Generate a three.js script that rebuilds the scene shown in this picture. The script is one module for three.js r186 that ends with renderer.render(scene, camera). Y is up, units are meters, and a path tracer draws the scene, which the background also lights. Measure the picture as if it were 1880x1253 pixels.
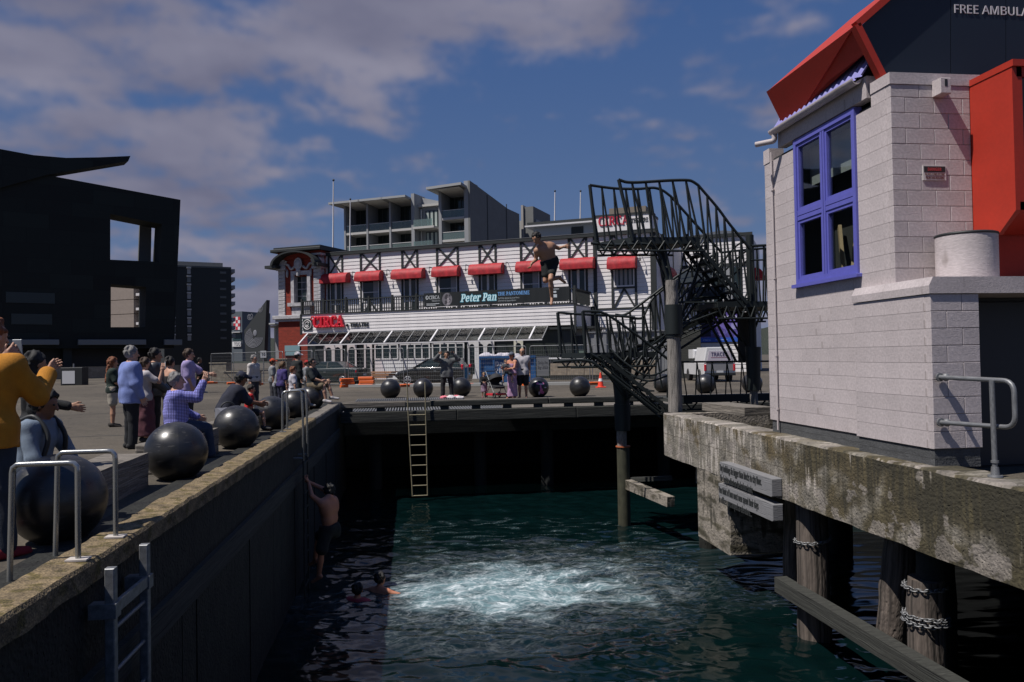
import * as THREE from 'three';
import { mergeGeometries, toCreasedNormals } from 'three/addons/utils/BufferGeometryUtils.js';
import { FontLoader } from 'three/addons/loaders/FontLoader.js';
import { TextGeometry } from 'three/addons/geometries/TextGeometry.js';

// ---------------------------------------------------------------- camera, sky, sun
const V = (x, y, z) => new THREE.Vector3(x, y, z);
const scene = new THREE.Scene();
const FPX = 1450, PITCH = Math.atan(29 / 1450), ROLL = 0.0165, YAW = Math.atan(188.5 / 1450);
const camera = new THREE.PerspectiveCamera(2 * Math.atan(626.5 / FPX) * 180 / Math.PI, 1880 / 1253, 0.1, 4000);
camera.rotation.order = 'YXZ';
camera.rotation.set(PITCH, -YAW, -ROLL);
camera.position.set(0, 1.35, 0);
camera.updateMatrixWorld();
const renderer = new THREE.WebGLRenderer({ antialias: true });
renderer.toneMapping = THREE.LinearToneMapping;
renderer.toneMappingExposure = 1.08;
renderer.shadowMap.enabled = true;

const PERM = new Uint8Array(512); { let q = 77; const a = [...Array(256).keys()]; for (let i = 255; i > 0; i--) { q = (q * 1664525 + 1013904223) >>> 0; const j = q % (i + 1); [a[i], a[j]] = [a[j], a[i]]; } for (let i = 0; i < 512; i++) PERM[i] = a[i & 255]; }
const GX = new Float64Array(16), GYY = new Float64Array(16), GZ = new Float64Array(16); [[1, 1, 0], [-1, 1, 0], [1, -1, 0], [-1, -1, 0], [1, 0, 1], [-1, 0, 1], [1, 0, -1], [-1, 0, -1], [0, 1, 1], [0, -1, 1], [0, 1, -1], [0, -1, -1], [1, 1, 0], [-1, 1, 0], [0, -1, 1], [0, -1, -1]].forEach((g, i) => { GX[i] = g[0]; GYY[i] = g[1]; GZ[i] = g[2]; });
function pn(x, y, z, per) { // gradient noise, repeating every `per` cells in x and y
  const fx = Math.floor(x), fy = Math.floor(y), fz = Math.floor(z); x -= fx; y -= fy; z -= fz;
  let X0 = fx % per, Y0 = fy % per; if (X0 < 0) X0 += per; if (Y0 < 0) Y0 += per; const X1 = (X0 + 1) % per, Y1 = (Y0 + 1) % per, Z0 = fz & 255, Z1 = (fz + 1) & 255;
  const u = x * x * x * (x * (x * 6 - 15) + 10), v = y * y * y * (y * (y * 6 - 15) + 10), w = z * z * z * (z * (z * 6 - 15) + 10);
  const A = PERM[X0 & 255], B = PERM[X1 & 255], AA = PERM[A + (Y0 & 255)], AB = PERM[A + (Y1 & 255)], BA = PERM[B + (Y0 & 255)], BB = PERM[B + (Y1 & 255)];
  const x1 = x - 1, y1 = y - 1, z1 = z - 1; let h;
  h = PERM[AA + Z0] & 15; const a = GX[h] * x + GYY[h] * y + GZ[h] * z; h = PERM[BA + Z0] & 15; const b = GX[h] * x1 + GYY[h] * y + GZ[h] * z;
  h = PERM[AB + Z0] & 15; const c = GX[h] * x + GYY[h] * y1 + GZ[h] * z; h = PERM[BB + Z0] & 15; const d = GX[h] * x1 + GYY[h] * y1 + GZ[h] * z;
  h = PERM[AA + Z1] & 15; const e = GX[h] * x + GYY[h] * y + GZ[h] * z1; h = PERM[BA + Z1] & 15; const f = GX[h] * x1 + GYY[h] * y + GZ[h] * z1;
  h = PERM[AB + Z1] & 15; const g = GX[h] * x + GYY[h] * y1 + GZ[h] * z1; h = PERM[BB + Z1] & 15; const k = GX[h] * x1 + GYY[h] * y1 + GZ[h] * z1;
  const p = a + u * (b - a), q = c + u * (d - c), r = e + u * (f - e), s = g + u * (k - g), m = p + v * (q - p), n = r + v * (s - r); return m + w * (n - m);
}
const noise = (x, y, z = 0) => pn(x, y, z, 256);
function fbm(x, y, z, o = 5, g = 0.5) { let a = 0.5, s = 0; for (let i = 0; i < o; i++) { s += a * pn(x, y, z, 256); x = x * 2.03 + 3.1; y = y * 2.03 + 1.7; z = z * 2.03 + 0.9; a *= g; } return s; }
const sstep = (a, b, x) => { const t = Math.min(1, Math.max(0, (x - a) / (b - a))); return t * t * (3 - 2 * t); };
const lerp = (a, b, t) => a + (b - a) * t;
let seed = 12345;
const rnd = () => { seed = (seed * 1664525 + 1013904223) >>> 0; return seed / 4294967296; };
const rr = (a, b) => a + (b - a) * rnd();

const SUN = V(-0.48, 0.85, 0.16).normalize();
const CO = 3.91;
{ // sky: air and broken cloud, the same all round
  const W = 1600, H = 800, d = new Float32Array(W * H * 4);
  for (let j = 0; j < H; j++) {
    const el = (j / (H - 1) - 0.5) * Math.PI, sy = Math.sin(el), cy = Math.cos(el);
    for (let i = 0; i < W; i++) {
      if (sy < -0.2) { const q = (j * W + i) * 4; d[q] = 0.05; d[q + 1] = 0.05; d[q + 2] = 0.055; d[q + 3] = 1; continue; }
      const az = (i / W - 0.5) * 2 * Math.PI, o = (j * W + i) * 4;
      const dx = cy * Math.cos(az), dz = cy * Math.sin(az);
      const up = Math.max(0, sy), h = Math.pow(1 - up, 3.2);
      let r = lerp(0.025, 0.140, h), g = lerp(0.076, 0.205, h), b = lerp(0.232, 0.325, h);
      const k = 1 / (up + 0.16), px = dx * k, pz = dz * k;
      const wx = fbm(px * 1.1, pz * 1.1, 4.0, 3), wz = fbm(px * 1.1 + 7, pz * 1.1, 9.0, 3);
      const cov = fbm(px * 0.5 + CO, pz * 0.5 + CO * 0.7, 3.3, 2) * 2.6;
      const qx = px * 4.6 + wx * 0.9, qz = pz * 4.6 + wz * 0.9, mott = fbm(qx, qz, 1.7, 7, 0.60);
      let c = sstep(-0.10, 0.74, cov * 0.85 + mott * 1.45 + 0.14 * fbm(px * 1.4, pz * 1.4, 8, 3) + 0.10 + 0.14 * h);
      const t = 0.5 + 0.85 * fbm(qx * 0.5 + 3, qz * 0.5, 13, 5) + 0.25 * mott;
      r = lerp(r, lerp(0.100, 0.275, t), c * 0.92); g = lerp(g, lerp(0.104, 0.265, t), c * 0.92); b = lerp(b, lerp(0.170, 0.335, t), c * 0.92);
      if (sy < 0) { const q = Math.min(1, -sy * 6); r = lerp(r, 0.05, q); g = lerp(g, 0.05, q); b = lerp(b, 0.055, q); }
      d[o] = r; d[o + 1] = g; d[o + 2] = b; d[o + 3] = 1;
    }
  }
  const t = new THREE.DataTexture(d, W, H, THREE.RGBAFormat, THREE.FloatType);
  t.mapping = THREE.EquirectangularReflectionMapping; t.magFilter = t.minFilter = THREE.LinearFilter; t.wrapS = THREE.RepeatWrapping; t.needsUpdate = true;
  scene.background = t; scene.environment = t;
}
const sun = new THREE.DirectionalLight(new THREE.Color(1.0, 0.945, 0.89), 4.8);
sun.position.copy(SUN.clone().multiplyScalar(120)).add(V(0, 0, -30)); sun.target.position.set(0, 0, -30);
sun.castShadow = true; sun.shadow.mapSize.set(4096, 4096);
Object.assign(sun.shadow.camera, { left: -90, right: 90, top: 90, bottom: -90, near: 1, far: 320 });
scene.add(sun, sun.target);

// ---------------------------------------------------------------- pixel helpers (photo pixel -> point on a known plane)
const ray = (x, y) => V((x - 940) / FPX, -(y - 626.5) / FPX, -1).applyMatrix4(new THREE.Matrix4().extractRotation(camera.matrixWorld));
const EYE = camera.position;
const onY = (x, y, Y) => { const d = ray(x, y); return EYE.clone().addScaledVector(d, (Y - EYE.y) / d.y); };
const onX = (x, y, X) => { const d = ray(x, y); return EYE.clone().addScaledVector(d, X / d.x); };
const onZ = (x, y, Z) => { const d = ray(x, y); return EYE.clone().addScaledVector(d, Z / d.z); };
const onPl = (x, y, P, N) => { const d = ray(x, y); return EYE.clone().addScaledVector(d, P.clone().sub(EYE).dot(N) / d.dot(N)); };

// ---------------------------------------------------------------- geometry helpers
function uvm(g, s = 1) { // metric box-projected uv
  if (g.index) g = g.toNonIndexed();
  g.deleteAttribute('uv'); if (!g.attributes.normal) g.computeVertexNormals();
  const p = g.attributes.position, n = p.count, uv = new Float32Array(n * 2);
  const a = V(0, 0, 0), b = V(0, 0, 0), c = V(0, 0, 0);
  for (let i = 0; i < n; i += 3) {
    a.fromBufferAttribute(p, i); b.fromBufferAttribute(p, i + 1); c.fromBufferAttribute(p, i + 2);
    const nn = b.clone().sub(a).cross(c.clone().sub(a)); const x = Math.abs(nn.x), y = Math.abs(nn.y), z = Math.abs(nn.z);
    for (let k = 0; k < 3; k++) { const q = k === 0 ? a : k === 1 ? b : c, o = (i + k) * 2;
      if (y >= x && y >= z) { uv[o] = q.x * s; uv[o + 1] = q.z * s; } else if (x >= z) { uv[o] = q.z * s; uv[o + 1] = q.y * s; } else { uv[o] = q.x * s; uv[o + 1] = q.y * s; } }
  }
  g.setAttribute('uv', new THREE.BufferAttribute(uv, 2)); return g;
}
const norm = g => { if (g.index) g = g.toNonIndexed(); for (const k of Object.keys(g.attributes)) if (!['position', 'normal', 'uv', 'color'].includes(k)) g.deleteAttribute(k); if (!g.attributes.uv) g = uvm(g); return g; };
const merge = a => { a = (Array.isArray(a) ? a : [a]).map(norm); const hc = a.some(g => g.attributes.color); if (!hc) a.forEach(g => g.deleteAttribute('color')); return a.length > 1 ? mergeGeometries(a) : a[0]; };
function cbox(w, h, d, c = 0) { // chamfered box centred on 0
  if (!c) return uvm(new THREE.BoxGeometry(w, h, d));
  c = Math.min(c, w * 0.45, h * 0.45, d * 0.45);
  const s = new THREE.Shape(), x = w / 2 - c, y = h / 2 - c; s.moveTo(-x, -y); s.lineTo(x, -y); s.lineTo(x, y); s.lineTo(-x, y); s.closePath();
  const g = new THREE.ExtrudeGeometry(s, { depth: d - 2 * c, bevelEnabled: true, bevelThickness: c, bevelSize: c, bevelSegments: 1, steps: 1 });
  g.translate(0, 0, -(d - 2 * c) / 2); return uvm(g);
}
const bxAt = (x0, x1, y0, y1, z0, z1, c = 0) => cbox(Math.abs(x1 - x0), Math.abs(y1 - y0), Math.abs(z1 - z0), c).translate((x0 + x1) / 2, (y0 + y1) / 2, (z0 + z1) / 2);
function bar(p, q, r, seg = 8, r2 = r) { // round bar from p to q
  const d = q.clone().sub(p), g = new THREE.CylinderGeometry(r2, r, d.length(), seg, 1);
  g.applyQuaternion(new THREE.Quaternion().setFromUnitVectors(V(0, 1, 0), d.normalize())); g.translate((p.x + q.x) / 2, (p.y + q.y) / 2, (p.z + q.z) / 2); return g;
}
function beam(p, q, w, h, up = V(0, 1, 0), c = 0) { // rectangular bar from p to q, h measured along up
  const d = q.clone().sub(p), L = d.length(); d.normalize(); const x = up.clone().cross(d).normalize(), u = d.clone().cross(x);
  const g = cbox(w, h, L, c); g.applyMatrix4(new THREE.Matrix4().makeBasis(x, u, d)); g.translate((p.x + q.x) / 2, (p.y + q.y) / 2, (p.z + q.z) / 2); return g;
}
function tube(pts, r, seg = 8, n = 0, tension = 0.5) { const c = new THREE.CatmullRomCurve3(pts, false, 'catmullrom', tension); return new THREE.TubeGeometry(c, n || pts.length * 5, r, seg, false); }
function pipe(pts, r, bend = 0.06, seg = 8) { // straight runs with rounded corners
  const path = new THREE.CurvePath(); let a = pts[0].clone();
  for (let i = 1; i < pts.length; i++) {
    const b = pts[i];
    if (i < pts.length - 1) { const d0 = b.clone().sub(pts[i - 1]).normalize(), d1 = pts[i + 1].clone().sub(b).normalize(); const p = b.clone().addScaledVector(d0, -bend), q = b.clone().addScaledVector(d1, bend);
      path.add(new THREE.LineCurve3(a, p)); path.add(new THREE.QuadraticBezierCurve3(p, b.clone(), q)); a = q; } else path.add(new THREE.LineCurve3(a, b.clone()));
  }
  return new THREE.TubeGeometry(path, pts.length * 14, r, seg, false);
}
function prism(pts, d) { // polygon [x,y] extruded along +z by d
  const s = new THREE.Shape(pts.map(p => new THREE.Vector2(p[0], p[1]))); return uvm(new THREE.ExtrudeGeometry(s, { depth: d, bevelEnabled: false }));
}
function quad(a, b, c, d) { // flat quad a b c d (counter-clockwise), uv 0..1
  const g = new THREE.BufferGeometry(); g.setAttribute('position', new THREE.Float32BufferAttribute([a, b, c, a, c, d].flatMap(p => [p.x, p.y, p.z]), 3));
  g.setAttribute('uv', new THREE.Float32BufferAttribute([0, 0, 1, 0, 1, 1, 0, 0, 1, 1, 0, 1], 2)); g.computeVertexNormals(); return g;
}
function slab(poly, thick) { // world-space convex polygon given thickness along its own normal (backwards)
  const n = poly[1].clone().sub(poly[0]).cross(poly[2].clone().sub(poly[0])).normalize(), P = [], back = poly.map(p => p.clone().addScaledVector(n, -thick)), N = poly.length;
  for (let i = 1; i < N - 1; i++) { P.push(poly[0], poly[i], poly[i + 1], back[0], back[i + 1], back[i]); }
  for (let i = 0; i < N; i++) { const j = (i + 1) % N; P.push(poly[i], back[i], back[j], poly[i], back[j], poly[j]); }
  const g = new THREE.BufferGeometry(); g.setAttribute('position', new THREE.Float32BufferAttribute(P.flatMap(p => [p.x, p.y, p.z]), 3)); g.computeVertexNormals(); return uvm(g);
}
function jitter(g, a, f = 3) { const p = g.attributes.position; for (let i = 0; i < p.count; i++) { const x = p.getX(i), y = p.getY(i), z = p.getZ(i); p.setXYZ(i, x + a * noise(x * f, y * f, z * f + 5), y + a * noise(x * f + 9, y * f, z * f), z + a * noise(x * f, y * f + 4, z * f)); } g.computeVertexNormals(); return g; }
function paint(g, f) { if (g.index) g = g.toNonIndexed(); const p = g.attributes.position, c = new Float32Array(p.count * 3); for (let i = 0; i < p.count; i++) { const k = f(p.getX(i), p.getY(i), p.getZ(i)); c.set(k, i * 3); } g.setAttribute('color', new THREE.BufferAttribute(c, 3)); return g; }

// ---------------------------------------------------------------- object helpers
const used = {};
function numbered(n) { if (used[n] === undefined) { used[n] = 0; return n; } used[n]++; return n + '_' + String(used[n]).padStart(3, '0'); }
function mesh(name, geos, mat, parent) { const m = new THREE.Mesh(merge(geos), mat); m.name = name; m.castShadow = m.receiveShadow = true; if (parent) parent.add(m); return m; }
function tag(o, label, category, group) { o.userData.label = label; o.userData.category = category; if (group) o.userData.group = group; return o; }
function thing(name, label, category, pos, turn = 0, group) { const o = new THREE.Group(); o.name = numbered(name); if (pos) o.position.copy(pos); o.rotation.y = turn; scene.add(o); return tag(o, label, category, group); }
function single(name, geos, mat, label, category, group) { const m = mesh(numbered(name), geos, mat, scene); return tag(m, label, category, group); }
function struct(name, geos, mat) { const m = mesh(numbered(name), geos, mat, scene); m.userData.kind = 'structure'; m.userData.label = name.replace(/_/g, ' '); return m; }

// ---------------------------------------------------------------- textures and materials
function tex(w, h, f, srgb = true, rep = [1, 1]) {
  const d = new Uint8Array(w * h * 4);
  for (let j = 0; j < h; j++) for (let i = 0; i < w; i++) { const c = f(i / w, j / h, i, j), o = (j * w + i) * 4; const a = Array.isArray(c) ? c : [c, c, c]; for (let k = 0; k < 3; k++) d[o + k] = Math.max(0, Math.min(255, 255 * a[k])); d[o + 3] = 255; }
  const t = new THREE.DataTexture(d, w, h); t.wrapS = t.wrapT = THREE.RepeatWrapping; t.magFilter = THREE.LinearFilter; t.minFilter = THREE.LinearMipmapLinearFilter; t.generateMipmaps = true; if (srgb) t.colorSpace = THREE.SRGBColorSpace; t.repeat.set(...rep); t.needsUpdate = true; return t;
}
// noise that tiles over the unit square
function tfbm(u, v, s, z, o = 5, g = 0.5) { let a = 0.5, r = 0; for (let i = 0; i < o; i++) { r += a * pn(u * s, v * s, z, s); s *= 2; z += 3.7; a *= g; } return r; }
const rep = (t, x, y) => { const c = t.clone(); c.repeat.set(x, y); c.needsUpdate = true; return c; };
const S = (r, g, b) => new THREE.Color().setRGB(r, g, b);
const mat = (r, g, b, rough = 0.7, o = {}) => new THREE.MeshStandardMaterial({ color: S(r, g, b), roughness: rough, ...o });
const T = {};
T.grain = tex(512, 512, (u, v) => 0.78 + 0.26 * tfbm(u, v, 6, 2, 4) + 0.22 * tfbm(u, v, 60, 7, 3), true);                 // general mottling
T.soft = tex(256, 256, (u, v) => 0.93 + 0.07 * tfbm(u, v, 4, 2, 4) + 0.06 * tfbm(u, v, 32, 7, 3), true);
T.fine = tex(512, 512, (u, v) => 0.5 + 0.5 * tfbm(u, v, 70, 3, 3) + 0.25 * tfbm(u, v, 14, 1, 2), false);
T.asph = tex(1024, 1024, (u, v, i, j) => { const hsh = ((i * 374761393 + j * 668265263) ^ (i * j)) >>> 0, gr = ((hsh ^ (hsh >>> 13)) * 1274126177 >>> 0) / 4294967296, st = sstep(0.10, 0.34, tfbm(u, v, 5, 9, 5)), sp = sstep(0.30, 0.36, tfbm(u, v, 60, 12, 2)); const a = 0.66 + 0.22 * tfbm(u, v, 3, 2, 6) + 0.10 * tfbm(u, v, 48, 4, 3) + 0.20 * (gr - 0.5) - 0.13 * st - 0.18 * sp; return [a * 1.03, a, a * 0.95]; });
T.wood = tex(512, 512, (u, v) => { const s = tfbm(u, v, 3, 2, 3), l = 0.62 + 0.30 * fbm(u * 4 + s * 0.4, v * 90 + s * 3, 3, 4) + 0.25 * fbm(u * 2, v * 24, 8, 3) + 0.15 * tfbm(u, v, 40, 5, 2); const k = Math.max(0, fbm(u * 3, v * 70, 31, 2) - 0.26) * 2.2; const q = Math.max(0.06, l - k); return [q * 1.02, q * 0.99, q * 0.95]; });
T.woodb = tex(512, 512, (u, v) => { const s = tfbm(u, v, 3, 2, 3); return 0.6 + 0.5 * fbm(u * 4 + s * 0.4, v * 90 + s * 3, 3, 4) - Math.max(0, fbm(u * 3, v * 70, 31, 2) - 0.26) * 3; }, false);
const WHITE = S(1, 1, 1);
const M = {
  asphalt: new THREE.MeshStandardMaterial({ color: S(0.175, 0.157, 0.130), map: rep(T.asph, 0.055, 0.055), bumpMap: rep(T.fine, 1.2, 1.2), bumpScale: 0.006, roughness: 0.93 }),
  wood: new THREE.MeshStandardMaterial({ color: S(0.42, 0.40, 0.37), map: rep(T.wood, 0.5, 0.8), bumpMap: rep(T.woodb, 0.5, 0.8), bumpScale: 0.012, roughness: 0.9 }),
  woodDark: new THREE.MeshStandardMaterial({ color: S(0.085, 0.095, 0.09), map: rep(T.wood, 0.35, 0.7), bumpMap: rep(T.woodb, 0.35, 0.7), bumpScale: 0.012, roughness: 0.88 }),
  tar: new THREE.MeshStandardMaterial({ color: S(0.03, 0.034, 0.032), map: rep(T.grain, 0.7, 0.7), bumpMap: rep(T.fine, 0.7, 0.7), bumpScale: 0.01, roughness: 0.85 }),
  steel: mat(0.36, 0.37, 0.36, 0.42, { metalness: 0.75, roughnessMap: T.grain }),
  galv: new THREE.MeshStandardMaterial({ color: S(0.36, 0.37, 0.38), map: rep(T.grain, 3, 3), roughness: 0.5, metalness: 0.5 }),
  blackSteel: mat(0.016, 0.021, 0.021, 0.5, { metalness: 0.2 }),
  black: mat(0.018, 0.021, 0.022, 0.55),
  blackMatt: mat(0.02, 0.023, 0.024, 0.9),
  rubber: mat(0.018, 0.018, 0.018, 0.8),
  glass: new THREE.MeshPhysicalMaterial({ color: S(0.02, 0.03, 0.03), roughness: 0.06, metalness: 0.0, ior: 1.5 }),
  white: new THREE.MeshStandardMaterial({ color: S(0.74, 0.70, 0.73), map: rep(T.grain, 0.5, 0.5), roughness: 0.6 }),
  red: new THREE.MeshStandardMaterial({ color: S(0.62, 0.018, 0.03), map: rep(T.grain, 0.6, 0.6), roughness: 0.65 }),
};
// ================================================================ setting: plaza, basin, docks, water, hills
const GY = -0.15, WY = -3.1, XL = -2.18, XR = 5.8, ZD = -25.0;
{
  const s = new THREE.Shape(); s.moveTo(-900, -60); s.lineTo(900, -60); s.lineTo(900, 1500); s.lineTo(-900, 1500); s.closePath();
  const h = new THREE.Path(); h.moveTo(XL - 0.02, 2.2); h.lineTo(XL - 0.02, -ZD + 2.0); h.lineTo(15, -ZD + 2.0); h.lineTo(15, 17.75); h.lineTo(XR + 0.1, 17.75); h.lineTo(XR + 0.1, 2.2); h.closePath(); s.holes.push(h); const h2 = new THREE.Path(); h2.moveTo(6.32, 13.3); h2.lineTo(8.6, 13.3); h2.lineTo(8.6, 17.3); h2.lineTo(6.32, 17.3); h2.closePath(); s.holes.push(h2);
  let g = new THREE.ShapeGeometry(s); g.rotateX(-Math.PI / 2); g = g.toNonIndexed(); g.translate(0, GY, 0);
  const plaza = struct('plaza_ground', uvm(g), M.asphalt);
  const seamM = mat(0.05, 0.047, 0.042, 0.85);
  const seams = [[[-30, -13], [-14, -16.5], [-3.6, -17.6]], [[-34, -18.5], [-17, -22.5], [-3.2, -27.2]], [[-40, -24], [-18, -31], [0, -33.5], [14, -34.5]], [[-30, -8.5], [-12, -10.2], [-3.4, -11.6]], [[-26, -40], [-6, -37], [16, -36.4]]];
  for (const pts of seams) {
    const c = new THREE.CatmullRomCurve3(pts.map(p => V(p[0], GY + 0.004, p[1]))), L = c.getPoints(40), gs = [];
    for (let i = 0; i < 40; i++) { const d = L[i + 1].clone().sub(L[i]).normalize(), n = V(-d.z, 0, d.x).multiplyScalar(0.05 + 0.02 * noise(i * 0.7, pts[0][1])); gs.push(quad(L[i].clone().add(n), L[i].clone().sub(n), L[i + 1].clone().sub(n), L[i + 1].clone().add(n))); }
    mesh('tar_seam', gs, seamM, plaza);
  }
}
// concrete of the basin
const concTex = (top, stain, seedz, w = 768, h = 384) => tex(w, h, (u, v) => {
  const a = 0.60 + 0.24 * tfbm(u, v, 5, seedz, 6) + 0.20 * tfbm(u, v, 60, seedz + 3, 3);
  const run = sstep(0.02, 0.34, fbm(u * 34, v * 2.2, seedz + 5, 4) + 0.4 * tfbm(u, v, 7, seedz + 8, 4) + stain * 0.22);     // dark growth hanging in streaks
  const lime = sstep(0.16, 0.40, fbm(u * 40, v * 3.0, seedz + 11, 4) + 0.55 * tfbm(u, v, 4, seedz + 17, 4) - 0.04);          // lime runs
  const moss = sstep(-0.05, 0.30, tfbm(u, v, 9, seedz + 14, 5) + stain * 0.12);
  const pit = sstep(0.30, 0.36, tfbm(u, v, 46, seedz + 21, 2));
  let r = a * top[0], g = a * top[1], b = a * top[2];
  r = lerp(r, a * 0.27, moss * 0.75); g = lerp(g, a * 0.255, moss * 0.75); b = lerp(b, a * 0.16, moss * 0.75);
  r = lerp(r, 0.13, run * 0.62); g = lerp(g, 0.125, run * 0.62); b = lerp(b, 0.095, run * 0.62);
  r = lerp(r, 0.68, lime * 0.75); g = lerp(g, 0.64, lime * 0.75); b = lerp(b, 0.60, lime * 0.75);
  const k = 1 - 0.5 * pit; return [r * k, g * k, b * k];
});
T.conc = concTex([0.86, 0.82, 0.76], -0.1, 3);
T.concb = tex(512, 512, (u, v) => 0.6 + 0.4 * tfbm(u, v, 9, 14, 6) + 0.3 * tfbm(u, v, 50, 2, 3) - 0.5 * sstep(0.28, 0.36, tfbm(u, v, 46, 24, 2)), false);
M.conc = new THREE.MeshStandardMaterial({ color: S(1.0, 0.98, 0.96), map: rep(T.conc, 0.16, 0.5), bumpMap: rep(T.concb, 0.45, 0.45), bumpScale: 0.03, roughness: 0.93 });
T.cope = tex(512, 512, (u, v) => { const a = 0.50 + 0.26 * tfbm(u, v, 6, 31, 5) + 0.36 * tfbm(u, v, 60, 33, 3), m = sstep(0.0, 0.3, tfbm(u, v, 9, 37, 5)); return [lerp(a * 0.98, a * 0.72, m), lerp(a * 0.86, a * 0.64, m), lerp(a * 0.66, a * 0.36, m)]; });
M.cope = new THREE.MeshStandardMaterial({ color: S(0.80, 0.79, 0.76), map: rep(T.cope, 0.9, 0.9), bumpMap: rep(T.concb, 1.4, 1.4), bumpScale: 0.02, roughness: 0.95 });
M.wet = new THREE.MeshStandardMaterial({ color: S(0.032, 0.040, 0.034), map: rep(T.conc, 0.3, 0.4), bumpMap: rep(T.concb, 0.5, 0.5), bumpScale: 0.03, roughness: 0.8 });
{ // left quay wall with its coping stones
  const w = thing('quay_wall', 'long dark quay wall with pale worn coping beside the row of black spheres', 'wall');
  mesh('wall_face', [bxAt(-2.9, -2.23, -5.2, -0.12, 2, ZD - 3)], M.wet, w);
  mesh('ledge_beam', jitter(bxAt(-2.23, -2.17, -1.05, -0.78, 2, ZD), 0.01), M.woodDark, w);
  let z = 1.5, i = 0;
  for (const L of [5.6, 5.2, 5.0, 4.6, 3.2, 2.9]) { // coping stones, some worn lower at the edge
    const s = new THREE.Shape(), e = 0.02 + 0.012 * rnd(); s.moveTo(-2.47, -0.16); s.lineTo(-2.18, -0.16); s.lineTo(-2.18, -e); s.lineTo(-2.18 - e * 0.8, 0); s.lineTo(-2.47, 0); s.closePath();
    const n = Math.round(L / 0.12), g = new THREE.ExtrudeGeometry(s, { depth: L - 0.012, steps: n, bevelEnabled: false }); g.translate(0, rr(-0.006, 0.003), z - L); z -= L; i++;
    mesh('coping_stone', jitter(uvm(g), 0.016, 4.2), i > 4 ? M.wood : M.cope, w);
  }
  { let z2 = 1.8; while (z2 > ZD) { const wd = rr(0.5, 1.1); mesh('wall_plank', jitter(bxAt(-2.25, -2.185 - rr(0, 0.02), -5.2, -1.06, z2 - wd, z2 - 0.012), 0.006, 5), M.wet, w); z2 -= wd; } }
}
{ // far dock edge: kerb timber on blocks, face beams, grating walk
  const w = thing('timber_dock', 'dark timber dock edge with slotted kerb closing the far end of the basin', 'dock');
  const K = [[-2.16, -0.14], [0.62, 4.4], [4.42, 9.3], [9.32, 14]];
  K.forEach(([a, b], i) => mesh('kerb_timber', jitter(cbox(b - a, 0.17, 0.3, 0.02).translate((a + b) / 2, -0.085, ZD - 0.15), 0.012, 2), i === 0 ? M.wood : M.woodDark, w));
  K.forEach(([a, b]) => mesh('kerb_cap', jitter(bxAt(a + 0.02, b - 0.02, 0.001, 0.014, ZD - 0.29, ZD - 0.015), 0.003, 5), M.wood, w));
  for (let x = -2.05; x < 13.5; x += 1.0) if (x < -0.3 || x > 0.6) mesh('spacer_block', bxAt(x, x + 0.26, -0.29, -0.172, ZD - 0.27, ZD - 0.03), M.woodDark, w);
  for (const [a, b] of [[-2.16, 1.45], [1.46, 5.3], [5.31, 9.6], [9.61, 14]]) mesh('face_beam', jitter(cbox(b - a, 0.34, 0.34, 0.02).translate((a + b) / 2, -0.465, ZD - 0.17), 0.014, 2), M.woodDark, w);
  const slat = cbox(0.045, 0.05, 2.0); // grating bars run away from the edge
  for (let x = -2.1; x < 3.1; x += 0.09) { const m = mesh('grating_bar', slat, M.galv, w); m.position.set(x, -0.325, ZD - 1.02); }
  for (let y = 0; y < 4; y++) mesh('deck_plank', bxAt(3.1, 14, -0.36, -0.3, ZD - 0.5 * y - 0.02, ZD - 0.5 * y - 0.48), M.wood, w);
  mesh('retaining_edge', bxAt(-2.2, 15, -1.2, GY + 0.006, ZD - 2.0, ZD - 2.2), M.woodDark, w);
  for (let x = -1.9; x < 1.9; x += 0.075) { const m = mesh('upper_grating_bar', cbox(0.03, 0.03, 1.7), M.galv, w); m.position.set(x, GY + 0.02, ZD - 4.0); }
  mesh('upper_grating_tray', bxAt(-1.95, 1.95, GY + 0.002, GY + 0.006, ZD - 3.1, ZD - 4.9), M.black, w);
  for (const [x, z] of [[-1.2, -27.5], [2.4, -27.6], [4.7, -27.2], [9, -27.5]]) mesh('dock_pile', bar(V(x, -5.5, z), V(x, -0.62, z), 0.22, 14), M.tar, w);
  mesh('cross_head', bxAt(-2.2, 14, -1.0, -0.64, -27.2, -27.8), M.tar, w);
}
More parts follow.
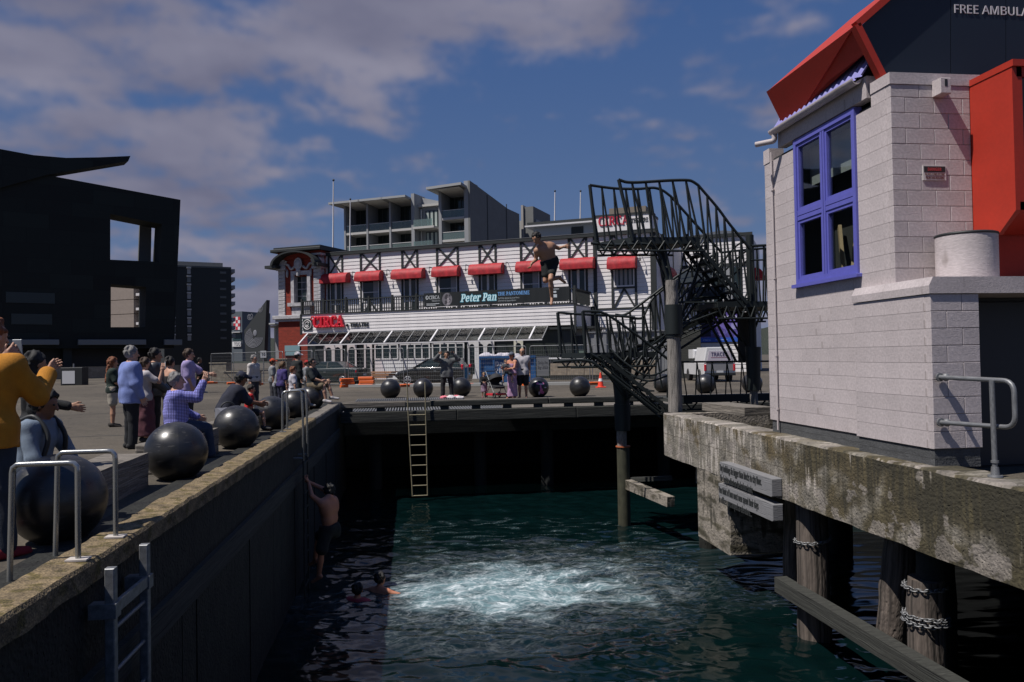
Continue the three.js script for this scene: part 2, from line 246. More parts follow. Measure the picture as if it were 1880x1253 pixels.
{ // water
  const xs = [], zs = []; for (let x = -3; x < 6.6; x += 0.055) xs.push(x); for (let x = 6.6; x < 40; x += 0.35) xs.push(x);
  for (let z = -1; z > -9; z -= 0.4) zs.push(z); for (let z = -9; z > -26; z -= 0.055) zs.push(z); for (let z = -26; z > -60; z -= 0.5) zs.push(z);
  const nx = xs.length, nz = zs.length, P = new Float32Array(nx * nz * 3), U = new Float32Array(nx * nz * 2), I = [];
  const C0 = onY(928, 1078, WY);
  for (let j = 0; j < nz; j++) for (let i = 0; i < nx; i++) {
    const x = xs[i], z = zs[j], o = j * nx + i, ex = (x - C0.x) / 3.1, ez = (z - C0.z) / 2.6, r2 = ex * ex + ez * ez, turb = Math.exp(-r2 * 0.9);
    const R = Math.hypot(x - C0.x, z - C0.z), ring = 0.022 * Math.sin(R * 5.2 - 1) * Math.exp(-R * 0.16) * sstep(1.2, 2.6, R);
    const y = 0.05 * fbm(x * 0.7, z * 0.9, 2, 3) + 0.055 * fbm(x * 2.1 + 4, z * 2.7, 5, 4) + ring + turb * (0.10 * fbm(x * 2.6, z * 3.2, 8, 4) - 0.03);
    P.set([x, WY + y, z], o * 3); U.set([(x + 2.2) / 8.2, (z + 25.5) / 16.5], o * 2);
    if (i < nx - 1 && j < nz - 1) I.push(o, o + 1, o + nx, o + 1, o + nx + 1, o + nx);
  }
  const g = new THREE.BufferGeometry(); g.setAttribute('position', new THREE.BufferAttribute(P, 3)); g.setAttribute('uv', new THREE.BufferAttribute(U, 2)); g.setIndex(I); g.computeVertexNormals();
  // foam left by the last dive: aerated water and white filaments
  const W = 832, H = 1456;
  const foamAt = (u, v) => {
    const x = u * 8.2 - 2.2, z = v * 16.5 - 25.5; let dx = x - C0.x, dz = z - C0.z; if (Math.hypot(dx / 2.9, dz / 2.6) > 2.5) return [0, 0];
    const wx = fbm(x * 0.5, z * 0.6, 41, 4), wz = fbm(x * 0.5 + 5, z * 0.6, 47, 4), x2 = x + wx * 0.8, z2 = z + wz * 0.7;
    const e = Math.hypot((dx + 0.25 * dz + wx * 1.5) / 2.6, (dz + wz * 1.3) / 1.85);
    const body = sstep(1.12, 0.42, e + 0.75 * fbm(x2 * 1.1, z2 * 1.5, 3, 5));
    const halo = sstep(2.1, 0.8, e + 0.8 * fbm(x2 * 0.9, z2 * 1.4, 9, 4));
    const rid = (n, w) => { const q = 1 - Math.abs(n) * w; return q > 0 ? q * q : 0; };
    const fil = rid(fbm(x2 * 1.0 + dz * 0.3, z2 * 1.7, 15, 5), 15) * 0.9 + rid(fbm(x2 * 2.6, z2 * 3.6 + dx * 0.5, 19, 4), 11) * 0.7 + rid(fbm(x2 * 6, z2 * 9, 23, 3), 8) * 0.5;
    const far = sstep(0.10, 0.34, fbm(x2 * 1.5, z2 * 4.2, 27, 6)) * sstep(2.4, 1.0, Math.hypot(dx / 3.2, (dz + 2.8) / 2.6));
    const speck = sstep(0.17, 0.30, fbm(x * 24, z * 34, 33, 3));
    const air = Math.min(1, body * (0.78 + 0.9 * fbm(x2 * 2.2, z2 * 4.0, 37, 5)) + halo * 0.04 + far * 0.16);
    const wht = Math.min(1, fil * (body * 0.5 + halo * 0.16) + speck * (body * 0.14 + far * 0.5 + halo * 0.05) + body * sstep(0.05, 0.4, fbm(x2 * 3, z2 * 5, 51, 5)) * 0.4);
    return [Math.max(0, air), wht];
  };
  const d = new Uint8Array(W * H * 4), dr = new Uint8Array(W * H * 4), enc = c => 255 * (c <= 0.0031308 ? 12.92 * c : 1.055 * Math.pow(c, 1 / 2.4) - 0.055);
  for (let j = 0; j < H; j++) for (let i = 0; i < W; i++) {
    const [a, w] = foamAt(i / W, j / H), o = (j * W + i) * 4, n = 0.85 + 0.3 * noise(i * 0.02, j * 0.02, 3);
    let r = 0.0016 * n, gg = 0.0088 * n, b = 0.0092 * n;
    r = lerp(r, 0.13, a); gg = lerp(gg, 0.215, a); b = lerp(b, 0.235, a); r = lerp(r, 0.56, w); gg = lerp(gg, 0.62, w); b = lerp(b, 0.64, w);
    d[o] = enc(r); d[o + 1] = enc(gg); d[o + 2] = enc(b); d[o + 3] = 255; const ro = 255 * Math.min(1, 0.08 + 0.6 * Math.max(a * 0.7, w)); dr[o] = dr[o + 1] = dr[o + 2] = ro; dr[o + 3] = 255;
  }
  const mk = (x, sr) => { const t = new THREE.DataTexture(x, W, H); t.magFilter = THREE.LinearFilter; t.minFilter = THREE.LinearFilter; if (sr) t.colorSpace = THREE.SRGBColorSpace; t.needsUpdate = true; return t; };
  const wm = new THREE.MeshPhysicalMaterial({ color: WHITE, map: mk(d, true), roughnessMap: mk(dr, false), roughness: 1, ior: 1.33 });
  struct('harbour_water', g, wm);
}
{ // unseen dark walls added under the decks to keep sky light out
  struct('added_basin_wall', [bxAt(14.2, 15.5, -5.5, GY - 0.05, 2, -36), bxAt(-3, 15, -5.5, GY - 0.25, -33, -34.5), bxAt(-3, 15, -5.5, GY - 0.25, 0.2, 1.5)], M.tar);
}
{ // wooded hills beyond the city
  const gs = [], pos = [], N = 160;
  for (let i = 0; i < N; i++) { const a0 = -1.1 + 2.3 * i / N, a1 = -1.1 + 2.3 * (i + 1) / N, h = a => 15 + 16 * (0.5 + fbm(a * 5, 2, 1, 4)) + 6 * fbm(a * 40, 4, 1, 3), R = 640;
    const A = V(R * Math.sin(a0), -0.3, -R * Math.cos(a0)), B = V(R * Math.sin(a1), -0.3, -R * Math.cos(a1)), k = 1.12; const A2 = V(A.x * k, h(a0), A.z * k), B2 = V(B.x * k, h(a1), B.z * k); gs.push(quad(A, B, B2, A2)); const A3 = V(A.x * 1.5, -1, A.z * 1.5), B3 = V(B.x * 1.5, -1, B.z * 1.5); gs.push(quad(A2, B2, B3, A3)); }
  const t = T.grain.clone(); t.repeat.set(3, 2); t.needsUpdate = true;
  struct('wooded_hills', gs, new THREE.MeshStandardMaterial({ color: S(0.035, 0.045, 0.032), map: t, roughness: 1 }));
}
// ================================================================ right-hand wharf: fascia, piles, text blocks
const font = await new FontLoader().loadAsync('fonts/droid/droid_sans_bold.typeface.json');
const fontR = await new FontLoader().loadAsync('fonts/droid/droid_sans_regular.typeface.json');
const fontS = await new FontLoader().loadAsync('fonts/droid/droid_serif_bold.typeface.json');
function text(str, size, depth = 0.006, f = font, curve = 3) { const g = new TextGeometry(str, { font: f, size, depth, curveSegments: curve, bevelEnabled: false }); g.computeBoundingBox(); g.userData = { w: g.boundingBox.max.x - g.boundingBox.min.x }; return g; }
function fitText(str, size, w, depth, f) { const g = text(str, size, depth, f), W = g.userData.w; g.translate(-g.boundingBox.min.x, 0, 0); g.scale(w / W, 1, 1); return g; }
{
  const w = thing('wharf_edge', 'stained concrete wharf edge beam streaked with moss, below the white block building', 'wharf edge');
  const n = 120, s = new THREE.Shape(); s.moveTo(0, -0.97); s.lineTo(0.5, -0.97); s.lineTo(0.5, 0); s.lineTo(0.025, 0); s.lineTo(0, -0.025); s.closePath();
  const g = new THREE.ExtrudeGeometry(s, { depth: 16.1, steps: n, bevelEnabled: false }); g.translate(XR, 0, -17.68);
  T.fasc = tex(1536, 320, (u, v) => { // u along the beam (0 = far end), v up
    const a = 0.60 + 0.26 * fbm(u * 60, v * 4, 3, 6) + 0.22 * fbm(u * 500, v * 32, 6, 3), k = sstep(0.1, 0.75, u + 0.25 * fbm(u * 14, v * 2, 40, 3));
    const moss = sstep(-0.16, 0.2, fbm(u * 26, v * 2.0, 14, 5) + (v - 0.5) * 0.28 + (k - 0.4) * 0.6), run = sstep(-0.02, 0.3, fbm(u * 210, v * 1.2, 5, 4) + 0.5 * fbm(u * 30, v * 1.5, 8, 3) + (k - 0.5) * 0.5 + (v - 0.6) * 0.35);
    const lime = sstep(0.06, 0.28, fbm(u * 170, v * 1.4, 11, 4) + 0.6 * fbm(u * 22, v * 1.2, 17, 4) - (k - 0.2) * 0.42), spall = sstep(0.14, 0.17, fbm(u * 34, v * 2.4, 51, 6) - (v - 0.3) * 0.25), crack = 1 - sstep(0, 0.012, Math.abs(fbm(u * 26, v * 1.6, 61, 5) + 0.04));
    let c = [a * 0.78, a * 0.75, a * 0.69]; const mx = (d, t) => { c = c.map((x, i) => lerp(x, d[i], t)); };
    mx([a * lerp(0.56, 0.36, k), a * lerp(0.48, 0.33, k), a * lerp(0.32, 0.2, k)], moss * 0.82); mx([0.20, 0.19, 0.145], run * 0.68 * (0.6 + 0.6 * moss)); mx([0.72, 0.69, 0.66], lime * 0.8); mx([a * 0.86, a * 0.82, a * 0.78], spall * 0.8); mx([0.12, 0.11, 0.09], crack * 0.5); if (Math.abs(v - 0.52) < 0.006) mx([0.2, 0.18, 0.14], 0.5); return c; });
  const fg = jitter(uvm(g), 0.022, 2.6); { const p = fg.attributes.position, q = fg.attributes.uv; for (let i = 0; i < p.count; i += 3) for (let k = 0; k < 3; k++) { const x = p.getX(i + k), top = Math.min(p.getY(i), p.getY(i + 1), p.getY(i + 2)) > -0.06; q.setXY(i + k, (p.getZ(i + k) + 17.7) / 16.2, top ? 0.2 + (x - XR) * 0.5 : (p.getY(i + k) + 1.0) / 1.02); } }
  mesh('edge_beam', fg, new THREE.MeshStandardMaterial({ color: S(0.95, 0.94, 0.93), map: T.fasc, bumpMap: (() => { const t = T.concb.clone(); t.repeat.set(8, 0.6); t.needsUpdate = true; return t; })(), bumpScale: 0.03, roughness: 0.93 }), w);
  mesh('end_beam', jitter(bxAt(XR + 0.502, 15, -0.97, -0.004, -17.66, -17.3), 0.008, 2), M.conc, w);
  mesh('column_block', jitter(bxAt(XR + 0.012, XR + 1.5, -2.38, -0.972, -15.63, -13.98, 0.015), 0.012, 3), M.conc, w);
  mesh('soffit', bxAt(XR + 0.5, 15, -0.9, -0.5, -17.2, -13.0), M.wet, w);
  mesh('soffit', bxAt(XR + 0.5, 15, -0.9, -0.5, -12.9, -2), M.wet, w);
  const well = mesh('well_wall', [bxAt(6.303, 8.6, -0.6, GY, -13.3, -13.1), bxAt(8.6, 8.8, -0.6, GY, -17.3, -13.1)], M.woodDark, w);
  mesh('well_floor', bxAt(6.303, 8.6, -0.5, -0.46, -17.3, -13.3), M.woodDark, w);
  T.stain = tex(256, 512, (u, v) => { const a = 0.55 + 0.35 * fbm(u * 30, v * 2.2, 3, 4) + 0.25 * tfbm(u, v, 8, 2, 4), r = sstep(0.12, 0.4, fbm(u * 9, v * 1.6, 7, 3)), k = sstep(0.05, 0.35, fbm(u * 16, v * 1.2, 17, 4)); return [lerp(lerp(a * 0.62, 0.42, r * 0.8), 0.10, k * 0.85), lerp(lerp(a * 0.57, 0.24, r * 0.8), 0.095, k * 0.85), lerp(lerp(a * 0.53, 0.10, r * 0.8), 0.08, k * 0.85)]; });
  M.pile = new THREE.MeshStandardMaterial({ color: S(1.0, 0.97, 0.95), map: rep(T.stain, 2, 0.5), bumpMap: rep(T.woodb, 6, 0.3), bumpScale: 0.02, roughness: 0.9 });
  const pile = (p, q, r, m = M.pile) => { const d = q.clone().sub(p), c = new THREE.CylinderGeometry(r, r * 1.1, d.length(), 22, 10); c.applyQuaternion(new THREE.Quaternion().setFromUnitVectors(V(0, 1, 0), d.normalize())); c.translate((p.x + q.x) / 2, (p.y + q.y) / 2, (p.z + q.z) / 2); return mesh('pile', jitter(c, 0.03, 3), m, w); };
  const X1 = 6.22;
  let a = onX(1497, 1090, X1), b = onX(1490, 950, X1); pile(V(a.x, -5, a.z), V(b.x, -0.9, b.z), 0.235);
  a = onX(1455, 1058, X1 + 0.25); b = onX(1463, 940, X1 + 0.25); pile(V(a.x, a.y - 0.3, a.z), V(b.x, -0.9, b.z), 0.17);
  a = onX(1697, 1195, X1); b = onX(1700, 1060, X1); pile(V(a.x, -5, a.z), V(b.x, b.y, b.z), 0.21);
  pile(V(b.x + 0.1, b.y, b.z), V(b.x + 0.1, -0.9, b.z), 0.17, M.tar);
  a = onX(1636, 1160, X1 + 0.2); b = onX(1655, 1000, X1 + 0.2); pile(V(a.x, a.y - 0.3, a.z), V(b.x, -0.9, b.z), 0.19);
  for (const [x, z, r] of [[6.75, -17.5, 0.2], [7.2, -10.2, 0.25], [9.2, -13, 0.25], [9, -9.6, 0.25], [9.4, -16.5, 0.25], [11.5, -12, 0.25]]) pile(V(x, -5, z), V(x, -0.9, z), r, x < 7 ? M.wet : M.tar);
  mesh('pile_cap', jitter(bxAt(6.45, 7.0, -1.6, -0.97, -17.45, -17.0), 0.02), M.conc, w);
  const beam0 = onX(1432, 1066, 5.9), beam1 = onX(1730, 1222, 5.9); beam0.y = beam1.y = (beam0.y + beam1.y) / 2;
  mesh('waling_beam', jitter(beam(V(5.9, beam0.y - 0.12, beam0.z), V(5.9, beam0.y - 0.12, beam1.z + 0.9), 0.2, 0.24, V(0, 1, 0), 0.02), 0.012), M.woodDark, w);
  mesh('fender_beam', jitter(beam(onZ(1150, 888, -20.2), onZ(1232, 922, -17.9), 0.2, 0.24), 0.012, 3), M.conc, w);
  mesh('fender_beam', jitter(beam(onZ(1160, 881, -21.5), onZ(1232, 878, -20.5), 0.12, 0.12), 0.012, 3), M.woodDark, w);
  // chains round the piles
  const link = new THREE.TorusGeometry(0.029, 0.0085, 6, 12); link.scale(1.35, 1, 1);
  const chain = (cx, cy, cz, r, tilt, n) => { const gs = []; for (let i = 0; i < n; i++) { const t = i / n * Math.PI * 2, l = link.clone(); l.rotateX(i % 2 ? 0.5 : 1.9); l.rotateY(-t + Math.PI / 2); l.translate(cx + Math.cos(t) * r, cy + tilt * Math.cos(t) * r + rr(-0.008, 0.008), cz + Math.sin(t) * r); gs.push(l); } return mesh('chain', gs, M.galv, w); };
  a = onX(1700, 1130, X1); chain(a.x, a.y, a.z, 0.245, -0.05, 30); chain(a.x, a.y - 0.065, a.z, 0.25, -0.02, 30); chain(a.x, a.y + 0.36, a.z, 0.235, 0.05, 28);
  a = onX(1492, 990, X1); chain(a.x, a.y, a.z, 0.26, 0.15, 30);
}
{ // blocks carrying lines of verse
  const blk = (y0, y1, zf, zn, lines, label) => {
    const t = thing('verse_block', label, 'plaque', null, 0, 'verse blocks on the wharf edge');
    mesh('block', cbox(0.18, y1 - y0, zn - zf, 0.012).translate(XR - 0.09, (y0 + y1) / 2, (zf + zn) / 2), new THREE.MeshStandardMaterial({ color: S(0.21, 0.21, 0.218), map: rep(T.soft, 1.5, 1.5), bumpMap: rep(T.woodb, 0.6, 0.6), bumpScale: 0.006, roughness: 0.9 }), t);
    lines.forEach(([s, yy, ww]) => { const g = fitText(s, 0.118, ww, 0.006, font); g.rotateY(-Math.PI / 2); g.translate(XR - 0.181, yy, zf + 0.03); mesh('lettering', g, M.blackMatt, t); });
    return t;
  };
  const P = (x, y) => onX(x, y, XR - 0.18);
  const a = P(1321, 847), b = P(1417, 913); blk(b.y, a.y - 0.01, a.z, b.z, [['Toy buildings lie bigger than blocks to city floor.', a.y - 0.17, (b.z - a.z) * 0.82], ['The heights afloat on the harbour basin:', a.y - 0.36, (b.z - a.z) * 0.66]], 'grey verse block whose lines begin with Toy buildings, upper of two');
  const c = P(1319, 885), d = P(1419, 958); blk(d.y, c.y - 0.02, c.z, d.z, [['You think of how most men spend their days', c.y - 0.19, (d.z - c.z) * 0.76], ['in offices as cramped as elevators...', c.y - 0.37, (d.z - c.z) * 0.64]], 'grey verse block whose lines begin with You think, lower of two');
  const e = single('timber_bench', jitter(beam(onZ(1312, 750, -17.0).setY(0.17), onZ(1392, 757, -15.2).setY(0.17), 0.62, 0.17, V(0, 1, 0), 0.012), 0.006), M.wood, 'weathered timber bench at the wharf corner beside the well', 'bench');
}
// ================================================================ white block building
{
  const BXX = onZ(1784, 290, -9.33).x, XM = 6.15, XB = 6.0, ZF = -9.33, ZB = -8.45, ZE = -12.95;
  const b = thing('block_building', 'white painted block building with purple window, red bay and dark upper panel', 'building');
  T.paint = tex(512, 512, (u, v) => { const a = 0.90 + 0.10 * tfbm(u, v, 5, 2, 4) + 0.14 * tfbm(u, v, 90, 5, 3); const st = sstep(0.22, 0.5, fbm(u * 26, v * 2.5, 6, 4) + 0.3 * tfbm(u, v, 6, 9, 3)); return [lerp(a, 0.58, st * 0.5), lerp(a * 0.975, 0.55, st * 0.5), lerp(a * 0.985, 0.53, st * 0.5)]; });
  T.paintb = tex(512, 512, (u, v) => 0.5 + 0.4 * tfbm(u, v, 60, 3, 3) + 0.3 * tfbm(u, v, 16, 8, 3), false);
  const PW = [0.78, 0.74, 0.81].map((k, i) => new THREE.MeshStandardMaterial({ color: S(k * 0.75, k * 0.708, k * 0.69), map: Object.assign(rep(T.paint, 0.35, 0.35), {}), bumpMap: rep(T.paintb, 1.2, 1.2), bumpScale: 0.004, roughness: 0.62 }));
  const pw = () => PW[Math.floor(rnd() * 3)];
  const G = 0.0035, CH = 0.2, cache = {};
  const block = (name, x0, x1, y0, y1, z0, z1) => { // chamfered block; alike blocks share a geometry
    const w = Math.abs(x1 - x0), h = y1 - y0, d = Math.abs(z1 - z0), k = [w, h, d].map(v => v.toFixed(3)).join(); cache[k] ||= cbox(w, h, d, 0.006);
    const m = mesh(name, cache[k], pw(), b); m.position.set((x0 + x1) / 2, (y0 + y1) / 2 , (z0 + z1) / 2 + rr(-0.001, 0.001)); return m; };
  const wz0 = -11.86, wz1 = -10.12, wy0 = 2.42, wy1 = 4.72;
  mesh('wall_core', [bxAt(XM + 0.06, 12, 0.0, wy0 - 0.03, ZE + 0.04, ZF - 0.06), bxAt(XM + 0.06, 12, wy0 - 0.03, 4.6, ZE + 0.04, wz0 - 0.03), bxAt(XM + 0.06, 12, wy0 - 0.03, 4.6, wz1 + 0.03, ZF - 0.06), bxAt(6.9, 12, wy0, 4.6, wz0, wz1), bxAt(XM + 0.06, 6.9, 4.6, 4.66, ZE + 0.04, ZF - 0.06)], M.blackMatt, b);
  for (let i = 0; i < 23; i++) {
    const y0 = 0.2 + i * CH + G / 2, y1 = i === 22 ? 4.764 : y0 + CH - G, tooth = ZF - 0.1;
    const runs = i === 22 ? [[-9.76, tooth]] : (y1 > wy0 - 0.02) ? [[ZE, wz0], [wz1, tooth]] : [[ZE, tooth]];
    for (const [a, c] of runs) { // long courses, joints painted over, broken here and there
      let z = a; while (z < c - 0.01) { let L = runs.length > 1 ? c - a : rr(1.1, 2.2); if (z + L > c - 0.4) L = c - z; block('block', XM, XM + 0.1, y0, y1, z + 0.0006, z + L - 0.0006); z += L; } }
    if (y0 > 2.0) { let x = XM, L = i % 2 ? 0.2 : 0.4; while (x < BXX - 0.02) { if (x + L > BXX) L = BXX - x; block('block', x + G / 2, x + L - G / 2, y0, y1, ZF - 0.1, ZF); x += L; L = 0.4; } }
  }
  // projecting lower block
  for (let i = 0; i < 9; i++) {
    const y0 = 0.2 + i * CH + G / 2, y1 = y0 + CH - G, odd = i % 2;
    block('block', XB, XB + 0.1, y0, y1, -10.05, ZB - 0.1);
    for (const [p, q] of odd ? [[XB, XB + 0.2], [XB + 0.2, 6.62]] : [[XB, XB + 0.4], [XB + 0.4, 6.62]]) block('block', p + G / 2, q - G / 2, y0, y1, ZB - 0.1, ZB);
  }
  mesh('wall_core', bxAt(XB + 0.06, 6.6, 0.2, 2.0, -10.0, ZB - 0.05), M.blackMatt, b);
  M.found = new THREE.MeshStandardMaterial({ color: S(0.115, 0.12, 0.125), map: rep(T.grain, 0.8, 0.8), bumpMap: rep(T.concb, 1, 1), bumpScale: 0.012, roughness: 0.85 });
  for (const [y0, y1] of [[-0.02, 0.085], [0.088, 0.196]]) { mesh('foundation_course', jitter(bxAt(XM + 0.02, 12, y0, y1, ZE + 0.05, -10.0), 0.004, 6), M.found, b); mesh('foundation_course', jitter(bxAt(XB + 0.02, 6.6, y0, y1, -10.02, ZB - 0.02), 0.004, 6), M.found, b); }
  // cap slab over the lower block, doorway, parapet
  const capS = prism([[XB - 0.02, 2.005], [9.5, 2.005], [9.5, 2.2], [XB + 0.03, 2.2], [XB - 0.02, 2.1]], 1.62); capS.translate(0, 0, -10.05);
  mesh('cap_slab', jitter(capS, 0.003, 5), PW[1], b);
  const navy = mat(0.008, 0.013, 0.022, 0.45);
  mesh('doorway_wall', bxAt(6.62, 10, -0.15, 2.0, -9.3, -9.2), navy, b); mesh('door', bxAt(6.9, 7.9, -0.13, 1.95, -9.198, -9.15, 0.01), navy, b); mesh('door_knob', new THREE.SphereGeometry(0.035, 12, 8).translate(7.02, 0.92, -9.1), M.steel, b);
  mesh('parapet_cap', [bxAt(XM - 0.012, XM + 0.2, 4.767, 4.915, ZF - 0.42, ZF + 0.012), bxAt(XM + 0.2, 7.5, 4.767, 4.915, ZF - 0.3, ZF + 0.012)], PW[0], b);
  mesh('end_cap', bxAt(XM - 0.01, XM + 0.25, 4.6, 4.84, ZE - 0.01, ZE + 0.22), PW[2], b);
  // window
  const purp = new THREE.MeshStandardMaterial({ color: S(0.125, 0.13, 0.50), map: rep(T.soft, 1, 1), roughness: 0.5 });
  const win = mesh('window', [bxAt(XM - 0.03, XM + 0.09, wy0, wy1, wz0, wz0 + 0.075), bxAt(XM - 0.03, XM + 0.09, wy0, wy1, wz1 - 0.075, wz1), bxAt(XM - 0.028, XM + 0.09, wy1 - 0.08, wy1, wz0 + 0.075, wz1 - 0.075), bxAt(XM - 0.028, XM + 0.09, wy0, wy0 + 0.08, wz0 + 0.075, wz1 - 0.075)], purp, b);
  const zm = (wz0 + wz1) / 2, ym = 3.5;
  mesh('mullion', [bxAt(XM - 0.024, XM + 0.08, wy0 + 0.08, wy1 - 0.08, zm - 0.055, zm - 0.008), bxAt(XM - 0.024, XM + 0.08, wy0 + 0.08, wy1 - 0.08, zm + 0.008, zm + 0.055), bxAt(XM, XM + 0.08, wy0 + 0.08, wy1 - 0.08, zm - 0.008, zm + 0.008)], purp, win);
  for (const [p, q] of [[wz0 + 0.075, zm - 0.055], [zm + 0.055, wz1 - 0.075]]) {
    mesh('transom', [bxAt(XM - 0.02, XM + 0.07, ym - 0.07, ym - 0.006, p, q), bxAt(XM - 0.02, XM + 0.07, ym + 0.006, ym + 0.08, p, q)], purp, win);
    for (const [y0, y1] of [[wy0 + 0.08, ym - 0.07], [ym + 0.08, wy1 - 0.08]]) {
      mesh('sash', [bxAt(XM - 0.008, XM + 0.05, y0, y1, p, p + 0.045), bxAt(XM - 0.008, XM + 0.05, y0, y1, q - 0.045, q), bxAt(XM - 0.006, XM + 0.05, y0, y0 + 0.05, p + 0.045, q - 0.045), bxAt(XM - 0.006, XM + 0.05, y1 - 0.05, y1, p + 0.045, q - 0.045)], purp, win);
      mesh('pane', bxAt(XM + 0.03, XM + 0.034, y0 + 0.05, y1 - 0.05, p + 0.045, q - 0.045), new THREE.MeshPhysicalMaterial({ color: S(0.9, 0.95, 0.94), transmission: 1, thickness: 0, roughness: 0.02, ior: 1.5 }), win);
    }
  }
  mesh('sill', bxAt(XM - 0.09, XM + 0.05, wy0 - 0.055, wy0 - 0.002, wz0 - 0.05, wz1 + 0.06, 0.008), purp, win);
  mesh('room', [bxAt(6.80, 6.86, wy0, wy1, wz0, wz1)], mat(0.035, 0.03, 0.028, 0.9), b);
  mesh('leaning_timber', [beam(V(6.55, wy0, -11.2), V(6.7, 3.3, -11.55), 0.05, 0.12), beam(V(6.5, wy0, -10.9), V(6.65, 3.0, -11.05), 0.04, 0.06)], mat(0.34, 0.22, 0.12, 0.7), b);
  mesh('blind', bxAt(6.4, 6.41, 4.0, wy1, wz0, wz1), mat(0.25, 0.24, 0.23, 0.8), b);
  // gutter, downpipe, eaves board
  const gs = new THREE.Shape(); gs.absarc(0, 0, 0.075, Math.PI, 2 * Math.PI, false); gs.lineTo(0.062, 0); gs.absarc(0, 0, 0.062, 2 * Math.PI, Math.PI, true); gs.closePath();
  const gg = new THREE.ExtrudeGeometry(gs, { depth: 2.5, bevelEnabled: false, curveSegments: 12 }); gg.translate(XM - 0.13, 5.02, -12.36);
  mesh('gutter', gg, PW[2], b);
  mesh('eaves_board', [bxAt(XM - 0.045, XM + 0.1, 4.735, 5.03, -12.34, -9.78)], PW[1], b);
  mesh('gutter_outlet', [pipe([V(XM - 0.13, 4.96, -12.28), V(XM - 0.13, 4.84, -12.28), V(XM - 0.36, 4.83, -12.5)], 0.045, 0.05, 10)], PW[1], b);
  mesh('conduit', [pipe([V(XM - 0.03, 4.74, -12.62), V(XM - 0.03, 2.6, -12.6), V(XM - 0.03, 0.05, -12.6)], 0.016, 0.03, 8), ...[4.1, 2.6, 1.3, 0.4].map(y => new THREE.CylinderGeometry(0.026, 0.026, 0.03, 10).translate(XM - 0.03, y, -12.6))], PW[2], b);
  // red folded roof edge with corrugated purple roof below
  const red = new THREE.MeshStandardMaterial({ color: S(0.44, 0.026, 0.009), map: rep(T.soft, 0.6, 0.6), roughness: 0.62 });
  const ZP = -9.62, A0 = onZ(1571, 47, ZP), B0 = onZ(1618, 143, ZP), A1 = V(A0.x, A0.y, onX(1410, 168, A0.x).z), B1 = V(B0.x, B0.y, A1.z), U0 = onZ(1765, -122, ZP), U1 = V(U0.x, U0.y, A1.z);
  const fn = B1.clone().sub(A0).cross(A1.clone().sub(A0)).normalize();
  const pp = (x, y) => onPl(x, y, A0, fn);
  mesh('red_roof_edge', [slab([A0, A1, B1, pp(1480, 194)].reverse(), 0.03), slab([A0, pp(1480, 194), pp(1520, 150), pp(1588, 98)].reverse(), 0.031)], red, b);
  mesh('red_roof_face', slab([A1, A0, U0, U1], 0.05), red, b);
  mesh('red_return', slab([B1, V(B1.x + 0.9, B1.y + 0.3, B1.z), V(U1.x, U1.y, B1.z), A1], 0.04), red, b);
  const F = (x, y) => onZ(x, y, ZP), tr = 0.035;
  mesh('red_trim', [beam(A0, B0.clone().add(V(0.02, -0.02, 0)), 0.09, 0.11, V(0, 0, 1)), beam(A0, U0, 0.09, 0.11, V(0, 0, 1))], red, b);
  mesh('dark_panel', slab([F(1580, 50), F(1630, 148), F(1750, 148), F(1750, -104)].map(p => p.setZ(ZP - 0.05)), 0.04), navy, b);
  mesh('dark_panel', slab([F(1751, 150), F(1852, 150), F(1852, -160), F(1751, -160)].map(p => p.setZ(ZP - 0.05)), 0.04), navy, b);
  mesh('dark_panel', slab([F(1853, 150), F(2050, 150), F(2050, -160), F(1853, -160)].map(p => p.setZ(ZP - 0.05)), 0.04), navy, b);
  mesh('panel_core', [bxAt(6.5, 10, 4.7, 5.75, -12.3, ZP - 0.12), bxAt(7.2, 10, 5.75, 6.3, -12.3, ZP - 0.12)], M.blackMatt, b);
  { const p = F(1757, 21); const g = fitText('FREE AMBULANCE', 0.116, 1.42, 0.008, fontR); g.translate(p.x, p.y, ZP - 0.046); const q = mesh('lettering', g, mat(0.5, 0.5, 0.53, 0.6), b); q.rotation.z = 0; }
  { // corrugated sheet
    const n = 150, pos = [], z0 = -12.32, z1 = -9.72; const gsx = []; for (let i = 0; i < n; i++) { const f = t => 0.03 * Math.cos(t * n * Math.PI * 2 / 8.8), za = lerp(z0, z1, i / n), zb = lerp(z0, z1, (i + 1) / n), ya = f(i / n), yb = f((i + 1) / n); gsx.push(quad(V(XM - 0.12 - ya, 5.03, za), V(XM - 0.12 - yb, 5.03, zb), V(XM + 0.32 - yb, 5.68, zb), V(XM + 0.32 - ya, 5.68, za))); }
    mesh('corrugated_roof', gsx, new THREE.MeshStandardMaterial({ color: S(0.20, 0.195, 0.46), roughness: 0.75, metalness: 0.0, side: THREE.DoubleSide }), b);
  }
  // red bay window
  const bx = onZ(1784, 290, ZF).x, bn = onX(1862, 250, bx).z, top0 = onX(1784, 157, bx).y, top1 = onX(1860, 118, bx).y, low0 = onX(1790, 425, bx).y, nb = onX(1868, 385, bx), lw = onX(1833, 432, bx);
  const prof = [[ZF, low0 - 0.02], [lw.z, lw.y], [bn, nb.y], [bn, (top0 + top1) / 2], [ZF, (top0 + top1) / 2]];
  const gp = new THREE.ExtrudeGeometry(new THREE.Shape(prof.map(p => new THREE.Vector2(-p[0], p[1]))), { depth: 0.06, bevelEnabled: false }); gp.rotateY(Math.PI / 2); gp.translate(bx, 0, 0);
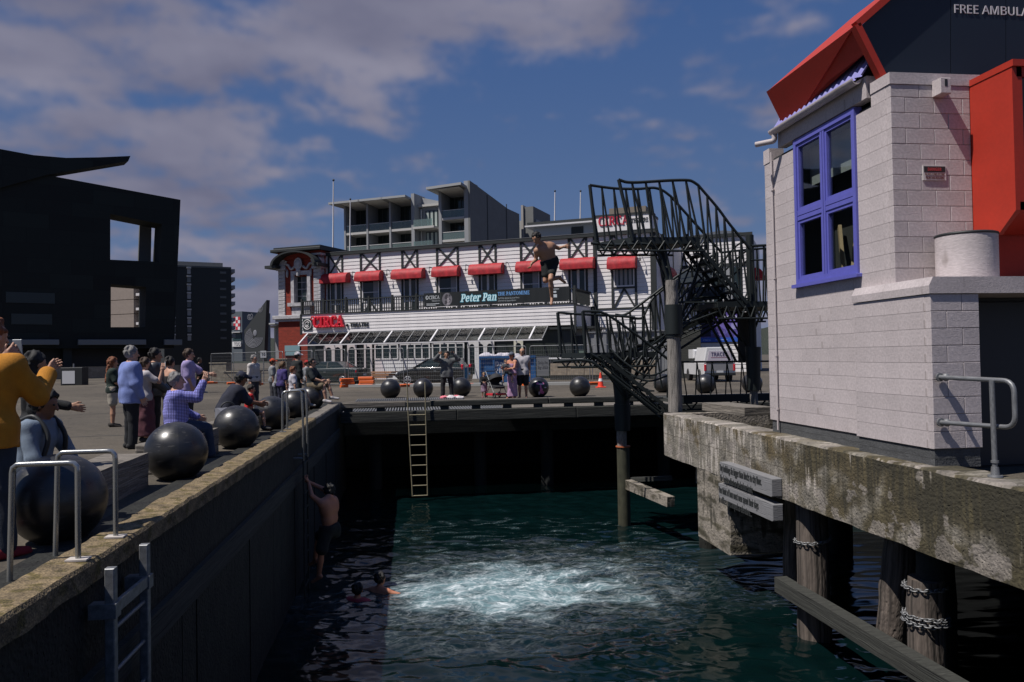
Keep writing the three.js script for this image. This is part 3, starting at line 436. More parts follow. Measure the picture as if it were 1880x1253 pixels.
  const bay = mesh('bay_window', [uvm(gp), bxAt(bx - 0.01, bx + 2.5, top1 - 0.02, top1 + 0.06, ZF, bn + 0.03), bxAt(bx + 0.06, bx + 2.5, nb.y, nb.y + 0.1, bn - 0.06, bn), bxAt(bx + 0.06, bx + 2.5, top1 - 0.14, top1 - 0.02, bn - 0.06, bn), bxAt(bx + 0.06, bx + 0.13, nb.y, top1, bn - 0.06, bn)], red, b);
  mesh('pane', bxAt(bx + 0.13, bx + 2.5, nb.y + 0.1, top1 - 0.14, bn - 0.05, bn - 0.03), M.glass, bay);
  mesh('bay_soffit', slab([V(bx + 0.06, nb.y, bn), V(bx + 0.06, low0 - 0.05, ZF + 0.05), V(bx + 2.5, low0 - 0.05, ZF + 0.05), V(bx + 2.5, nb.y, bn)], 0.03), red, b);
  mesh('red_wall', bxAt(BXX + 0.06, 10, 2.2, 4.6, ZF - 0.1, ZF - 0.01), red, b);
  // fittings
  const lb = onZ(1721, 165, ZF); mesh('wall_light', [bxAt(lb.x - 0.075, lb.x + 0.075, lb.y - 0.1, lb.y + 0.1, ZF, ZF + 0.17, 0.008)], PW[2], b); mesh('light_slot', bxAt(lb.x - 0.015, lb.x + 0.02, lb.y - 0.01, lb.y + 0.08, ZF + 0.165, ZF + 0.173), M.black, b);
  const sg = onZ(1715, 318, ZF), sgn = mesh('danger_sign', bxAt(sg.x - 0.16, sg.x + 0.16, sg.y - 0.095, sg.y + 0.095, ZF + 0.001, ZF + 0.015), mat(0.55, 0.52, 0.5, 0.5), b);
  mesh('sign_header', bxAt(sg.x - 0.148, sg.x + 0.148, sg.y + 0.008, sg.y + 0.083, ZF + 0.016, ZF + 0.018), M.black, sgn);
  const tl = (s, sz, w, y, m) => { const g = fitText(s, sz, w, 0.002, font); g.translate(sg.x - w / 2, sg.y + y, ZF + 0.0185); mesh('lettering', g, m, sgn); };
  tl('DANGER', 0.042, 0.19, 0.024, mat(0.42, 0.05, 0.05, 0.5)); tl('DO NOT CLIMB OR JUMP', 0.032, 0.27, -0.034, mat(0.12, 0.03, 0.03, 0.5)); tl('FROM THIS BUILDING', 0.032, 0.255, -0.078, mat(0.12, 0.03, 0.03, 0.5));
  const cy = onZ(1775, 470, -8.95); mesh('round_vent', [new THREE.CylinderGeometry(0.345, 0.345, 0.56, 40, 1).translate(cy.x, 2.48, -8.95)], PW[2], b); mesh('vent_rim', new THREE.TorusGeometry(0.335, 0.02, 8, 40).rotateX(Math.PI / 2).translate(cy.x, 2.76, -8.95), M.black, b);
}
{ // pipe handrail by the doorway
  const t = thing('pipe_handrail', 'galvanised pipe handrail bolted to the white block corner by the doorway', 'handrail');
  const base = onY(1828, 876, 0.0), tp = (x, y, z) => onZ(x, y, z);
  const a = tp(1726, 693, -8.42), e = tp(1728, 776, -8.42);
  mesh('rail', pipe([a, tp(1862, 700, -7.45), tp(1865, 786, -7.45), e], 0.026, 0.13, 12), M.galv, t);
  mesh('post', bar(V(base.x, 0, base.z), V(base.x - 0.01, tp(1825, 699, base.z).y, base.z), 0.027, 12), M.galv, t);
  for (const p of [a, e]) mesh('mount', [new THREE.SphereGeometry(0.045, 14, 10).translate(p.x + 0.04, p.y, p.z + 0.05), new THREE.CylinderGeometry(0.05, 0.05, 0.02, 14).rotateX(Math.PI / 2).translate(p.x, p.y, p.z)], M.galv, t);
  mesh('base_flange', [new THREE.CylinderGeometry(0.07, 0.075, 0.02, 16).translate(base.x, 0.01, base.z), new THREE.CylinderGeometry(0.036, 0.045, 0.09, 14).translate(base.x, 0.06, base.z)], M.galv, t); mesh('collar', new THREE.CylinderGeometry(0.038, 0.038, 0.025, 14).translate(base.x, 0.16, base.z), M.galv, t);
}
// ================================================================ theatre
{
  const dv = ray(-2800, 717).setY(0).normalize(), U = dv.clone().negate(), N = V(-U.z, 0, U.x); if (N.z < 0) N.negate();
  const P0 = onZ(880, 650, -55).setY(0);
  const th = thing('theatre', 'white boarded two-storey theatre with black timbers, red awnings and brick corner tower', 'theatre', P0, Math.atan2(-U.z, U.x));
  const fl = (x, y, off = 0) => { const p = onPl(x, y, P0.clone().addScaledVector(N, off), N).sub(P0); return [p.dot(U), p.y]; };
  const fx = (x, off = 0, y = 500) => fl(x, y, off)[0];
  const Bk = (x0, x1, y0, y1, z0, z1, c = 0) => bxAt(x0, x1, y0, y1, z0, z1, c);
  const OFF = -4.0, RY = fl(953, 442, OFF)[1], DY = 4.85, FB = -0.15;
  const boardM = [0.86, 0.80, 0.83].map(k => new THREE.MeshStandardMaterial({ color: S(k, k * 0.962, k * 0.955), map: rep(T.soft, 0.3, 0.5), roughness: 0.65 }));
  const blk = mat(0.018, 0.022, 0.022, 0.6);
  const bshape = (h, d = 0.032) => [[0, 0], [d, 0], [0.006, h], [0, h]]; // weatherboard section, thick at its lower edge
  const bcache = {};
  const board = (x0, x1, y, h, z, parent = th) => { const k = (x1 - x0).toFixed(2) + '_' + h.toFixed(3); if (!bcache[k]) { const L = x1 - x0, s = new THREE.Shape(bshape(h).map(p => new THREE.Vector2(p[0], p[1]))); const g = new THREE.ExtrudeGeometry(s, { depth: L, bevelEnabled: false }); g.rotateY(-Math.PI / 2); g.translate(L, 0, 0); g.rotateY(0); bcache[k] = uvm(g); }
    const m = mesh('weatherboard', bcache[k], boardM[Math.floor(rnd() * 3)], parent); m.position.set(x0, y, z); m.rotation.y = 0; return m; };
  const boards = (x0, x1, y0, y1, z, h = 0.285) => { const n = Math.max(1, Math.round((y1 - y0) / h)), hh = (y1 - y0) / n; for (let i = 0; i < n; i++) board(x0, x1, y0 + i * hh, hh - 0.010, z); };
  // core volumes (dark, behind the boards)
  const UL = fx(597, OFF, 470), UR = fx(1203, OFF, 450), RD = -16;
  mesh('core_wall', [Bk(UL, UR, FB, RY, RD, OFF - 0.02), Bk(-14.6, 6.9, FB, DY - 0.02, OFF - 0.02, -0.9)], blk, th);
  // upper wall: bays of black posts with crosses
  const bays = [[602, 630, 'd'], [661, 699, 'w'], [737, 768, 'd'], [801, 842.5, 'w'], [879, 912, 'd'], [955, 994, 'w'], [1043.5, 1079, 'd']].map(([a, b, k]) => [fx(a, OFF, 480), fx(b, OFF, 480), k]);
  const AWT = fl(720, 497, OFF)[1] + 0.05, AWB = AWT - 0.85, pw = 0.16;
  let xl = UL;
  const post = (x0, x1, y0, y1, z = OFF) => mesh('black_post', Bk(x0, x1, y0, y1, z, z + 0.07), blk, th);
  const glassM = M.glass;
  for (const [a, b, k] of bays) {
    boards(xl, a, DY, RY - 0.12, OFF); xl = b;
    post(a, a + pw, DY, RY - 0.02); post(b - pw, b, DY, RY - 0.02);
    const y0 = AWT - 0.25, y1 = RY - 0.12; boards(a + pw, b - pw, y0, y1, OFF - 0.01);
    mesh('cross_brace', [beam(V(a + pw, y1, OFF + 0.045), V(b - pw, AWT - 0.05, OFF + 0.045), 0.13, 0.05, V(0, 0, 1))], blk, th); mesh('cross_brace', [beam(V(b - pw, y1, OFF + 0.041), V(a + pw, AWT - 0.05, OFF + 0.041), 0.13, 0.04, V(0, 0, 1))], blk, th);
    const i0 = a + pw, i1 = b - pw;
    if (k === 'd') { // glazed double doors
      const n = 2, w = (i1 - i0) / n; for (let i = 0; i < n; i++) { const d = mesh('door', [Bk(i0 + i * w, i0 + i * w + 0.09, DY, AWB + 0.4, OFF - 0.02, OFF + 0.03), Bk(i0 + (i + 1) * w - 0.09, i0 + (i + 1) * w, DY, AWB + 0.4, OFF - 0.02, OFF + 0.03), Bk(i0 + i * w + 0.09, i0 + (i + 1) * w - 0.09, DY, DY + 0.12, OFF - 0.02, OFF + 0.03), Bk(i0 + i * w + 0.09, i0 + (i + 1) * w - 0.09, DY + 0.95, DY + 1.05, OFF - 0.02, OFF + 0.03)], boardM[1], th); mesh('pane', Bk(i0 + i * w + 0.09, i0 + (i + 1) * w - 0.09, DY + 0.12, AWB + 0.4, OFF - 0.015, OFF - 0.005), glassM, d); }
    } else { const ws = DY + 1.05; const f = mesh('window', [Bk(i0, i1, ws, ws + 0.1, OFF, OFF + 0.05), Bk(i0, i0 + 0.1, ws + 0.1, AWB + 0.3, OFF, OFF + 0.05), Bk(i1 - 0.1, i1, ws + 0.1, AWB + 0.3, OFF, OFF + 0.05), Bk(i0 + 0.1, i1 - 0.1, ws + 0.75, ws + 0.81, OFF, OFF + 0.045), Bk(i0 + 0.1, i1 - 0.1, AWB + 0.16, AWB + 0.3, OFF, OFF + 0.05)], boardM[1], th); mesh('pane', Bk(i0 + 0.1, i1 - 0.1, ws + 0.1, AWB + 0.2, OFF - 0.01, OFF + 0.005), glassM, f); mesh('curtain', Bk(i1 - 0.55, i1 - 0.14, ws + 0.1, AWB + 0.2, OFF + 0.006, OFF + 0.012), mat(0.3, 0.3, 0.32, 0.9), f);
      boards(i0, i1, DY, ws, OFF - 0.02); const xm = (i0 + i1) / 2; mesh('chevron_brace', beam(V(i0, DY, OFF + 0.045), V(xm, ws, OFF + 0.045), 0.13, 0.05, V(0, 0, 1)), blk, th); mesh('chevron_brace', beam(V(i1, DY, OFF + 0.041), V(xm, ws, OFF + 0.041), 0.13, 0.04, V(0, 0, 1)), blk, th); }
  }
  const cornerX = fx(1093, OFF, 480); boards(xl, cornerX, DY, RY - 0.12, OFF); post(cornerX - 0.14, cornerX + 0.12, 2.6, RY);
  // right-hand bay beyond the deck
  { const a = fx(1122, OFF, 480), b = fx(1169, OFF, 480), wy1 = fl(1140, 494, OFF)[1], wy0 = fl(1140, 527, OFF)[1], sy = fl(1140, 565, OFF)[1];
    boards(cornerX + 0.12, a, 2.7, RY - 0.12, OFF); boards(b, UR, 2.7, RY - 0.12, OFF); boards(a, b, 2.7, sy, OFF);
    post(a, a + pw, sy, RY - 0.02); post(b - pw, b, sy, RY - 0.02); mesh('black_rail', Bk(cornerX + 0.13, UR, sy - 0.12, sy, OFF, OFF + 0.065), blk, th); mesh('black_rail', Bk(a + pw, b - pw, wy0 - 0.12, wy0, OFF, OFF + 0.065), blk, th);
    boards(a + pw, b - pw, sy, wy0 - 0.12, OFF - 0.02); const xm = (a + b) / 2; mesh('chevron_brace', beam(V(a + pw, sy, OFF + 0.04), V(xm, wy0 - 0.12, OFF + 0.04), 0.13, 0.05, V(0, 0, 1)), blk, th); mesh('chevron_brace', beam(V(b - pw, sy, OFF + 0.037), V(xm, wy0 - 0.12, OFF + 0.037), 0.13, 0.04, V(0, 0, 1)), blk, th);
    const f = mesh('window', [Bk(a + pw, b - pw, wy0, wy0 + 0.1, OFF, OFF + 0.05), Bk(a + pw, a + pw + 0.1, wy0 + 0.1, wy1 + 0.3, OFF, OFF + 0.05), Bk(b - pw - 0.1, b - pw, wy0 + 0.1, wy1 + 0.3, OFF, OFF + 0.05)], boardM[1], th); mesh('pane', Bk(a + pw + 0.1, b - pw - 0.1, wy0 + 0.1, wy1 + 0.3, OFF - 0.01, OFF + 0.005), glassM, f); for (let i = 0; i < 4; i++) mesh('curtain', Bk(lerp(a + pw + 0.12, b - pw - 0.12, i / 4) + 0.03, lerp(a + pw + 0.12, b - pw - 0.12, (i + 1) / 4) - 0.1, wy0 + 0.1, wy1 + 0.3, OFF + 0.006, OFF + 0.012), mat(0.3, 0.3, 0.31, 0.9), f);
    boards(a + pw, b - pw, wy1 + 0.3, RY - 0.12, OFF - 0.01);
    mesh('cross_brace', beam(V(a + pw, RY - 0.12, OFF + 0.045), V(b - pw, AWT, OFF + 0.045), 0.13, 0.05, V(0, 0, 1)), blk, th); mesh('cross_brace', beam(V(b - pw, RY - 0.12, OFF + 0.041), V(a + pw, AWT, OFF + 0.041), 0.13, 0.04, V(0, 0, 1)), blk, th);
    post(UR - 0.35, UR + 0.05, 2.6, RY); }
  mesh('gutter', Bk(UL - 0.1, UR + 0.2, RY - 0.12, RY + 0.12, OFF - 0.1, OFF + 0.18), blk, th);
  mesh('gutter_lip', Bk(UL - 0.1, UR + 0.2, RY + 0.122, RY + 0.15, OFF + 0.02, OFF + 0.2), M.galv, th);
  // hipped iron roofs behind the gutter
  const hip = (x0, x1, z0, z1, y0, y1, name = 'roof') => { const r = Math.min((x1 - x0), (z0 - z1)) / 2.2, a = V(x0, y0, z0), b = V(x1, y0, z0), c = V(x1, y0, z1), d = V(x0, y0, z1), e = V(x0 + r, y1, (z0 + z1) / 2), f = V(x1 - r, y1, (z0 + z1) / 2), g = [quad(a, b, f, e), quad(c, d, e, f)]; const tri = (p, q, s) => { const t = new THREE.BufferGeometry(); t.setAttribute('position', new THREE.Float32BufferAttribute([p, q, s].flatMap(v => [v.x, v.y, v.z]), 3)); t.computeVertexNormals(); return uvm(t); }; return mesh(name, [...g, tri(b, c, f), tri(d, a, e)], mat(0.045, 0.05, 0.055, 0.6), th); };
  hip(UL, -2.5, OFF - 0.1, -13, RY + 0.1, RY + 0.75); hip(-2.4, 5.3, OFF - 0.1, -14, RY + 0.1, RY + 0.95); hip(5.4, UR, OFF - 0.1, -14, RY + 0.08, RY + 0.6);
  // awnings: quarter-round canvas hoods
  const awn = (a, b, y0, y1, z, name = 'awning') => { const L = b - a, h = y1 - y0, s = new THREE.Shape(); s.moveTo(0, 0); s.lineTo(0.75, 0); s.lineTo(0.75, h * 0.30); s.absellipse(0.15, h * 0.30, 0.60, h * 0.70, 0, Math.PI / 2, false); s.lineTo(0, h); s.closePath(); const n = Math.max(2, Math.round(L / 0.8)), g = new THREE.ExtrudeGeometry(s, { depth: L, steps: n * 4, bevelEnabled: false, curveSegments: 8 }); g.rotateY(-Math.PI / 2); g.translate(b, 0, 0); const p = g.attributes.position; for (let i = 0; i < p.count; i++) { const x = p.getX(i), t = ((x - a) / L * n) % 1, sag = 0.03 * Math.sin(Math.PI * Math.min(1, Math.abs(t))); if (p.getZ(i) > 0.05) p.setZ(i, p.getZ(i) - sag - 0.015 * noise(x * 2, p.getY(i) * 4, a)); } g.translate(0, y0, z + 0.072); const q = toCreasedNormals(g, 0.5); return mesh(name, uvm(q), M.red, th); };
  for (const [a, b, yt] of [[588, 639, 505], [652, 700, 501], [719, 777.5, 497], [793.5, 842.5, 492], [861, 923, 488], [947.5, 998, 483], [1028.5, 1091, 476]]) awn(fx(a, OFF + 0.6, 500), fx(b, OFF + 0.4, 500), AWB + 0.02, AWT, OFF);
  { const y1 = fl(1140, 470, OFF + 0.5)[1]; awn(fx(1115, OFF + 0.6, 480), fx(1168, OFF + 0.4, 480), y1 - 0.9, y1, OFF); }
  for (const px of [648, 711, 789, 856, 930, 1022, 1176]) { const x = fx(px, OFF + 0.3, 490); mesh('lamp_bracket', [bar(V(x, AWT, OFF), V(x, AWT, OFF + 0.4), 0.02, 6), bar(V(x, AWT, OFF + 0.4), V(x, AWT - 0.35, OFF + 0.4), 0.02, 6)], blk, th); mesh('wall_lamp', bar(V(x, AWT - 0.5, OFF + 0.4), V(x, AWT - 0.3, OFF + 0.4), 0.07, 8, 0.04), blk, th); }
  // deck with boarded front
  const DL = fl(552, 600)[0], DR = 7.03; mesh('deck_floor', Bk(DL, DR, DY - 0.15, DY - 0.02, OFF, -0.03), blk, th); boards(DL + 0.1, DR - 0.1, 3.42, DY - 0.02, -0.03, 0.24);
  mesh('deck_side', Bk(DR - 0.08, DR, 3.3, DY - 0.02, OFF + 0.08, -0.03), boardM[1], th); mesh('deck_corner', Bk(DR - 0.1, DR + 0.06, 2.9, DY, -0.05, 0.04), blk, th); mesh('deck_corner', Bk(DL - 0.06, DL + 0.1, 3.3, DY, -0.05, 0.04), blk, th); mesh('deck_cap', Bk(DL, DR + 0.08, DY - 0.02, DY + 0.05, -0.12, 0.06), blk, th);
  // balustrade
  const rail = (x0, x1) => { const gs = []; for (let x = x0 + 0.12; x < x1 - 0.05; x += 0.19) gs.push(Bk(x, x + 0.075, DY + 0.05, DY + 0.98, -0.06, -0.02)); const m = mesh('balusters', gs, blk, th); m.userData.kind = 'stuff'; mesh('hand_rail', Bk(x0, x1, DY + 0.96, DY + 1.04, -0.09, 0.02), blk, th); mesh('foot_rail', Bk(x0, x1, DY + 0.17, DY + 0.22, -0.065, -0.015), blk, th); mesh('rail_post', Bk(x0 - 0.07, x0 + 0.07, DY + 0.05, DY + 1.18, -0.1, 0.04), blk, th); };
  const nb = 11; for (let i = 0; i < nb; i++) rail(lerp(DL + 0.1, DR - 0.05, i / nb), lerp(DL + 0.1, DR - 0.05, (i + 1) / nb));
  { const gs = []; for (let z = OFF + 0.2; z < -0.2; z += 0.16) gs.push(Bk(DR - 0.06, DR - 0.02, DY + 0.05, DY + 0.98, z, z + 0.05)); const m = mesh('balusters', gs, blk, th); m.userData.kind = 'stuff'; mesh('hand_rail', Bk(DR - 0.09, DR + 0.02, DY + 0.96, DY + 1.04, OFF, -0.09), blk, th); mesh('rail_post', Bk(DR - 0.1, DR + 0.04, DY + 0.05, DY + 1.2, -0.1, 0.04), blk, th); }
  // glass canopy
  const CL = fl(592, 612)[0] - 1.3, CR = 5.1, cy0 = 3.36, cy1 = 2.52, cz = 1.25, np = 21;
  const canM = [[0.80, 0.83, 0.83], [0.82, 0.76, 0.76], [0.80, 0.82, 0.66]].map(c => new THREE.MeshPhysicalMaterial({ color: S(...c), transmission: 1, thickness: 0, roughness: 0.08, ior: 1.5 })); const fr = mat(0.62, 0.61, 0.62, 0.5); mesh('canopy_eave', Bk(CL, CR, cy1 - 0.1, cy1 - 0.02, cz - 0.05, cz + 0.05), fr, th); mesh('canopy_head', Bk(CL, CR, cy0 - 0.04, cy0 + 0.04, 0.0, 0.07), M.galv, th);
  for (let i = 0; i <= np; i++) { const x = lerp(CL, CR, i / np), main = i % 4 === 0; mesh('canopy_rafter', beam(V(x, cy0, 0.05), V(x, cy1, cz), main ? 0.11 : 0.055, 0.09), main ? fr : M.galv, th);
    if (i < np) { const x1 = lerp(CL, CR, (i + 1) / np); mesh('canopy_pane', quad(V(x + 0.05, cy1 + 0.01, cz - 0.03), V(x1 - 0.05, cy1 + 0.01, cz - 0.03), V(x1 - 0.05, cy0, 0.07), V(x + 0.05, cy0, 0.07)), canM[i > 16 ? 2 : i < 6 ? 1 : 0], th); } }
  mesh('canopy_post', [bar(V(CL + 1.1, FB, cz - 0.1), V(CL + 1.1, cy1, cz - 0.1), 0.05, 8)], M.galv, th);
  // ground floor: glazed shopfront
  const GZ0 = -0.3, gdoor = (a, b, y1, n, open) => { const x0 = fx(a, GZ0, 650), x1 = fx(b, GZ0, 650), w = (x1 - x0) / n; for (let i = 0; i < n; i++) { const s = new THREE.Shape(), p = x0 + i * w, q = p + w; s.moveTo(p, FB); s.lineTo(q, FB); s.lineTo(q, y1); s.lineTo(p, y1); s.closePath(); const h = new THREE.Path(), r = w / 2 - 0.14; h.moveTo(p + 0.14, FB + 0.3); h.lineTo(q - 0.14, FB + 0.3); h.lineTo(q - 0.14, y1 - r - 0.2); h.absarc((p + q) / 2, y1 - r - 0.2, r, 0, Math.PI, false); h.lineTo(p + 0.14, FB + 0.3); s.holes.push(h); const g = new THREE.ExtrudeGeometry(s, { depth: 0.06, bevelEnabled: false, curveSegments: 8 }); g.translate(0, 0, GZ0); const d = mesh('arched_door', uvm(g), boardM[1], th); mesh('pane', Bk(p + 0.1, q - 0.1, FB + 0.2, y1 - 0.1, GZ0 - 0.02, GZ0 - 0.01), glassM, d); } };
  mesh('shopfront_back', Bk(DL + 0.3, DR - 0.3, FB, 3.3, GZ0 - 0.2, GZ0 - 0.1), mat(0.02, 0.026, 0.026, 0.4), th);
  gdoor(595.5, 629, 2.5, 2); gdoor(638, 655, 2.5, 1); gdoor(669, 683.5, 2.5, 1); gdoor(859, 908, 2.5, 3); gdoor(944, 961, 2.5, 1);
  mesh('white_pier', Bk(fx(873.5, GZ0, 650), fx(880.5, GZ0, 650), FB, 2.5, GZ0 + 0.065, GZ0 + 0.14), boardM[0], th);
  const wrow = (a, b, n) => { const x0 = fx(a, GZ0, 650), x1 = fx(b, GZ0, 650), y0 = fl(a, 661, GZ0)[1], y1 = 2.42; const f = mesh('window', [Bk(x0, x1, y1 - 0.08, y1, GZ0, GZ0 + 0.06), Bk(x0, x1, y0, y0 + 0.1, GZ0, GZ0 + 0.07), ...[...Array(n + 1).keys()].map(i => { const x = lerp(x0 + 0.05, x1 - 0.05, i / n); return Bk(x - 0.055, x + 0.055, y0 + 0.1, y1 - 0.08, GZ0, GZ0 + 0.06); })], boardM[1], th); for (let i = 0; i < n; i++) mesh('pane', Bk(lerp(x0 + 0.05, x1 - 0.05, i / n) + 0.055, lerp(x0 + 0.05, x1 - 0.05, (i + 1) / n) - 0.055, y0 + 0.1, y1 - 0.08, GZ0 - 0.01, GZ0 + 0.01), glassM, f); return [x0, x1, y0]; };
  const r1 = wrow(688, 731.5, 3); wrow(734, 790, 4); const r3 = wrow(793.5, 853, 4); boards(r1[0], r3[1], FB, r1[2], GZ0, 0.28);
  mesh('plank_stack', [0, 1, 2].map(i => Bk(-7.6 + i * 0.35, -5.2 + i * 0.2, 0.05 + i * 0.16, 0.17 + i * 0.16, 3 - i * 0.05, 3.9)), mat(0.30, 0.15, 0.075, 0.8), th);
  // signs
  { const sx = fx(562, 0.02, 598), lb = (n, g, m, x, y, z) => { g.translate(x, y, z); return mesh(n, g, m, th); };
    const a = fl(553.5, 608), b = fl(573, 585), pl = mesh('logo_panel', Bk(a[0] + 0.15, b[0], a[1] + 0.02, b[1], 0.005, 0.05), mat(0.012, 0.03, 0.028, 0.5), th);
    const cx = (a[0] + 0.15 + b[0]) / 2, cyy = (a[1] + b[1]) / 2; mesh('logo_ring', [new THREE.TorusGeometry(0.36, 0.035, 6, 28).translate(cx, cyy, 0.055), new THREE.TorusGeometry(0.2, 0.035, 6, 20, 4.9).rotateZ(0.7).translate(cx, cyy, 0.055), new THREE.TorusGeometry(0.09, 0.03, 6, 14, 4.2).rotateZ(3).translate(cx, cyy, 0.055)], boardM[1], pl);
    const x0 = fl(577, 600)[0], x1 = fl(634, 600)[0], g = new TextGeometry('CIRCA', { font: fontS, size: 0.8, depth: 0.16, curveSegments: 3, bevelEnabled: true, bevelSize: 0.045, bevelThickness: 0.02, bevelSegments: 1 }); g.computeBoundingBox(); g.translate(-g.boundingBox.min.x, 0, 0); g.scale((x1 - x0) / (g.boundingBox.max.x - g.boundingBox.min.x), 1, 1);
    lb('sign_letters', g, mat(0.62, 0.012, 0.03, 0.45), x0, fl(600, 601)[1], 0.06); mesh('letter_flourish', [new THREE.TorusGeometry(0.13, 0.05, 6, 14, 4.5).translate(x0 - 0.06, fl(600, 589)[1] + 0.2, 0.14)], mat(0.62, 0.012, 0.03, 0.45), th);
    const t0 = fl(643, 600)[0], t1 = fl(677, 600)[0]; lb('sign_letters', fitText('THEATRE', 0.32, t1 - t0, 0.05, fontS), blk, t0, fl(650, 600.5)[1], 0.01); mesh('letter_dot', new THREE.SphereGeometry(0.11, 10, 8).translate(t0 - 0.25, fl(650, 599)[1] + 0.08, 0.05), blk, th); }
  { // banner on the balustrade
    const a = fl(779, 572), b = fl(1046, 532), w = b[0] - a[0], h = 0.98, cv = document.createElement('canvas'); cv.width = 2048; cv.height = 160; const c = cv.getContext('2d');
    c.fillStyle = '#0a1216'; c.fillRect(0, 0, 2048, 160); c.fillStyle = '#d8dcde'; c.font = '54px serif'; c.fillText('CIRCA', 75, 70); c.font = '24px serif'; c.fillText('T H E A T R E', 120, 100); c.fillRect(40, 122, 190, 6); c.fillRect(40, 138, 140, 4);
    c.lineWidth = 5; c.strokeStyle = '#d8dcde'; c.beginPath(); c.arc(50, 52, 20, 0, 6.3); c.stroke(); c.beginPath(); c.arc(50, 52, 9, 0.4, 5); c.stroke();
    c.fillStyle = '#6d6a70'; c.beginPath(); c.arc(345, 80, 74, 0, 6.3); c.fill(); c.fillStyle = '#39363c'; for (let i = 0; i < 14; i++) { c.beginPath(); c.arc(345 + rr(-45, 45), 80 + rr(-45, 50), rr(6, 20), 0, 6.3); c.fill(); } c.fillStyle = '#9c969a'; for (let i = 0; i < 8; i++) { c.beginPath(); c.arc(345 + rr(-35, 35), 90 + rr(-45, 40), rr(5, 14), 0, 6.3); c.fill(); }
    c.font = 'italic bold 118px serif'; c.strokeStyle = '#3e96ad'; c.lineWidth = 12; c.strokeText('Peter Pan', 540, 116, 515); c.fillStyle = '#d4f0f2'; c.fillText('Peter Pan', 540, 116, 515);
    c.fillStyle = '#6fa8e6'; c.font = 'bold 56px serif'; c.fillText('THE PANTOMIME', 1075, 66, 440); c.fillStyle = '#b9c0c4'; c.font = '22px sans-serif'; c.fillText('By Pinky Agnew & Lorae Parry', 1080, 104); c.fillText('Directed by Susan Wilson', 1080, 132); c.fillRect(1790, 20, 120, 7); c.fillRect(1830, 44, 44, 20); c.fillRect(1826, 80, 56, 34);
    const t = new THREE.CanvasTexture(cv); t.colorSpace = THREE.SRGBColorSpace; const m = new THREE.MeshStandardMaterial({ map: t, roughness: 0.6 }); const ns = 40, gs = []; const y0 = DY + 0.18; const f = s => 0.05 + 0.02 * Math.sin(s * 31) + 0.012 * Math.sin(s * 83), sg = s => -0.03 * Math.abs(Math.sin(s * Math.PI * 9)) + (s > 0.96 ? (s - 0.96) * 3 : 0);
    for (let i = 0; i < ns; i++) { const s0 = i / ns, s1 = (i + 1) / ns, q = quad(V(a[0] + w * s0, y0 + sg(s0), f(s0)), V(a[0] + w * s1, y0 + sg(s1), f(s1)), V(a[0] + w * s1, y0 + h, f(s1)), V(a[0] + w * s0, y0 + h, f(s0))); q.setAttribute('uv', new THREE.Float32BufferAttribute([s0, 0, s1, 0, s1, 1, s0, 0, s1, 1, s0, 1], 2)); gs.push(q); }
    mesh('banner', gs, m, th); mesh('banner_hem', Bk(a[0], b[0], y0 - 0.05, y0 - 0.015, 0.045, 0.06), boardM[0], th); }
  // rooftop sign box and plant
  { const a = fl(1092, 427, OFF - 1), b = fl(1193, 393, OFF - 1); mesh('roof_sign', Bk(a[0], b[0], a[1], b[1] + 0.05, OFF - 4, OFF - 1), boardM[0], th); mesh('roof_sign_cap', Bk(a[0] - 0.05, b[0] + 0.05, b[1] + 0.05, b[1] + 0.2, OFF - 4, OFF - 0.95), blk, th);
    const g = fitText('CIRCA', 0.66, (b[0] - a[0]) * 0.56, 0.06, fontS); g.translate(a[0] + 0.3, a[1] + 0.42, OFF - 0.998); mesh('sign_letters', g, mat(0.45, 0.015, 0.04, 0.5), th); const g2 = fitText('THEATRE', 0.3, (b[0] - a[0]) * 0.30, 0.03, fontS); g2.translate(a[0] + (b[0] - a[0]) * 0.67, a[1] + 0.5, OFF - 0.998); mesh('sign_letters', g2, blk, th);
    const c = fl(1112, 400, OFF - 3), d = fl(1180, 373, OFF - 3); mesh('roof_plant', Bk(c[0], d[0], c[1] - 0.3, d[1], OFF - 8, OFF - 4.1), mat(0.20, 0.17, 0.135, 0.8), th);
    const e = fl(980, 428, OFF - 6), f = fl(1096, 409, OFF - 6); mesh('penthouse', Bk(e[0], f[0], RY, f[1], OFF - 11, OFF - 6), mat(0.36, 0.38, 0.39, 0.7), th); mesh('penthouse_roof', Bk(e[0] - 0.6, f[0] + 0.3, f[1], f[1] + 0.12, OFF - 12, OFF - 5.5), fr, th); mesh('penthouse_roof', Bk(e[0] - 0.5, f[0] + 0.2, f[1] + 0.122, f[1] + 0.4, OFF - 12, OFF - 5.8), blk, th); mesh('penthouse_door', Bk(e[0] + 3.2, e[0] + 4.2, RY, f[1] - 0.2, OFF - 6, OFF - 5.96), blk, th); }
  // brick corner tower
  { const fl0 = fl, TZ = -3.2; { } const flt = (x, y) => fl0(x, y, TZ); const tl = flt(511, 600)[0], trr = flt(589, 600)[0], z0 = TZ, top = flt(540, 463)[1], brickT = tex(256, 256, (u, v) => { const row = Math.floor(v * 12), uu = (u * 5 + (row % 2) * 0.5) % 1, vv = v * 12 % 1, j = (uu < 0.035 || vv < 0.12) ? 0.7 : 1, n = 0.88 + 0.2 * noise(Math.floor(u * 5 + (row % 2) * 0.5) * 3.7, row * 5.1) + 0.2 * tfbm(u, v, 40, 3, 2); return [0.60 * n * j, 0.23 * n * j, 0.155 * n * j]; });
    const brick = new THREE.MeshStandardMaterial({ map: rep(brickT, 0.8, 0.95), color: S(0.95, 0.8, 0.75), roughness: 0.85 }), stone = new THREE.MeshStandardMaterial({ color: S(0.72, 0.70, 0.72), map: rep(T.grain, 0.6, 0.6), roughness: 0.7 });
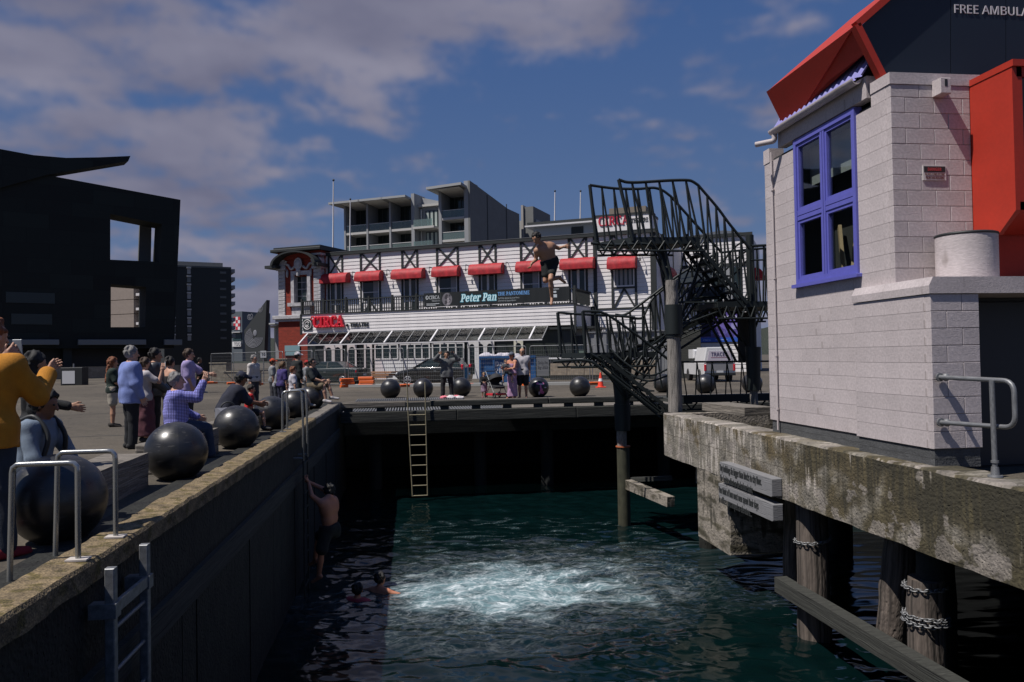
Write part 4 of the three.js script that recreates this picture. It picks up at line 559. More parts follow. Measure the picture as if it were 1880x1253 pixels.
    const w0 = flt(534.5, 545)[0], w1 = flt(570, 545)[0], wy0 = flt(550, 556)[1], wy1 = flt(550, 505)[1], by = flt(540, 586)[1];
    mesh('brick_wall', [Bk(tl, trr, FB, by, -9, z0), Bk(tl + 0.02, trr - 0.02, by, top - 0.6, -9, z0 - 0.62), Bk(tl + 0.66, w0 + 0.25, by, top - 0.6, -9, z0 - 0.1), Bk(w1 - 0.25, trr - 0.68, by, top - 0.6, -9, z0 - 0.1), Bk(w0 + 0.25, w1 - 0.25, wy1 - 0.1, top - 0.6, -9, z0 - 0.1), Bk(w0 + 0.25, w1 - 0.25, by, wy0, -9, z0 - 0.1), Bk(tl, trr, top - 0.6, top + 0.0, -9, z0)], brick, th);
    
    for (const [a, b] of [[tl, tl + 0.66], [trr - 0.68, trr]]) { const nq = 12, y1 = flt(520, 497)[1]; for (let i = 0; i < nq; i++) { const h = (y1 - by - 0.3) / nq; mesh('quoin', Bk(a, b, by + 0.3 + i * h + 0.012, by + 0.3 + (i + 1) * h - 0.012, z0 - 0.6, z0, 0.025), stone, th); } mesh('pilaster_core', Bk(a + 0.03, b - 0.03, by, y1, z0 - 0.6, z0 - 0.06), stone, th); mesh('capital', [Bk(a - 0.12, b + 0.12, y1, y1 + 0.18, z0 - 0.7, z0 + 0.1), Bk(a - 0.06, b + 0.06, y1 + 0.18, y1 + 0.36, z0 - 0.65, z0 + 0.04), Bk(a, b, y1 + 0.36, y1 + 1.1, z0 - 0.6, z0), Bk(a - 0.1, b + 0.1, y1 + 1.1, y1 + 1.25, z0 - 0.7, z0 + 0.1)], stone, th); }
    mesh('string_course', [Bk(tl - 0.4, trr + 0.1, by, by + 0.3, -9, z0 + 0.3, 0.03), Bk(tl - 0.2, trr + 0.05, by - 0.2, by, -9, z0 + 0.15)], stone, th);
    mesh('plinth', Bk(tl - 0.05, trr + 0.03, FB, FB + 0.9, -9, z0 + 0.08), stone, th);
    const f = mesh('tower_window', [Bk(w0, w0 + 0.3, wy0, wy1, z0 - 0.5, z0 + 0.06), Bk(w1 - 0.3, w1, wy0, wy1, z0 - 0.5, z0 + 0.06), Bk(w0, w1, wy1, wy1 + 0.32, z0 - 0.5, z0 + 0.07), Bk(w0 - 0.25, w1 + 0.25, wy0 - 0.28, wy0, z0 - 0.5, z0 + 0.2)], stone, th); mesh('window_apron', Bk(w0 + 0.05, w1 - 0.05, by + 0.3, wy0 - 0.28, z0 - 0.5, z0 + 0.03), stone, th);
    for (let i = 0; i < 3; i++) for (let j = 0; j < 4; j++) mesh('pane', Bk(lerp(w0 + 0.3, w1 - 0.3, i / 3) + 0.03, lerp(w0 + 0.3, w1 - 0.3, (i + 1) / 3) - 0.03, lerp(wy0, wy1, j / 4) + 0.03, lerp(wy0, wy1, (j + 1) / 4) - 0.03, z0 - 0.45, z0 - 0.43), glassM, f); mesh('glazing_bars', Bk(w0 + 0.3, w1 - 0.3, wy0, wy1, z0 - 0.5, z0 - 0.451), stone, f);
    // arched hood and cornice
    const cx = (tl + trr) / 2, R = (trr - tl) / 2 + 0.1, s = new THREE.Shape(); s.absarc(cx, 0, R, 0.02, Math.PI - 0.02, false); s.absarc(cx, 0, R - 0.22, Math.PI - 0.02, 0.02, true); s.closePath(); const g = new THREE.ExtrudeGeometry(s, { depth: 1.0, bevelEnabled: false, curveSegments: 20 }); g.scale(1, 0.5, 1); g.translate(0, top - 1.12, z0 - 0.1); mesh('arched_hood', uvm(g), blk, th); mesh('hood_return', [Bk(tl - 0.75, tl + 0.3, top - 1.32, top - 1.08, -9, z0 + 0.75), Bk(trr - 0.3, trr + 0.3, top - 1.32, top - 1.08, -9, z0 + 0.75)], blk, th);
    mesh('cornice', [Bk(tl - 0.4, trr + 0.35, top, top + 0.25, -9.2, z0 + 0.5, 0.04), Bk(tl - 0.2, trr + 0.2, top + 0.25, top + 0.4, -9, z0 + 0.3)], blk, th);
    mesh('cartouche', [new THREE.SphereGeometry(0.4, 14, 10).scale(0.85, 1.15, 0.5).translate(cx, top - 1.0, z0 + 0.05), new THREE.TorusGeometry(0.38, 0.07, 6, 18).scale(0.9, 1.15, 1).translate(cx, top - 1.0, z0 + 0.1), bar(V(cx, top - 1.5, z0 + 0.05), V(cx, wy1 - 0.1, z0 + 0.12), 0.22, 8, 0.12), ...[-1, 1].flatMap(k => [tube([V(cx + k * 0.4, top - 1.2, z0), V(cx + k * 0.75, top - 1.4, z0), V(cx + k * 1.05, top - 1.05, z0), V(cx + k * 1.35, top - 0.95, z0), V(cx + k * 1.25, top - 0.7, z0)], 0.1, 6), new THREE.SphereGeometry(0.14, 8, 8).scale(0.8, 2.4, 0.8).translate(cx + k * 1.15, top - 1.75, z0)])], stone, th);
    const q = flt(535, 653), q2 = flt(551, 641); mesh('wall_plaque', Bk(q[0] - 0.6, q2[0], q[1], q2[1] + 0.3, z0 + 0.005, z0 + 0.1), mat(0.2, 0.32, 0.36, 0.3), th); }
  // side wall and rear wing
  const WZ = OFF - 11, wl = fx(1258, WZ, 480), wr = fx(1378, WZ, 480), wt = fl(1376, 430, WZ)[1];
  mesh('side_wall', Bk(UR, UR + 0.06, 2.6, RY, WZ, OFF - 0.05), boardM[1], th); for (const z of [OFF - 3, OFF - 7]) mesh('side_post', Bk(UR + 0.061, UR + 0.1, 2.6, RY, z, z + 0.3), blk, th);
  { const s = awn(0, 2.4, 0, 0.9, 0); s.rotation.y = Math.PI / 2; s.position.set(UR, fl(1215, 500, OFF)[1] - 0.15, OFF - 1.6); }
  mesh('rear_core', Bk(UR, wr - 0.05, FB, wt, WZ - 10, WZ - 0.05), blk, th); boards(UR + 0.1, wr, FB, fl(1330, 490, WZ)[1], WZ, 0.3); boards(UR + 0.1, wr, fl(1330, 484, WZ)[1], wt - 0.1, WZ, 0.3); mesh('black_rail', Bk(UR + 0.1, wr, fl(1330, 490, WZ)[1], fl(1330, 484, WZ)[1], WZ, WZ + 0.08), blk, th); mesh('gutter', Bk(UR, wr + 0.2, wt - 0.1, wt + 0.15, WZ - 0.1, WZ + 0.2), blk, th); mesh('black_post', Bk(wr - 0.3, wr + 0.1, FB, wt, WZ, WZ + 0.1), blk, th);
  const y6 = fl(1330, 560, WZ)[1], y7 = fl(1330, 492, WZ)[1]; for (let i = 0; i < 5; i++) { const x = lerp(UR + 1, wr - 1.2, i / 4.2); mesh('french_window', Bk(x, x + 0.7, y6, y7, WZ + 0.04, WZ + 0.07), i % 2 ? mat(0.3, 0.31, 0.32, 0.4) : glassM, th); }
  mesh('rear_wing_side', Bk(wr, wr + 0.06, FB, wt, WZ - 10, WZ), boardM[1], th);
  hip(UR, wr, WZ - 0.1, WZ - 10, wt + 0.1, wt + 1.2);
  { const s = awn(0, 2.2, 0, 0.9, 0); s.rotation.y = Math.PI / 2; s.position.set(wr + 0.06, fl(1395, 505, WZ)[1] - 0.15, WZ - 1.4); }
  { // poster on the rear wing
    const a = fl(1287, 629, WZ), b = fl(1362, 569, WZ), cv = document.createElement('canvas'); cv.width = 512; cv.height = 400; const c = cv.getContext('2d'); const g = c.createLinearGradient(0, 0, 0, 400); g.addColorStop(0, '#43337c'); g.addColorStop(0.5, '#6f62ad'); g.addColorStop(0.85, '#5d5fb0'); g.addColorStop(1, '#2f57b4'); c.fillStyle = g; c.fillRect(0, 0, 512, 400);
    for (let i = 0; i < 60; i++) { c.fillStyle = ['#54459055', '#8f86c455', '#2f245c66'][i % 3]; c.beginPath(); c.arc(rr(0, 512), rr(0, 360), rr(15, 60), 0, 6.3); c.fill(); } c.fillStyle = '#1d1838'; c.fillRect(0, 0, 130, 330);
    c.font = 'italic bold 84px serif'; c.fillStyle = '#e4e6f2'; c.fillText('Peter Pan', 225, 118, 260); c.fillRect(250, 140, 200, 12); c.fillStyle = '#c3c6e2'; for (let i = 0; i < 5; i++) c.fillRect(380, 175 + i * 14, 70, 5); c.fillStyle = '#2a55b2'; c.fillRect(0, 345, 512, 55); c.fillStyle = '#9fb4e6'; c.font = 'bold 30px serif'; c.fillText('CIRCA', 30, 384); c.fillRect(180, 368, 150, 7);
    const t = new THREE.CanvasTexture(cv); t.colorSpace = THREE.SRGBColorSpace; const q = quad(V(a[0], a[1], WZ + 0.1), V(b[0], a[1], WZ + 0.1), V(b[0], b[1], WZ + 0.1), V(a[0], b[1], WZ + 0.1)); mesh('poster', q, new THREE.MeshStandardMaterial({ map: t, roughness: 0.55 }), th); mesh('poster_board', Bk(a[0] - 0.05, b[0] + 0.05, a[1] - 0.05, b[1] + 0.05, WZ + 0.04, WZ + 0.095), M.black, th); }
  // flagpoles
  for (const [px, y0, y1, off, r, lb] of [[611, 447, 331, -5.5, 0.07, 'tall white flagpole rising behind the brick tower'], [642, 452, 366, -8, 0.06, 'short white flagpole in front of the grey apartment balconies'], [1018, 412, 351, -11, 0.06, 'thin white flagpole on the penthouse roof farther from the rooftop sign'], [1065, 408, 351, -11, 0.06, 'thin white flagpole on the penthouse roof next to the rooftop sign']]) { const p = fl(px, y0, off), q = fl(px + 1, y1, off), t = thing('flagpole', lb, 'flagpole', P0.clone().addScaledVector(U, p[0]).addScaledVector(N, off), 0, 'flagpoles on the theatre roofs'); const yb = p[1] - 0.6; mesh('pole', bar(V(0, yb, 0), V((q[0] - p[0]) * U.x, q[1], (q[0] - p[0]) * U.z), r, 8, r * 0.6), boardM[1], t); mesh('finial', new THREE.SphereGeometry(r * 1.4, 10, 8).translate((q[0] - p[0]) * U.x, q[1], (q[0] - p[0]) * U.z), blk, t); }
  globalThis.__C = { fl, P0, U, N, WZ, OFF };
  // yard beside the theatre: grey shed, corrugated screen, low rendered wall
  const toW = (u, y, z) => P0.clone().addScaledVector(U, u).addScaledVector(N, z).setY(y);
  { const t = thing('corrugated_screen', 'pale grey corrugated iron screen behind the spiral stair tower', 'fence', P0, th.rotation.y), a = fx(1078, 1, 640), b = fx(1272, 1, 640), y1 = fl(1150, 610, 1)[1], pos = [], n = 260, gs = []; for (let i = 0; i < n; i++) { const x0 = lerp(a, b, i / n), x1 = lerp(a, b, (i + 1) / n), f = x => 0.05 * Math.sign(Math.sin(x * 11)) * Math.min(1, Math.abs(Math.sin(x * 11)) * 3); gs.push(quad(V(x0, FB, 1 + f(x0)), V(x1, FB, 1 + f(x1)), V(x1, y1, 1 + f(x1)), V(x0, y1, 1 + f(x0)))); } mesh('sheet', gs, new THREE.MeshStandardMaterial({ color: S(0.34, 0.35, 0.37), map: rep(T.grain, 1, 1), roughness: 0.55, metalness: 0.2, side: THREE.DoubleSide }), t); mesh('cap_rail', Bk(a, b, y1, y1 + 0.08, 0.9, 1.1), M.galv, t); mesh('dark_screen', Bk(fx(1228, 1.2, 640), fx(1287, 1.2, 640), FB, fl(1250, 606, 1.2)[1], 1.15, 1.25), M.woodDark, t); }
  { const t = thing('side_porch', 'grey lean-to porch with green glazing at the right end of the theatre deck', 'porch', P0, th.rotation.y), a = fx(1000, -0.6, 640), b = fx(1086, -0.6, 640); mesh('porch_roof', Bk(a, b + 0.3, 3.15, 3.3, -3.5, 0), blk, t); mesh('porch_wall', Bk(a + 1.1, b, FB, 3.14, -3.4, -0.7), mat(0.3, 0.29, 0.26, 0.8), t); mesh('porch_window', Bk(a + 1.4, a + 3.6, 0.7, 2.5, -0.69, -0.64), mat(0.12, 0.16, 0.14, 0.3), t); mesh('porch_post', Bk(b - 0.5, b - 0.1, FB, 3.1, -0.69, -0.5), mat(0.45, 0.40, 0.30, 0.7), t); mesh('window_head', Bk(a + 1.3, a + 3.7, 2.1, 2.7, -0.635, -0.6), blk, t); }
  { const t = thing('rendered_wall', 'low beige block wall with white pipe rail in front of the porch', 'wall', P0, th.rotation.y), a = fx(1010, 3, 680), b = fx(1205, 3, 680); for (let i = 0; i < 6; i++) mesh('wall_panel', Bk(lerp(a, b, i / 6) + 0.01, lerp(a, b, (i + 1) / 6) - 0.01, 0.12, 1.0, 2.8, 3, 0.02), new THREE.MeshStandardMaterial({ color: S(0.40, 0.33, 0.25), map: rep(T.grain, 0.8, 0.8), roughness: 0.9 }), t); mesh('wall_base', Bk(a, b, FB, 0.12, 2.78, 3.05), M.tar, t); mesh('pipe_rail', Bk(a - 0.8, b - 1.5, 1.16, 1.26, 3.05, 3.12), mat(0.7, 0.7, 0.7, 0.4), t); for (let i = 0; i < 4; i++) mesh('rail_bracket', Bk(lerp(a, b, i / 4), lerp(a, b, i / 4) + 0.06, 1.0, 1.16, 2.95, 3.05), M.galv, t); }
}
// ================================================================ buildings farther off
function frame(px, py, Z, ang) { let CU = globalThis.__C.U, CN = globalThis.__C.N; if (ang !== undefined) { CU = V(Math.cos(ang), 0, -Math.sin(ang)); CN = V(Math.sin(ang), 0, Math.cos(ang)); } const P = onZ(px, py, Z).setY(0); return { P, fl: (x, y, off = 0) => { const p = onPl(x, y, P.clone().addScaledVector(CN, off), CN).sub(P); return [p.dot(CU), p.y]; }, turn: Math.atan2(-CU.z, CU.x) }; }
{ // museum: black panelled wall with square openings and a sweeping roof blade
  const { P, fl, turn } = frame(320, 640, -95, 0.52), t = thing('museum', 'huge black panelled museum wall with two square openings and a sweeping roof blade', 'museum', P, turn);
  T.panel = tex(512, 512, (u, v) => { const r = Math.floor(v * 8), uu = (u * 4 + (r % 2) * 0.5) % 1, j = (uu < 0.008 || (v * 8) % 1 < 0.02) ? 0.7 : 1, n = 0.8 + 0.35 * noise(Math.floor(u * 4 + (r % 2) * 0.5) * 3.3, r * 4.7); return [n * j, n * j, n * j]; });
  const bm = new THREE.MeshStandardMaterial({ color: S(0.0105, 0.016, 0.0138), map: rep(T.panel, 0.06, 0.08), roughness: 0.85 });
  const sh = (pts, holes, d, z, m, name) => { const s = new THREE.Shape(pts.map(p => new THREE.Vector2(...fl(...p)))); for (const h of holes) s.holes.push(new THREE.Path(h.map(p => new THREE.Vector2(...fl(...p))))); const g = new THREE.ExtrudeGeometry(s, { depth: d, bevelEnabled: false }); g.translate(0, 0, z - d); return mesh(name, uvm(g), m, t); };
  sh([[-220, 640], [319, 640], [331, 367], [-220, 265]], [[[202, 477], [293, 481], [297, 412], [202, 393]], [[203, 601], [266, 601], [268, 527], [203, 522]]], 3.4, 0, bm, 'black_wall');
  sh([[-220, 660], [-220, 225], [-60, 262], [0, 275], [60, 286], [120, 291], [180, 290], [238, 287.5], [234, 297], [85, 322], [-50, 360]], [], 2.2, 0.3, bm, 'roof_blade');
  sh([[266, 500], [290, 500], [292, 395], [270, 395]], [], 0.4, -3.6, mat(0.10, 0.105, 0.105, 0.8), 'lit_reveal');  // stands for the lit reveal of the opening; its light is in the paler grey
  const s0 = fl(-220, 640)[0], band = mat(0.17, 0.18, 0.18, 0.8);
  mesh('ground_storey', bxAt(s0, fl(319, 640)[0] - 1.5, -0.15, fl(200, 634)[1], -9, -2.5), mat(0.01, 0.013, 0.013, 0.5), t);
  for (const [a, b] of [[8, 107], [142, 266], [300, 332]]) mesh('concrete_beam', bxAt(fl(a, 630)[0], fl(b, 630)[0], fl(a, 634)[1], fl(a, 624)[1], -1.2, 0.5, 0.03), band, t);
  for (const px of [-40, 125, 285]) mesh('pier', bxAt(fl(px - 8, 640)[0], fl(px + 8, 640)[0], -0.15, fl(px, 634)[1], -2.4, -0.6), mat(0.012, 0.016, 0.016, 0.7), t);
  mesh('terrace_wall', bxAt(fl(-30, 690, 6)[0], fl(330, 690, 6)[0], -0.15, 1.05, 5.6, 6), new THREE.MeshStandardMaterial({ color: S(0.33, 0.29, 0.23), map: rep(T.grain, 0.3, 0.3), roughness: 0.9 }), t);
  for (const [y, a, b] of [[545, 10, 100], [585, 20, 95]]) mesh('ribbon_window', bxAt(fl(a, y)[0], fl(b, y)[0], fl(a, y)[1] - 0.6, fl(a, y)[1] + 0.5, 0.01, 0.05), mat(0.012, 0.02, 0.02, 0.3), t);
}
{ // dark glass office block
  const { P, fl, turn } = frame(380, 640, -120, 0.36), t = thing('office_block', 'dark office block with pale stair strips right of the black museum', 'office block', P, turn);
  const d = mat(0.010, 0.014, 0.014, 0.5), a = fl(300, 500)[0], b = fl(424, 500)[0], c = fl(432, 500)[0], top = fl(370, 492)[1]; mesh('dark_facade', bxAt(a, b, -0.15, top, -14, 0), d, t); mesh('roof_storey', bxAt(fl(318, 490)[0], fl(414, 480)[0], top, fl(365, 477)[1], -12, -3), mat(0.34, 0.30, 0.25, 0.8), t); mesh('roof_edge', bxAt(a, b, top, top + 0.25, -2.9, 0.1), mat(0.09, 0.1, 0.1, 0.7), t);
  for (let i = 0; i < 9; i++) { const y = lerp(fl(346, 490)[1], fl(346, 628)[1], i / 9), h = (fl(346, 490)[1] - fl(346, 628)[1]) / 9; for (const [p, q, m] of [[343.5, 350, 0], [314, 321, 1]]) { mesh('stair_window', bxAt(fl(p, 560)[0], fl(q, 560)[0], y - h * 0.85, y - h * 0.25, 0.01, 0.1), i % 3 === 1 ? mat(0.12, 0.14, 0.15, 0.3) : mat(0.30, 0.31, 0.32, 0.4), t); mesh('stair_slab', bxAt(fl(p - 0.6, 560)[0], fl(q + 0.6, 560)[0], y - h * 0.22, y - h * 0.05, 0.01, 0.3), mat(0.5, 0.5, 0.5, 0.6), t); } mesh('louvre', bxAt(fl(404, 560)[0], fl(415, 560)[0], y - h * 0.7, y - h * 0.45, 0.01, 0.1), mat(0.11, 0.12, 0.12, 0.5), t); mesh('balcony', bxAt(b, c, y - h * 0.5, y - h * 0.05, -4, -0.5), mat(0.25, 0.26, 0.28, 0.6), t); }
}
{ const { P, fl, turn } = frame(230, 640, -150), t = thing('beige_building', 'beige panelled building with white balconies seen through the museum opening', 'building', P, turn); const a = fl(180, 560)[0], b = fl(245, 560)[0]; for (let i = 0; i < 7; i++) mesh('wall_panel', bxAt(a, b, i * 2.6 - 0.15, i * 2.6 + 2.35, -10, 0), new THREE.MeshStandardMaterial({ color: S(0.30, 0.25, 0.215), map: rep(T.soft, 0.4, 0.4), roughness: 0.85 }), t); for (let i = 0; i < 7; i++) { mesh('balcony_slab', bxAt(fl(249, 560)[0], fl(263, 560)[0], i * 2.6 + 0.4, i * 2.6 + 0.85, -2, 0), mat(0.62, 0.6, 0.6, 0.6), t); mesh('balcony_door', bxAt(fl(250, 560)[0], fl(256, 560)[0], i * 2.6 + 0.85, i * 2.6 + 2.6, -1.2, -1), mat(0.22, 0.24, 0.26, 0.3), t); mesh('balcony_wall', bxAt(b, fl(266, 560)[0], i * 2.6 - 0.15, i * 2.6 + 2.45, -8, -2.1), M.black, t); } }
{ // carved panel
  const { P, fl, turn } = frame(470, 650, -64), t = thing('carved_panel', 'tall dark carved panel with curling ring patterns and a slanted top', 'sculpture', P, turn); const pts = [[451, 664], [484, 664], [489, 551], [448, 607]]; const s = new THREE.Shape(pts.map(p => new THREE.Vector2(...fl(...p)))), g = new THREE.ExtrudeGeometry(s, { depth: 0.4, bevelEnabled: false }); g.translate(0, 0, -0.4); mesh('slab', uvm(g), mat(0.028, 0.032, 0.034, 0.7), t);
  const pm = mat(0.19, 0.195, 0.22, 0.6), at = (x, y) => { const p = fl(x, y); return V(p[0], p[1], 0.01); };
  const ring = (x, y, r, tb, arc = 6.283, rot = 0) => { const c = at(x, y), gg = new THREE.TorusGeometry(r, tb, 5, 30, arc); gg.scale(1, 1.15, 0.4); gg.rotateZ(rot); gg.translate(c.x, c.y, c.z); mesh('carved_ring', gg, pm, t); };
  for (let i = 0; i < 7; i++) ring(466, 620, 0.16 + i * 0.1, 0.03, 4.2, 2.0); for (let i = 0; i < 3; i++) ring(459, 580 + 2, 0.07 + i * 0.08, 0.02, 5.5, i); for (let i = 0; i < 3; i++) ring(478, 568, 0.06 + i * 0.07, 0.02, 4.6, 1 + i); mesh('carved_boss', new THREE.SphereGeometry(0.2, 14, 10).scale(0.9, 1.25, 0.15).translate(at(468, 612).x, at(468, 612).y, 0.01), pm, t);
}
{ const { P, fl, turn } = frame(436, 650, -150), t = thing('banner_block', 'far pale building with red and white chequered banner beside the dark office block', 'building', P, turn); const q = (n, a, y0, b, y1, z0, z1, m) => { const c = fl(a, y0), d = fl(b, y1); mesh(n, bxAt(c[0], d[0], Math.max(-0.15, c[1]), d[1], z0, z1), m, t); };
  q('wall', 424, 664, 444, 572, -8, 0, mat(0.10, 0.12, 0.14, 0.6)); for (let i = 0; i < 3; i++) for (let j = 0; j < 4; j++) q('chequer', 429 + i * 4, 606 - j * 6, 433 + i * 4 - 0.05, 600.1 - j * 6, 0.02, 0.1, (i + j) % 2 ? mat(0.55, 0.03, 0.05, 0.6) : mat(0.7, 0.68, 0.7, 0.6)); q('sign_board', 427.5, 637, 443, 627.5, 0.02, 0.2, mat(0.7, 0.7, 0.7, 0.6)); { const c = fl(431, 635.2), g = fitText('TOO', 0.62, fl(442, 635)[0] - c[0], 0.03, fontR); g.translate(c[0], c[1], 0.21); mesh('lettering', g, mat(0.2, 0.2, 0.22, 0.6), t); } q('ledge', 427, 611.5, 444, 609.5, 0.02, 0.6, mat(0.5, 0.5, 0.5, 0.6)); q('shop_window', 428, 626, 443, 613, 0.02, 0.1, mat(0.03, 0.06, 0.065, 0.2)); }
{ const { P, fl, turn } = frame(500, 650, -110), t = thing('canopy_building', 'small pale grey building with flat canopy between carved panel and brick tower', 'building', P, turn); const q = (n, a, y0, b, y1, z0, z1, m) => { const c = fl(a, y0), d = fl(b, y1); mesh(n, bxAt(c[0], d[0], Math.max(-0.15, c[1]), d[1], z0, z1), m, t); };
  q('wall', 497, 668, 520, 597, -8, -1, mat(0.24, 0.245, 0.26, 0.7)); q('upper_wall', 489, 594, 508, 584, -8, -4, mat(0.38, 0.36, 0.31, 0.7)); for (let i = 0; i < 3; i++) q('window', 491.5 + i * 5, 592, 494.5 + i * 5, 586, -3.98, -3.9, M.glass); q('canopy', 486, 597, 513, 593.5, -8, 1, mat(0.42, 0.43, 0.44, 0.6)); q('lower_wall', 486, 668, 497, 600, -8, -2, mat(0.05, 0.055, 0.06, 0.6)); q('blind', 491, 602, 498, 598, -1.9, -0.5, mat(0.5, 0.5, 0.52, 0.6)); }
{ // apartment building behind the theatre
  const { P, fl, turn } = frame(858, 440, -108), t = thing('apartment_building', 'grey apartment building with recessed glazed balconies above the theatre roof', 'apartments', P, turn);
  const wh = mat(0.46, 0.45, 0.43, 0.7), gy = mat(0.27, 0.28, 0.29, 0.7), dk = mat(0.055, 0.06, 0.06, 0.8), gl = M.glass, fw = mat(0.6, 0.6, 0.59, 0.7);
  const gls = new THREE.MeshPhysicalMaterial({ color: S(0.55, 0.68, 0.66), roughness: 0.1, transmission: 0.85, thickness: 0 });
  const X = (px, y = 400, o = 0) => fl(px, y, o)[0], Y = (px, py, o = 0) => fl(px, py, o)[1];
  const bay = (x0, x1, ys, roofY, name) => { const D = 2.6; // ys: floor levels from the bottom
    for (let i = 0; i < ys.length; i++) { const y0 = ys[i], y1 = i + 1 < ys.length ? ys[i + 1] : roofY; mesh('floor_slab', bxAt(x0, x1, y0 - 0.32, y0, -D, 0.12), wh, t); const w = mesh('window_wall', bxAt(x0 + 0.2, x1 - 0.2, y0, y1 - 0.33, -D - 0.2, -D), gl, t); for (let k = 1; k < 4; k++) mesh('window_frame', bxAt(lerp(x0, x1, k / 4) - 0.05, lerp(x0, x1, k / 4) + 0.05, y0, y1 - 0.33, -D, -D + 0.06), dk, t); mesh('balcony_glass', bxAt(x0 + 0.25, x1 - 0.2, y0 + 0.02, y0 + 1.0, 0.02, 0.05), gls, t); mesh('balcony_rail', bxAt(x0 + 0.2, x1 - 0.2, y0 + 1.0, y0 + 1.07, 0.0, 0.08), fw, t); } };
  const fin = (x, y0, y1, w = 0.28) => mesh('party_fin', bxAt(x - w / 2, x + w / 2, y0, y1, -3.2, 0.2), gy, t);
  const f1 = Y(680, 425) , H = 3.05, f0 = f1 - H, fm1 = f0 - H;
  const xs = [634, 675, 717, 759].map(p => X(p, 400)); const rT = Y(690, 373);
  for (let i = 0; i < 3; i++) { bay(xs[i], xs[i + 1], [fm1, f0, f1], rT, 'l'); fin(xs[i], fm1, rT); const r = mesh('roof_canopy', slab([V(xs[i] - 0.5 - (i ? 0 : 1.2), rT + 0.35, 1.8), V(xs[i + 1] - 0.3, rT + 0.35, 1.8), V(xs[i + 1] - 0.3, rT, -3), V(xs[i] - 0.5, rT, -3)], 0.3), gy, t); mesh('canopy_soffit', slab([V(xs[i] + 0.3, rT + 0.02, 1.6), V(xs[i] + 0.3, rT - 0.32, -3), V(xs[i + 1] - 0.5, rT - 0.32, -3), V(xs[i + 1] - 0.5, rT + 0.02, 1.6)], 0.03), fw, t); }
  fin(xs[3], fm1, rT + 0.8, 0.5); mesh('left_core', bxAt(xs[0], xs[3], 0, rT, -13, -2.9), dk, t);
  // set-back middle
  const m0 = X(761), m1 = X(808), mt = Y(785, 376); mesh('middle_wall', bxAt(m0, m1, 0, mt, -10, -1.5), gy, t); mesh('middle_roof', [bxAt(m0 - 0.2, m1, mt, mt + 0.3, -10, -1)], wh, t); mesh('middle_upstand', slab([V(m0 - 0.2, mt + 0.3, -2), V(m1, mt + 0.3, -2), V(m1, mt + 0.5, -2), V(m0 - 0.2, mt + 1.6, -2)], 0.3), gy, t);
  for (const y of [f0, f1]) { const a = X(773), b = X(796); mesh('window', bxAt(a, b, y + 0.1, y + 2.5, -1.5, -1.4), gl, t); for (let k = 0; k < 3; k++) mesh('curtain', bxAt(lerp(a, b, k / 3) + 0.15, lerp(a, b, k / 3) + 0.5, y + 0.1, y + 2.4, -1.395, -1.38), mat(0.35, 0.4, 0.38, 0.8), t); mesh('balcony_slab', bxAt(X(761), b + 0.3, y - 0.3, y, -1.5, 0.6), wh, t); mesh('balcony_glass', bxAt(X(762), b, y, y + 1, 0.5, 0.53), gls, t); mesh('drain_pipe', bar(V(X(766), y - 0.3, -1.2), V(X(766), y + 2.7, -1.2), 0.08, 6), fw, t); }
  // taller right block
  const r0 = X(809), r1 = X(857), rt = Y(835, 352), g1 = Y(835, 399), g0 = g1 - H; bay(r0, r1, [g0 - H, g0, g1], rt, 'r'); fin(r0, g0 - 3, rt + 0.2, 0.45); fin(r1, g0 - 3, rt + 1.3, 0.6); mesh('roof_canopy', slab([V(r0 - 1.2, rt + 0.55, 2), V(r1 + 0.1, rt + 0.75, 2), V(r1 + 0.1, rt + 0.3, -4), V(r0 - 0.6, rt + 0.1, -4)], 0.35), gy, t); mesh('canopy_soffit', slab([V(r0 + 0.4, rt + 0.12, 1.8), V(r0 + 0.4, rt - 0.25, -3), V(r1 - 0.3, rt - 0.25, -3), V(r1 - 0.3, rt + 0.2, 1.8)], 0.03), fw, t);
  mesh('right_core', bxAt(r0, r1, 0, rt, -20, -2.9), dk, t); const sideM = new THREE.MeshStandardMaterial({ color: S(0.19, 0.195, 0.19), map: rep(T.soft, 0.2, 0.2), roughness: 0.85 });
  const s = new THREE.Shape([[0.2, 0], [0.2, rt + 1.3], [-14, rt - 0.2], [-19, rt - 0.2], [-19, 0]].map(p => new THREE.Vector2(p[0], p[1]))), g = new THREE.ExtrudeGeometry(s, { depth: 0.3, bevelEnabled: false }); g.rotateY(-Math.PI / 2); g.translate(r1 + 0.6, 0, 0); mesh('side_wall', uvm(g), sideM, t); for (const z of [-6, -13.5]) mesh('side_joint', bxAt(r1 + 0.602, r1 + 0.66, 8, rt + 0.4, z, z + 0.25), dk, t);
  const k0 = X(943, 420, -22), k1 = X(985, 420, -22); mesh('rear_wall', bxAt(k0 - 2, k1, 0, Y(960, 405, -22), -28, -22), mat(0.3, 0.31, 0.31, 0.8), t); mesh('rear_fin', bxAt(X(957, 420, -21), X(961, 420, -21), 0, Y(958, 377, -21), -26, -21), mat(0.33, 0.31, 0.29, 0.8), t); mesh('rear_side', bxAt(X(961.2, 420, -21), X(961.2, 420, -21) + 1.6, 0, Y(970, 379, -21), -30, -21.3), sideM, t);
}
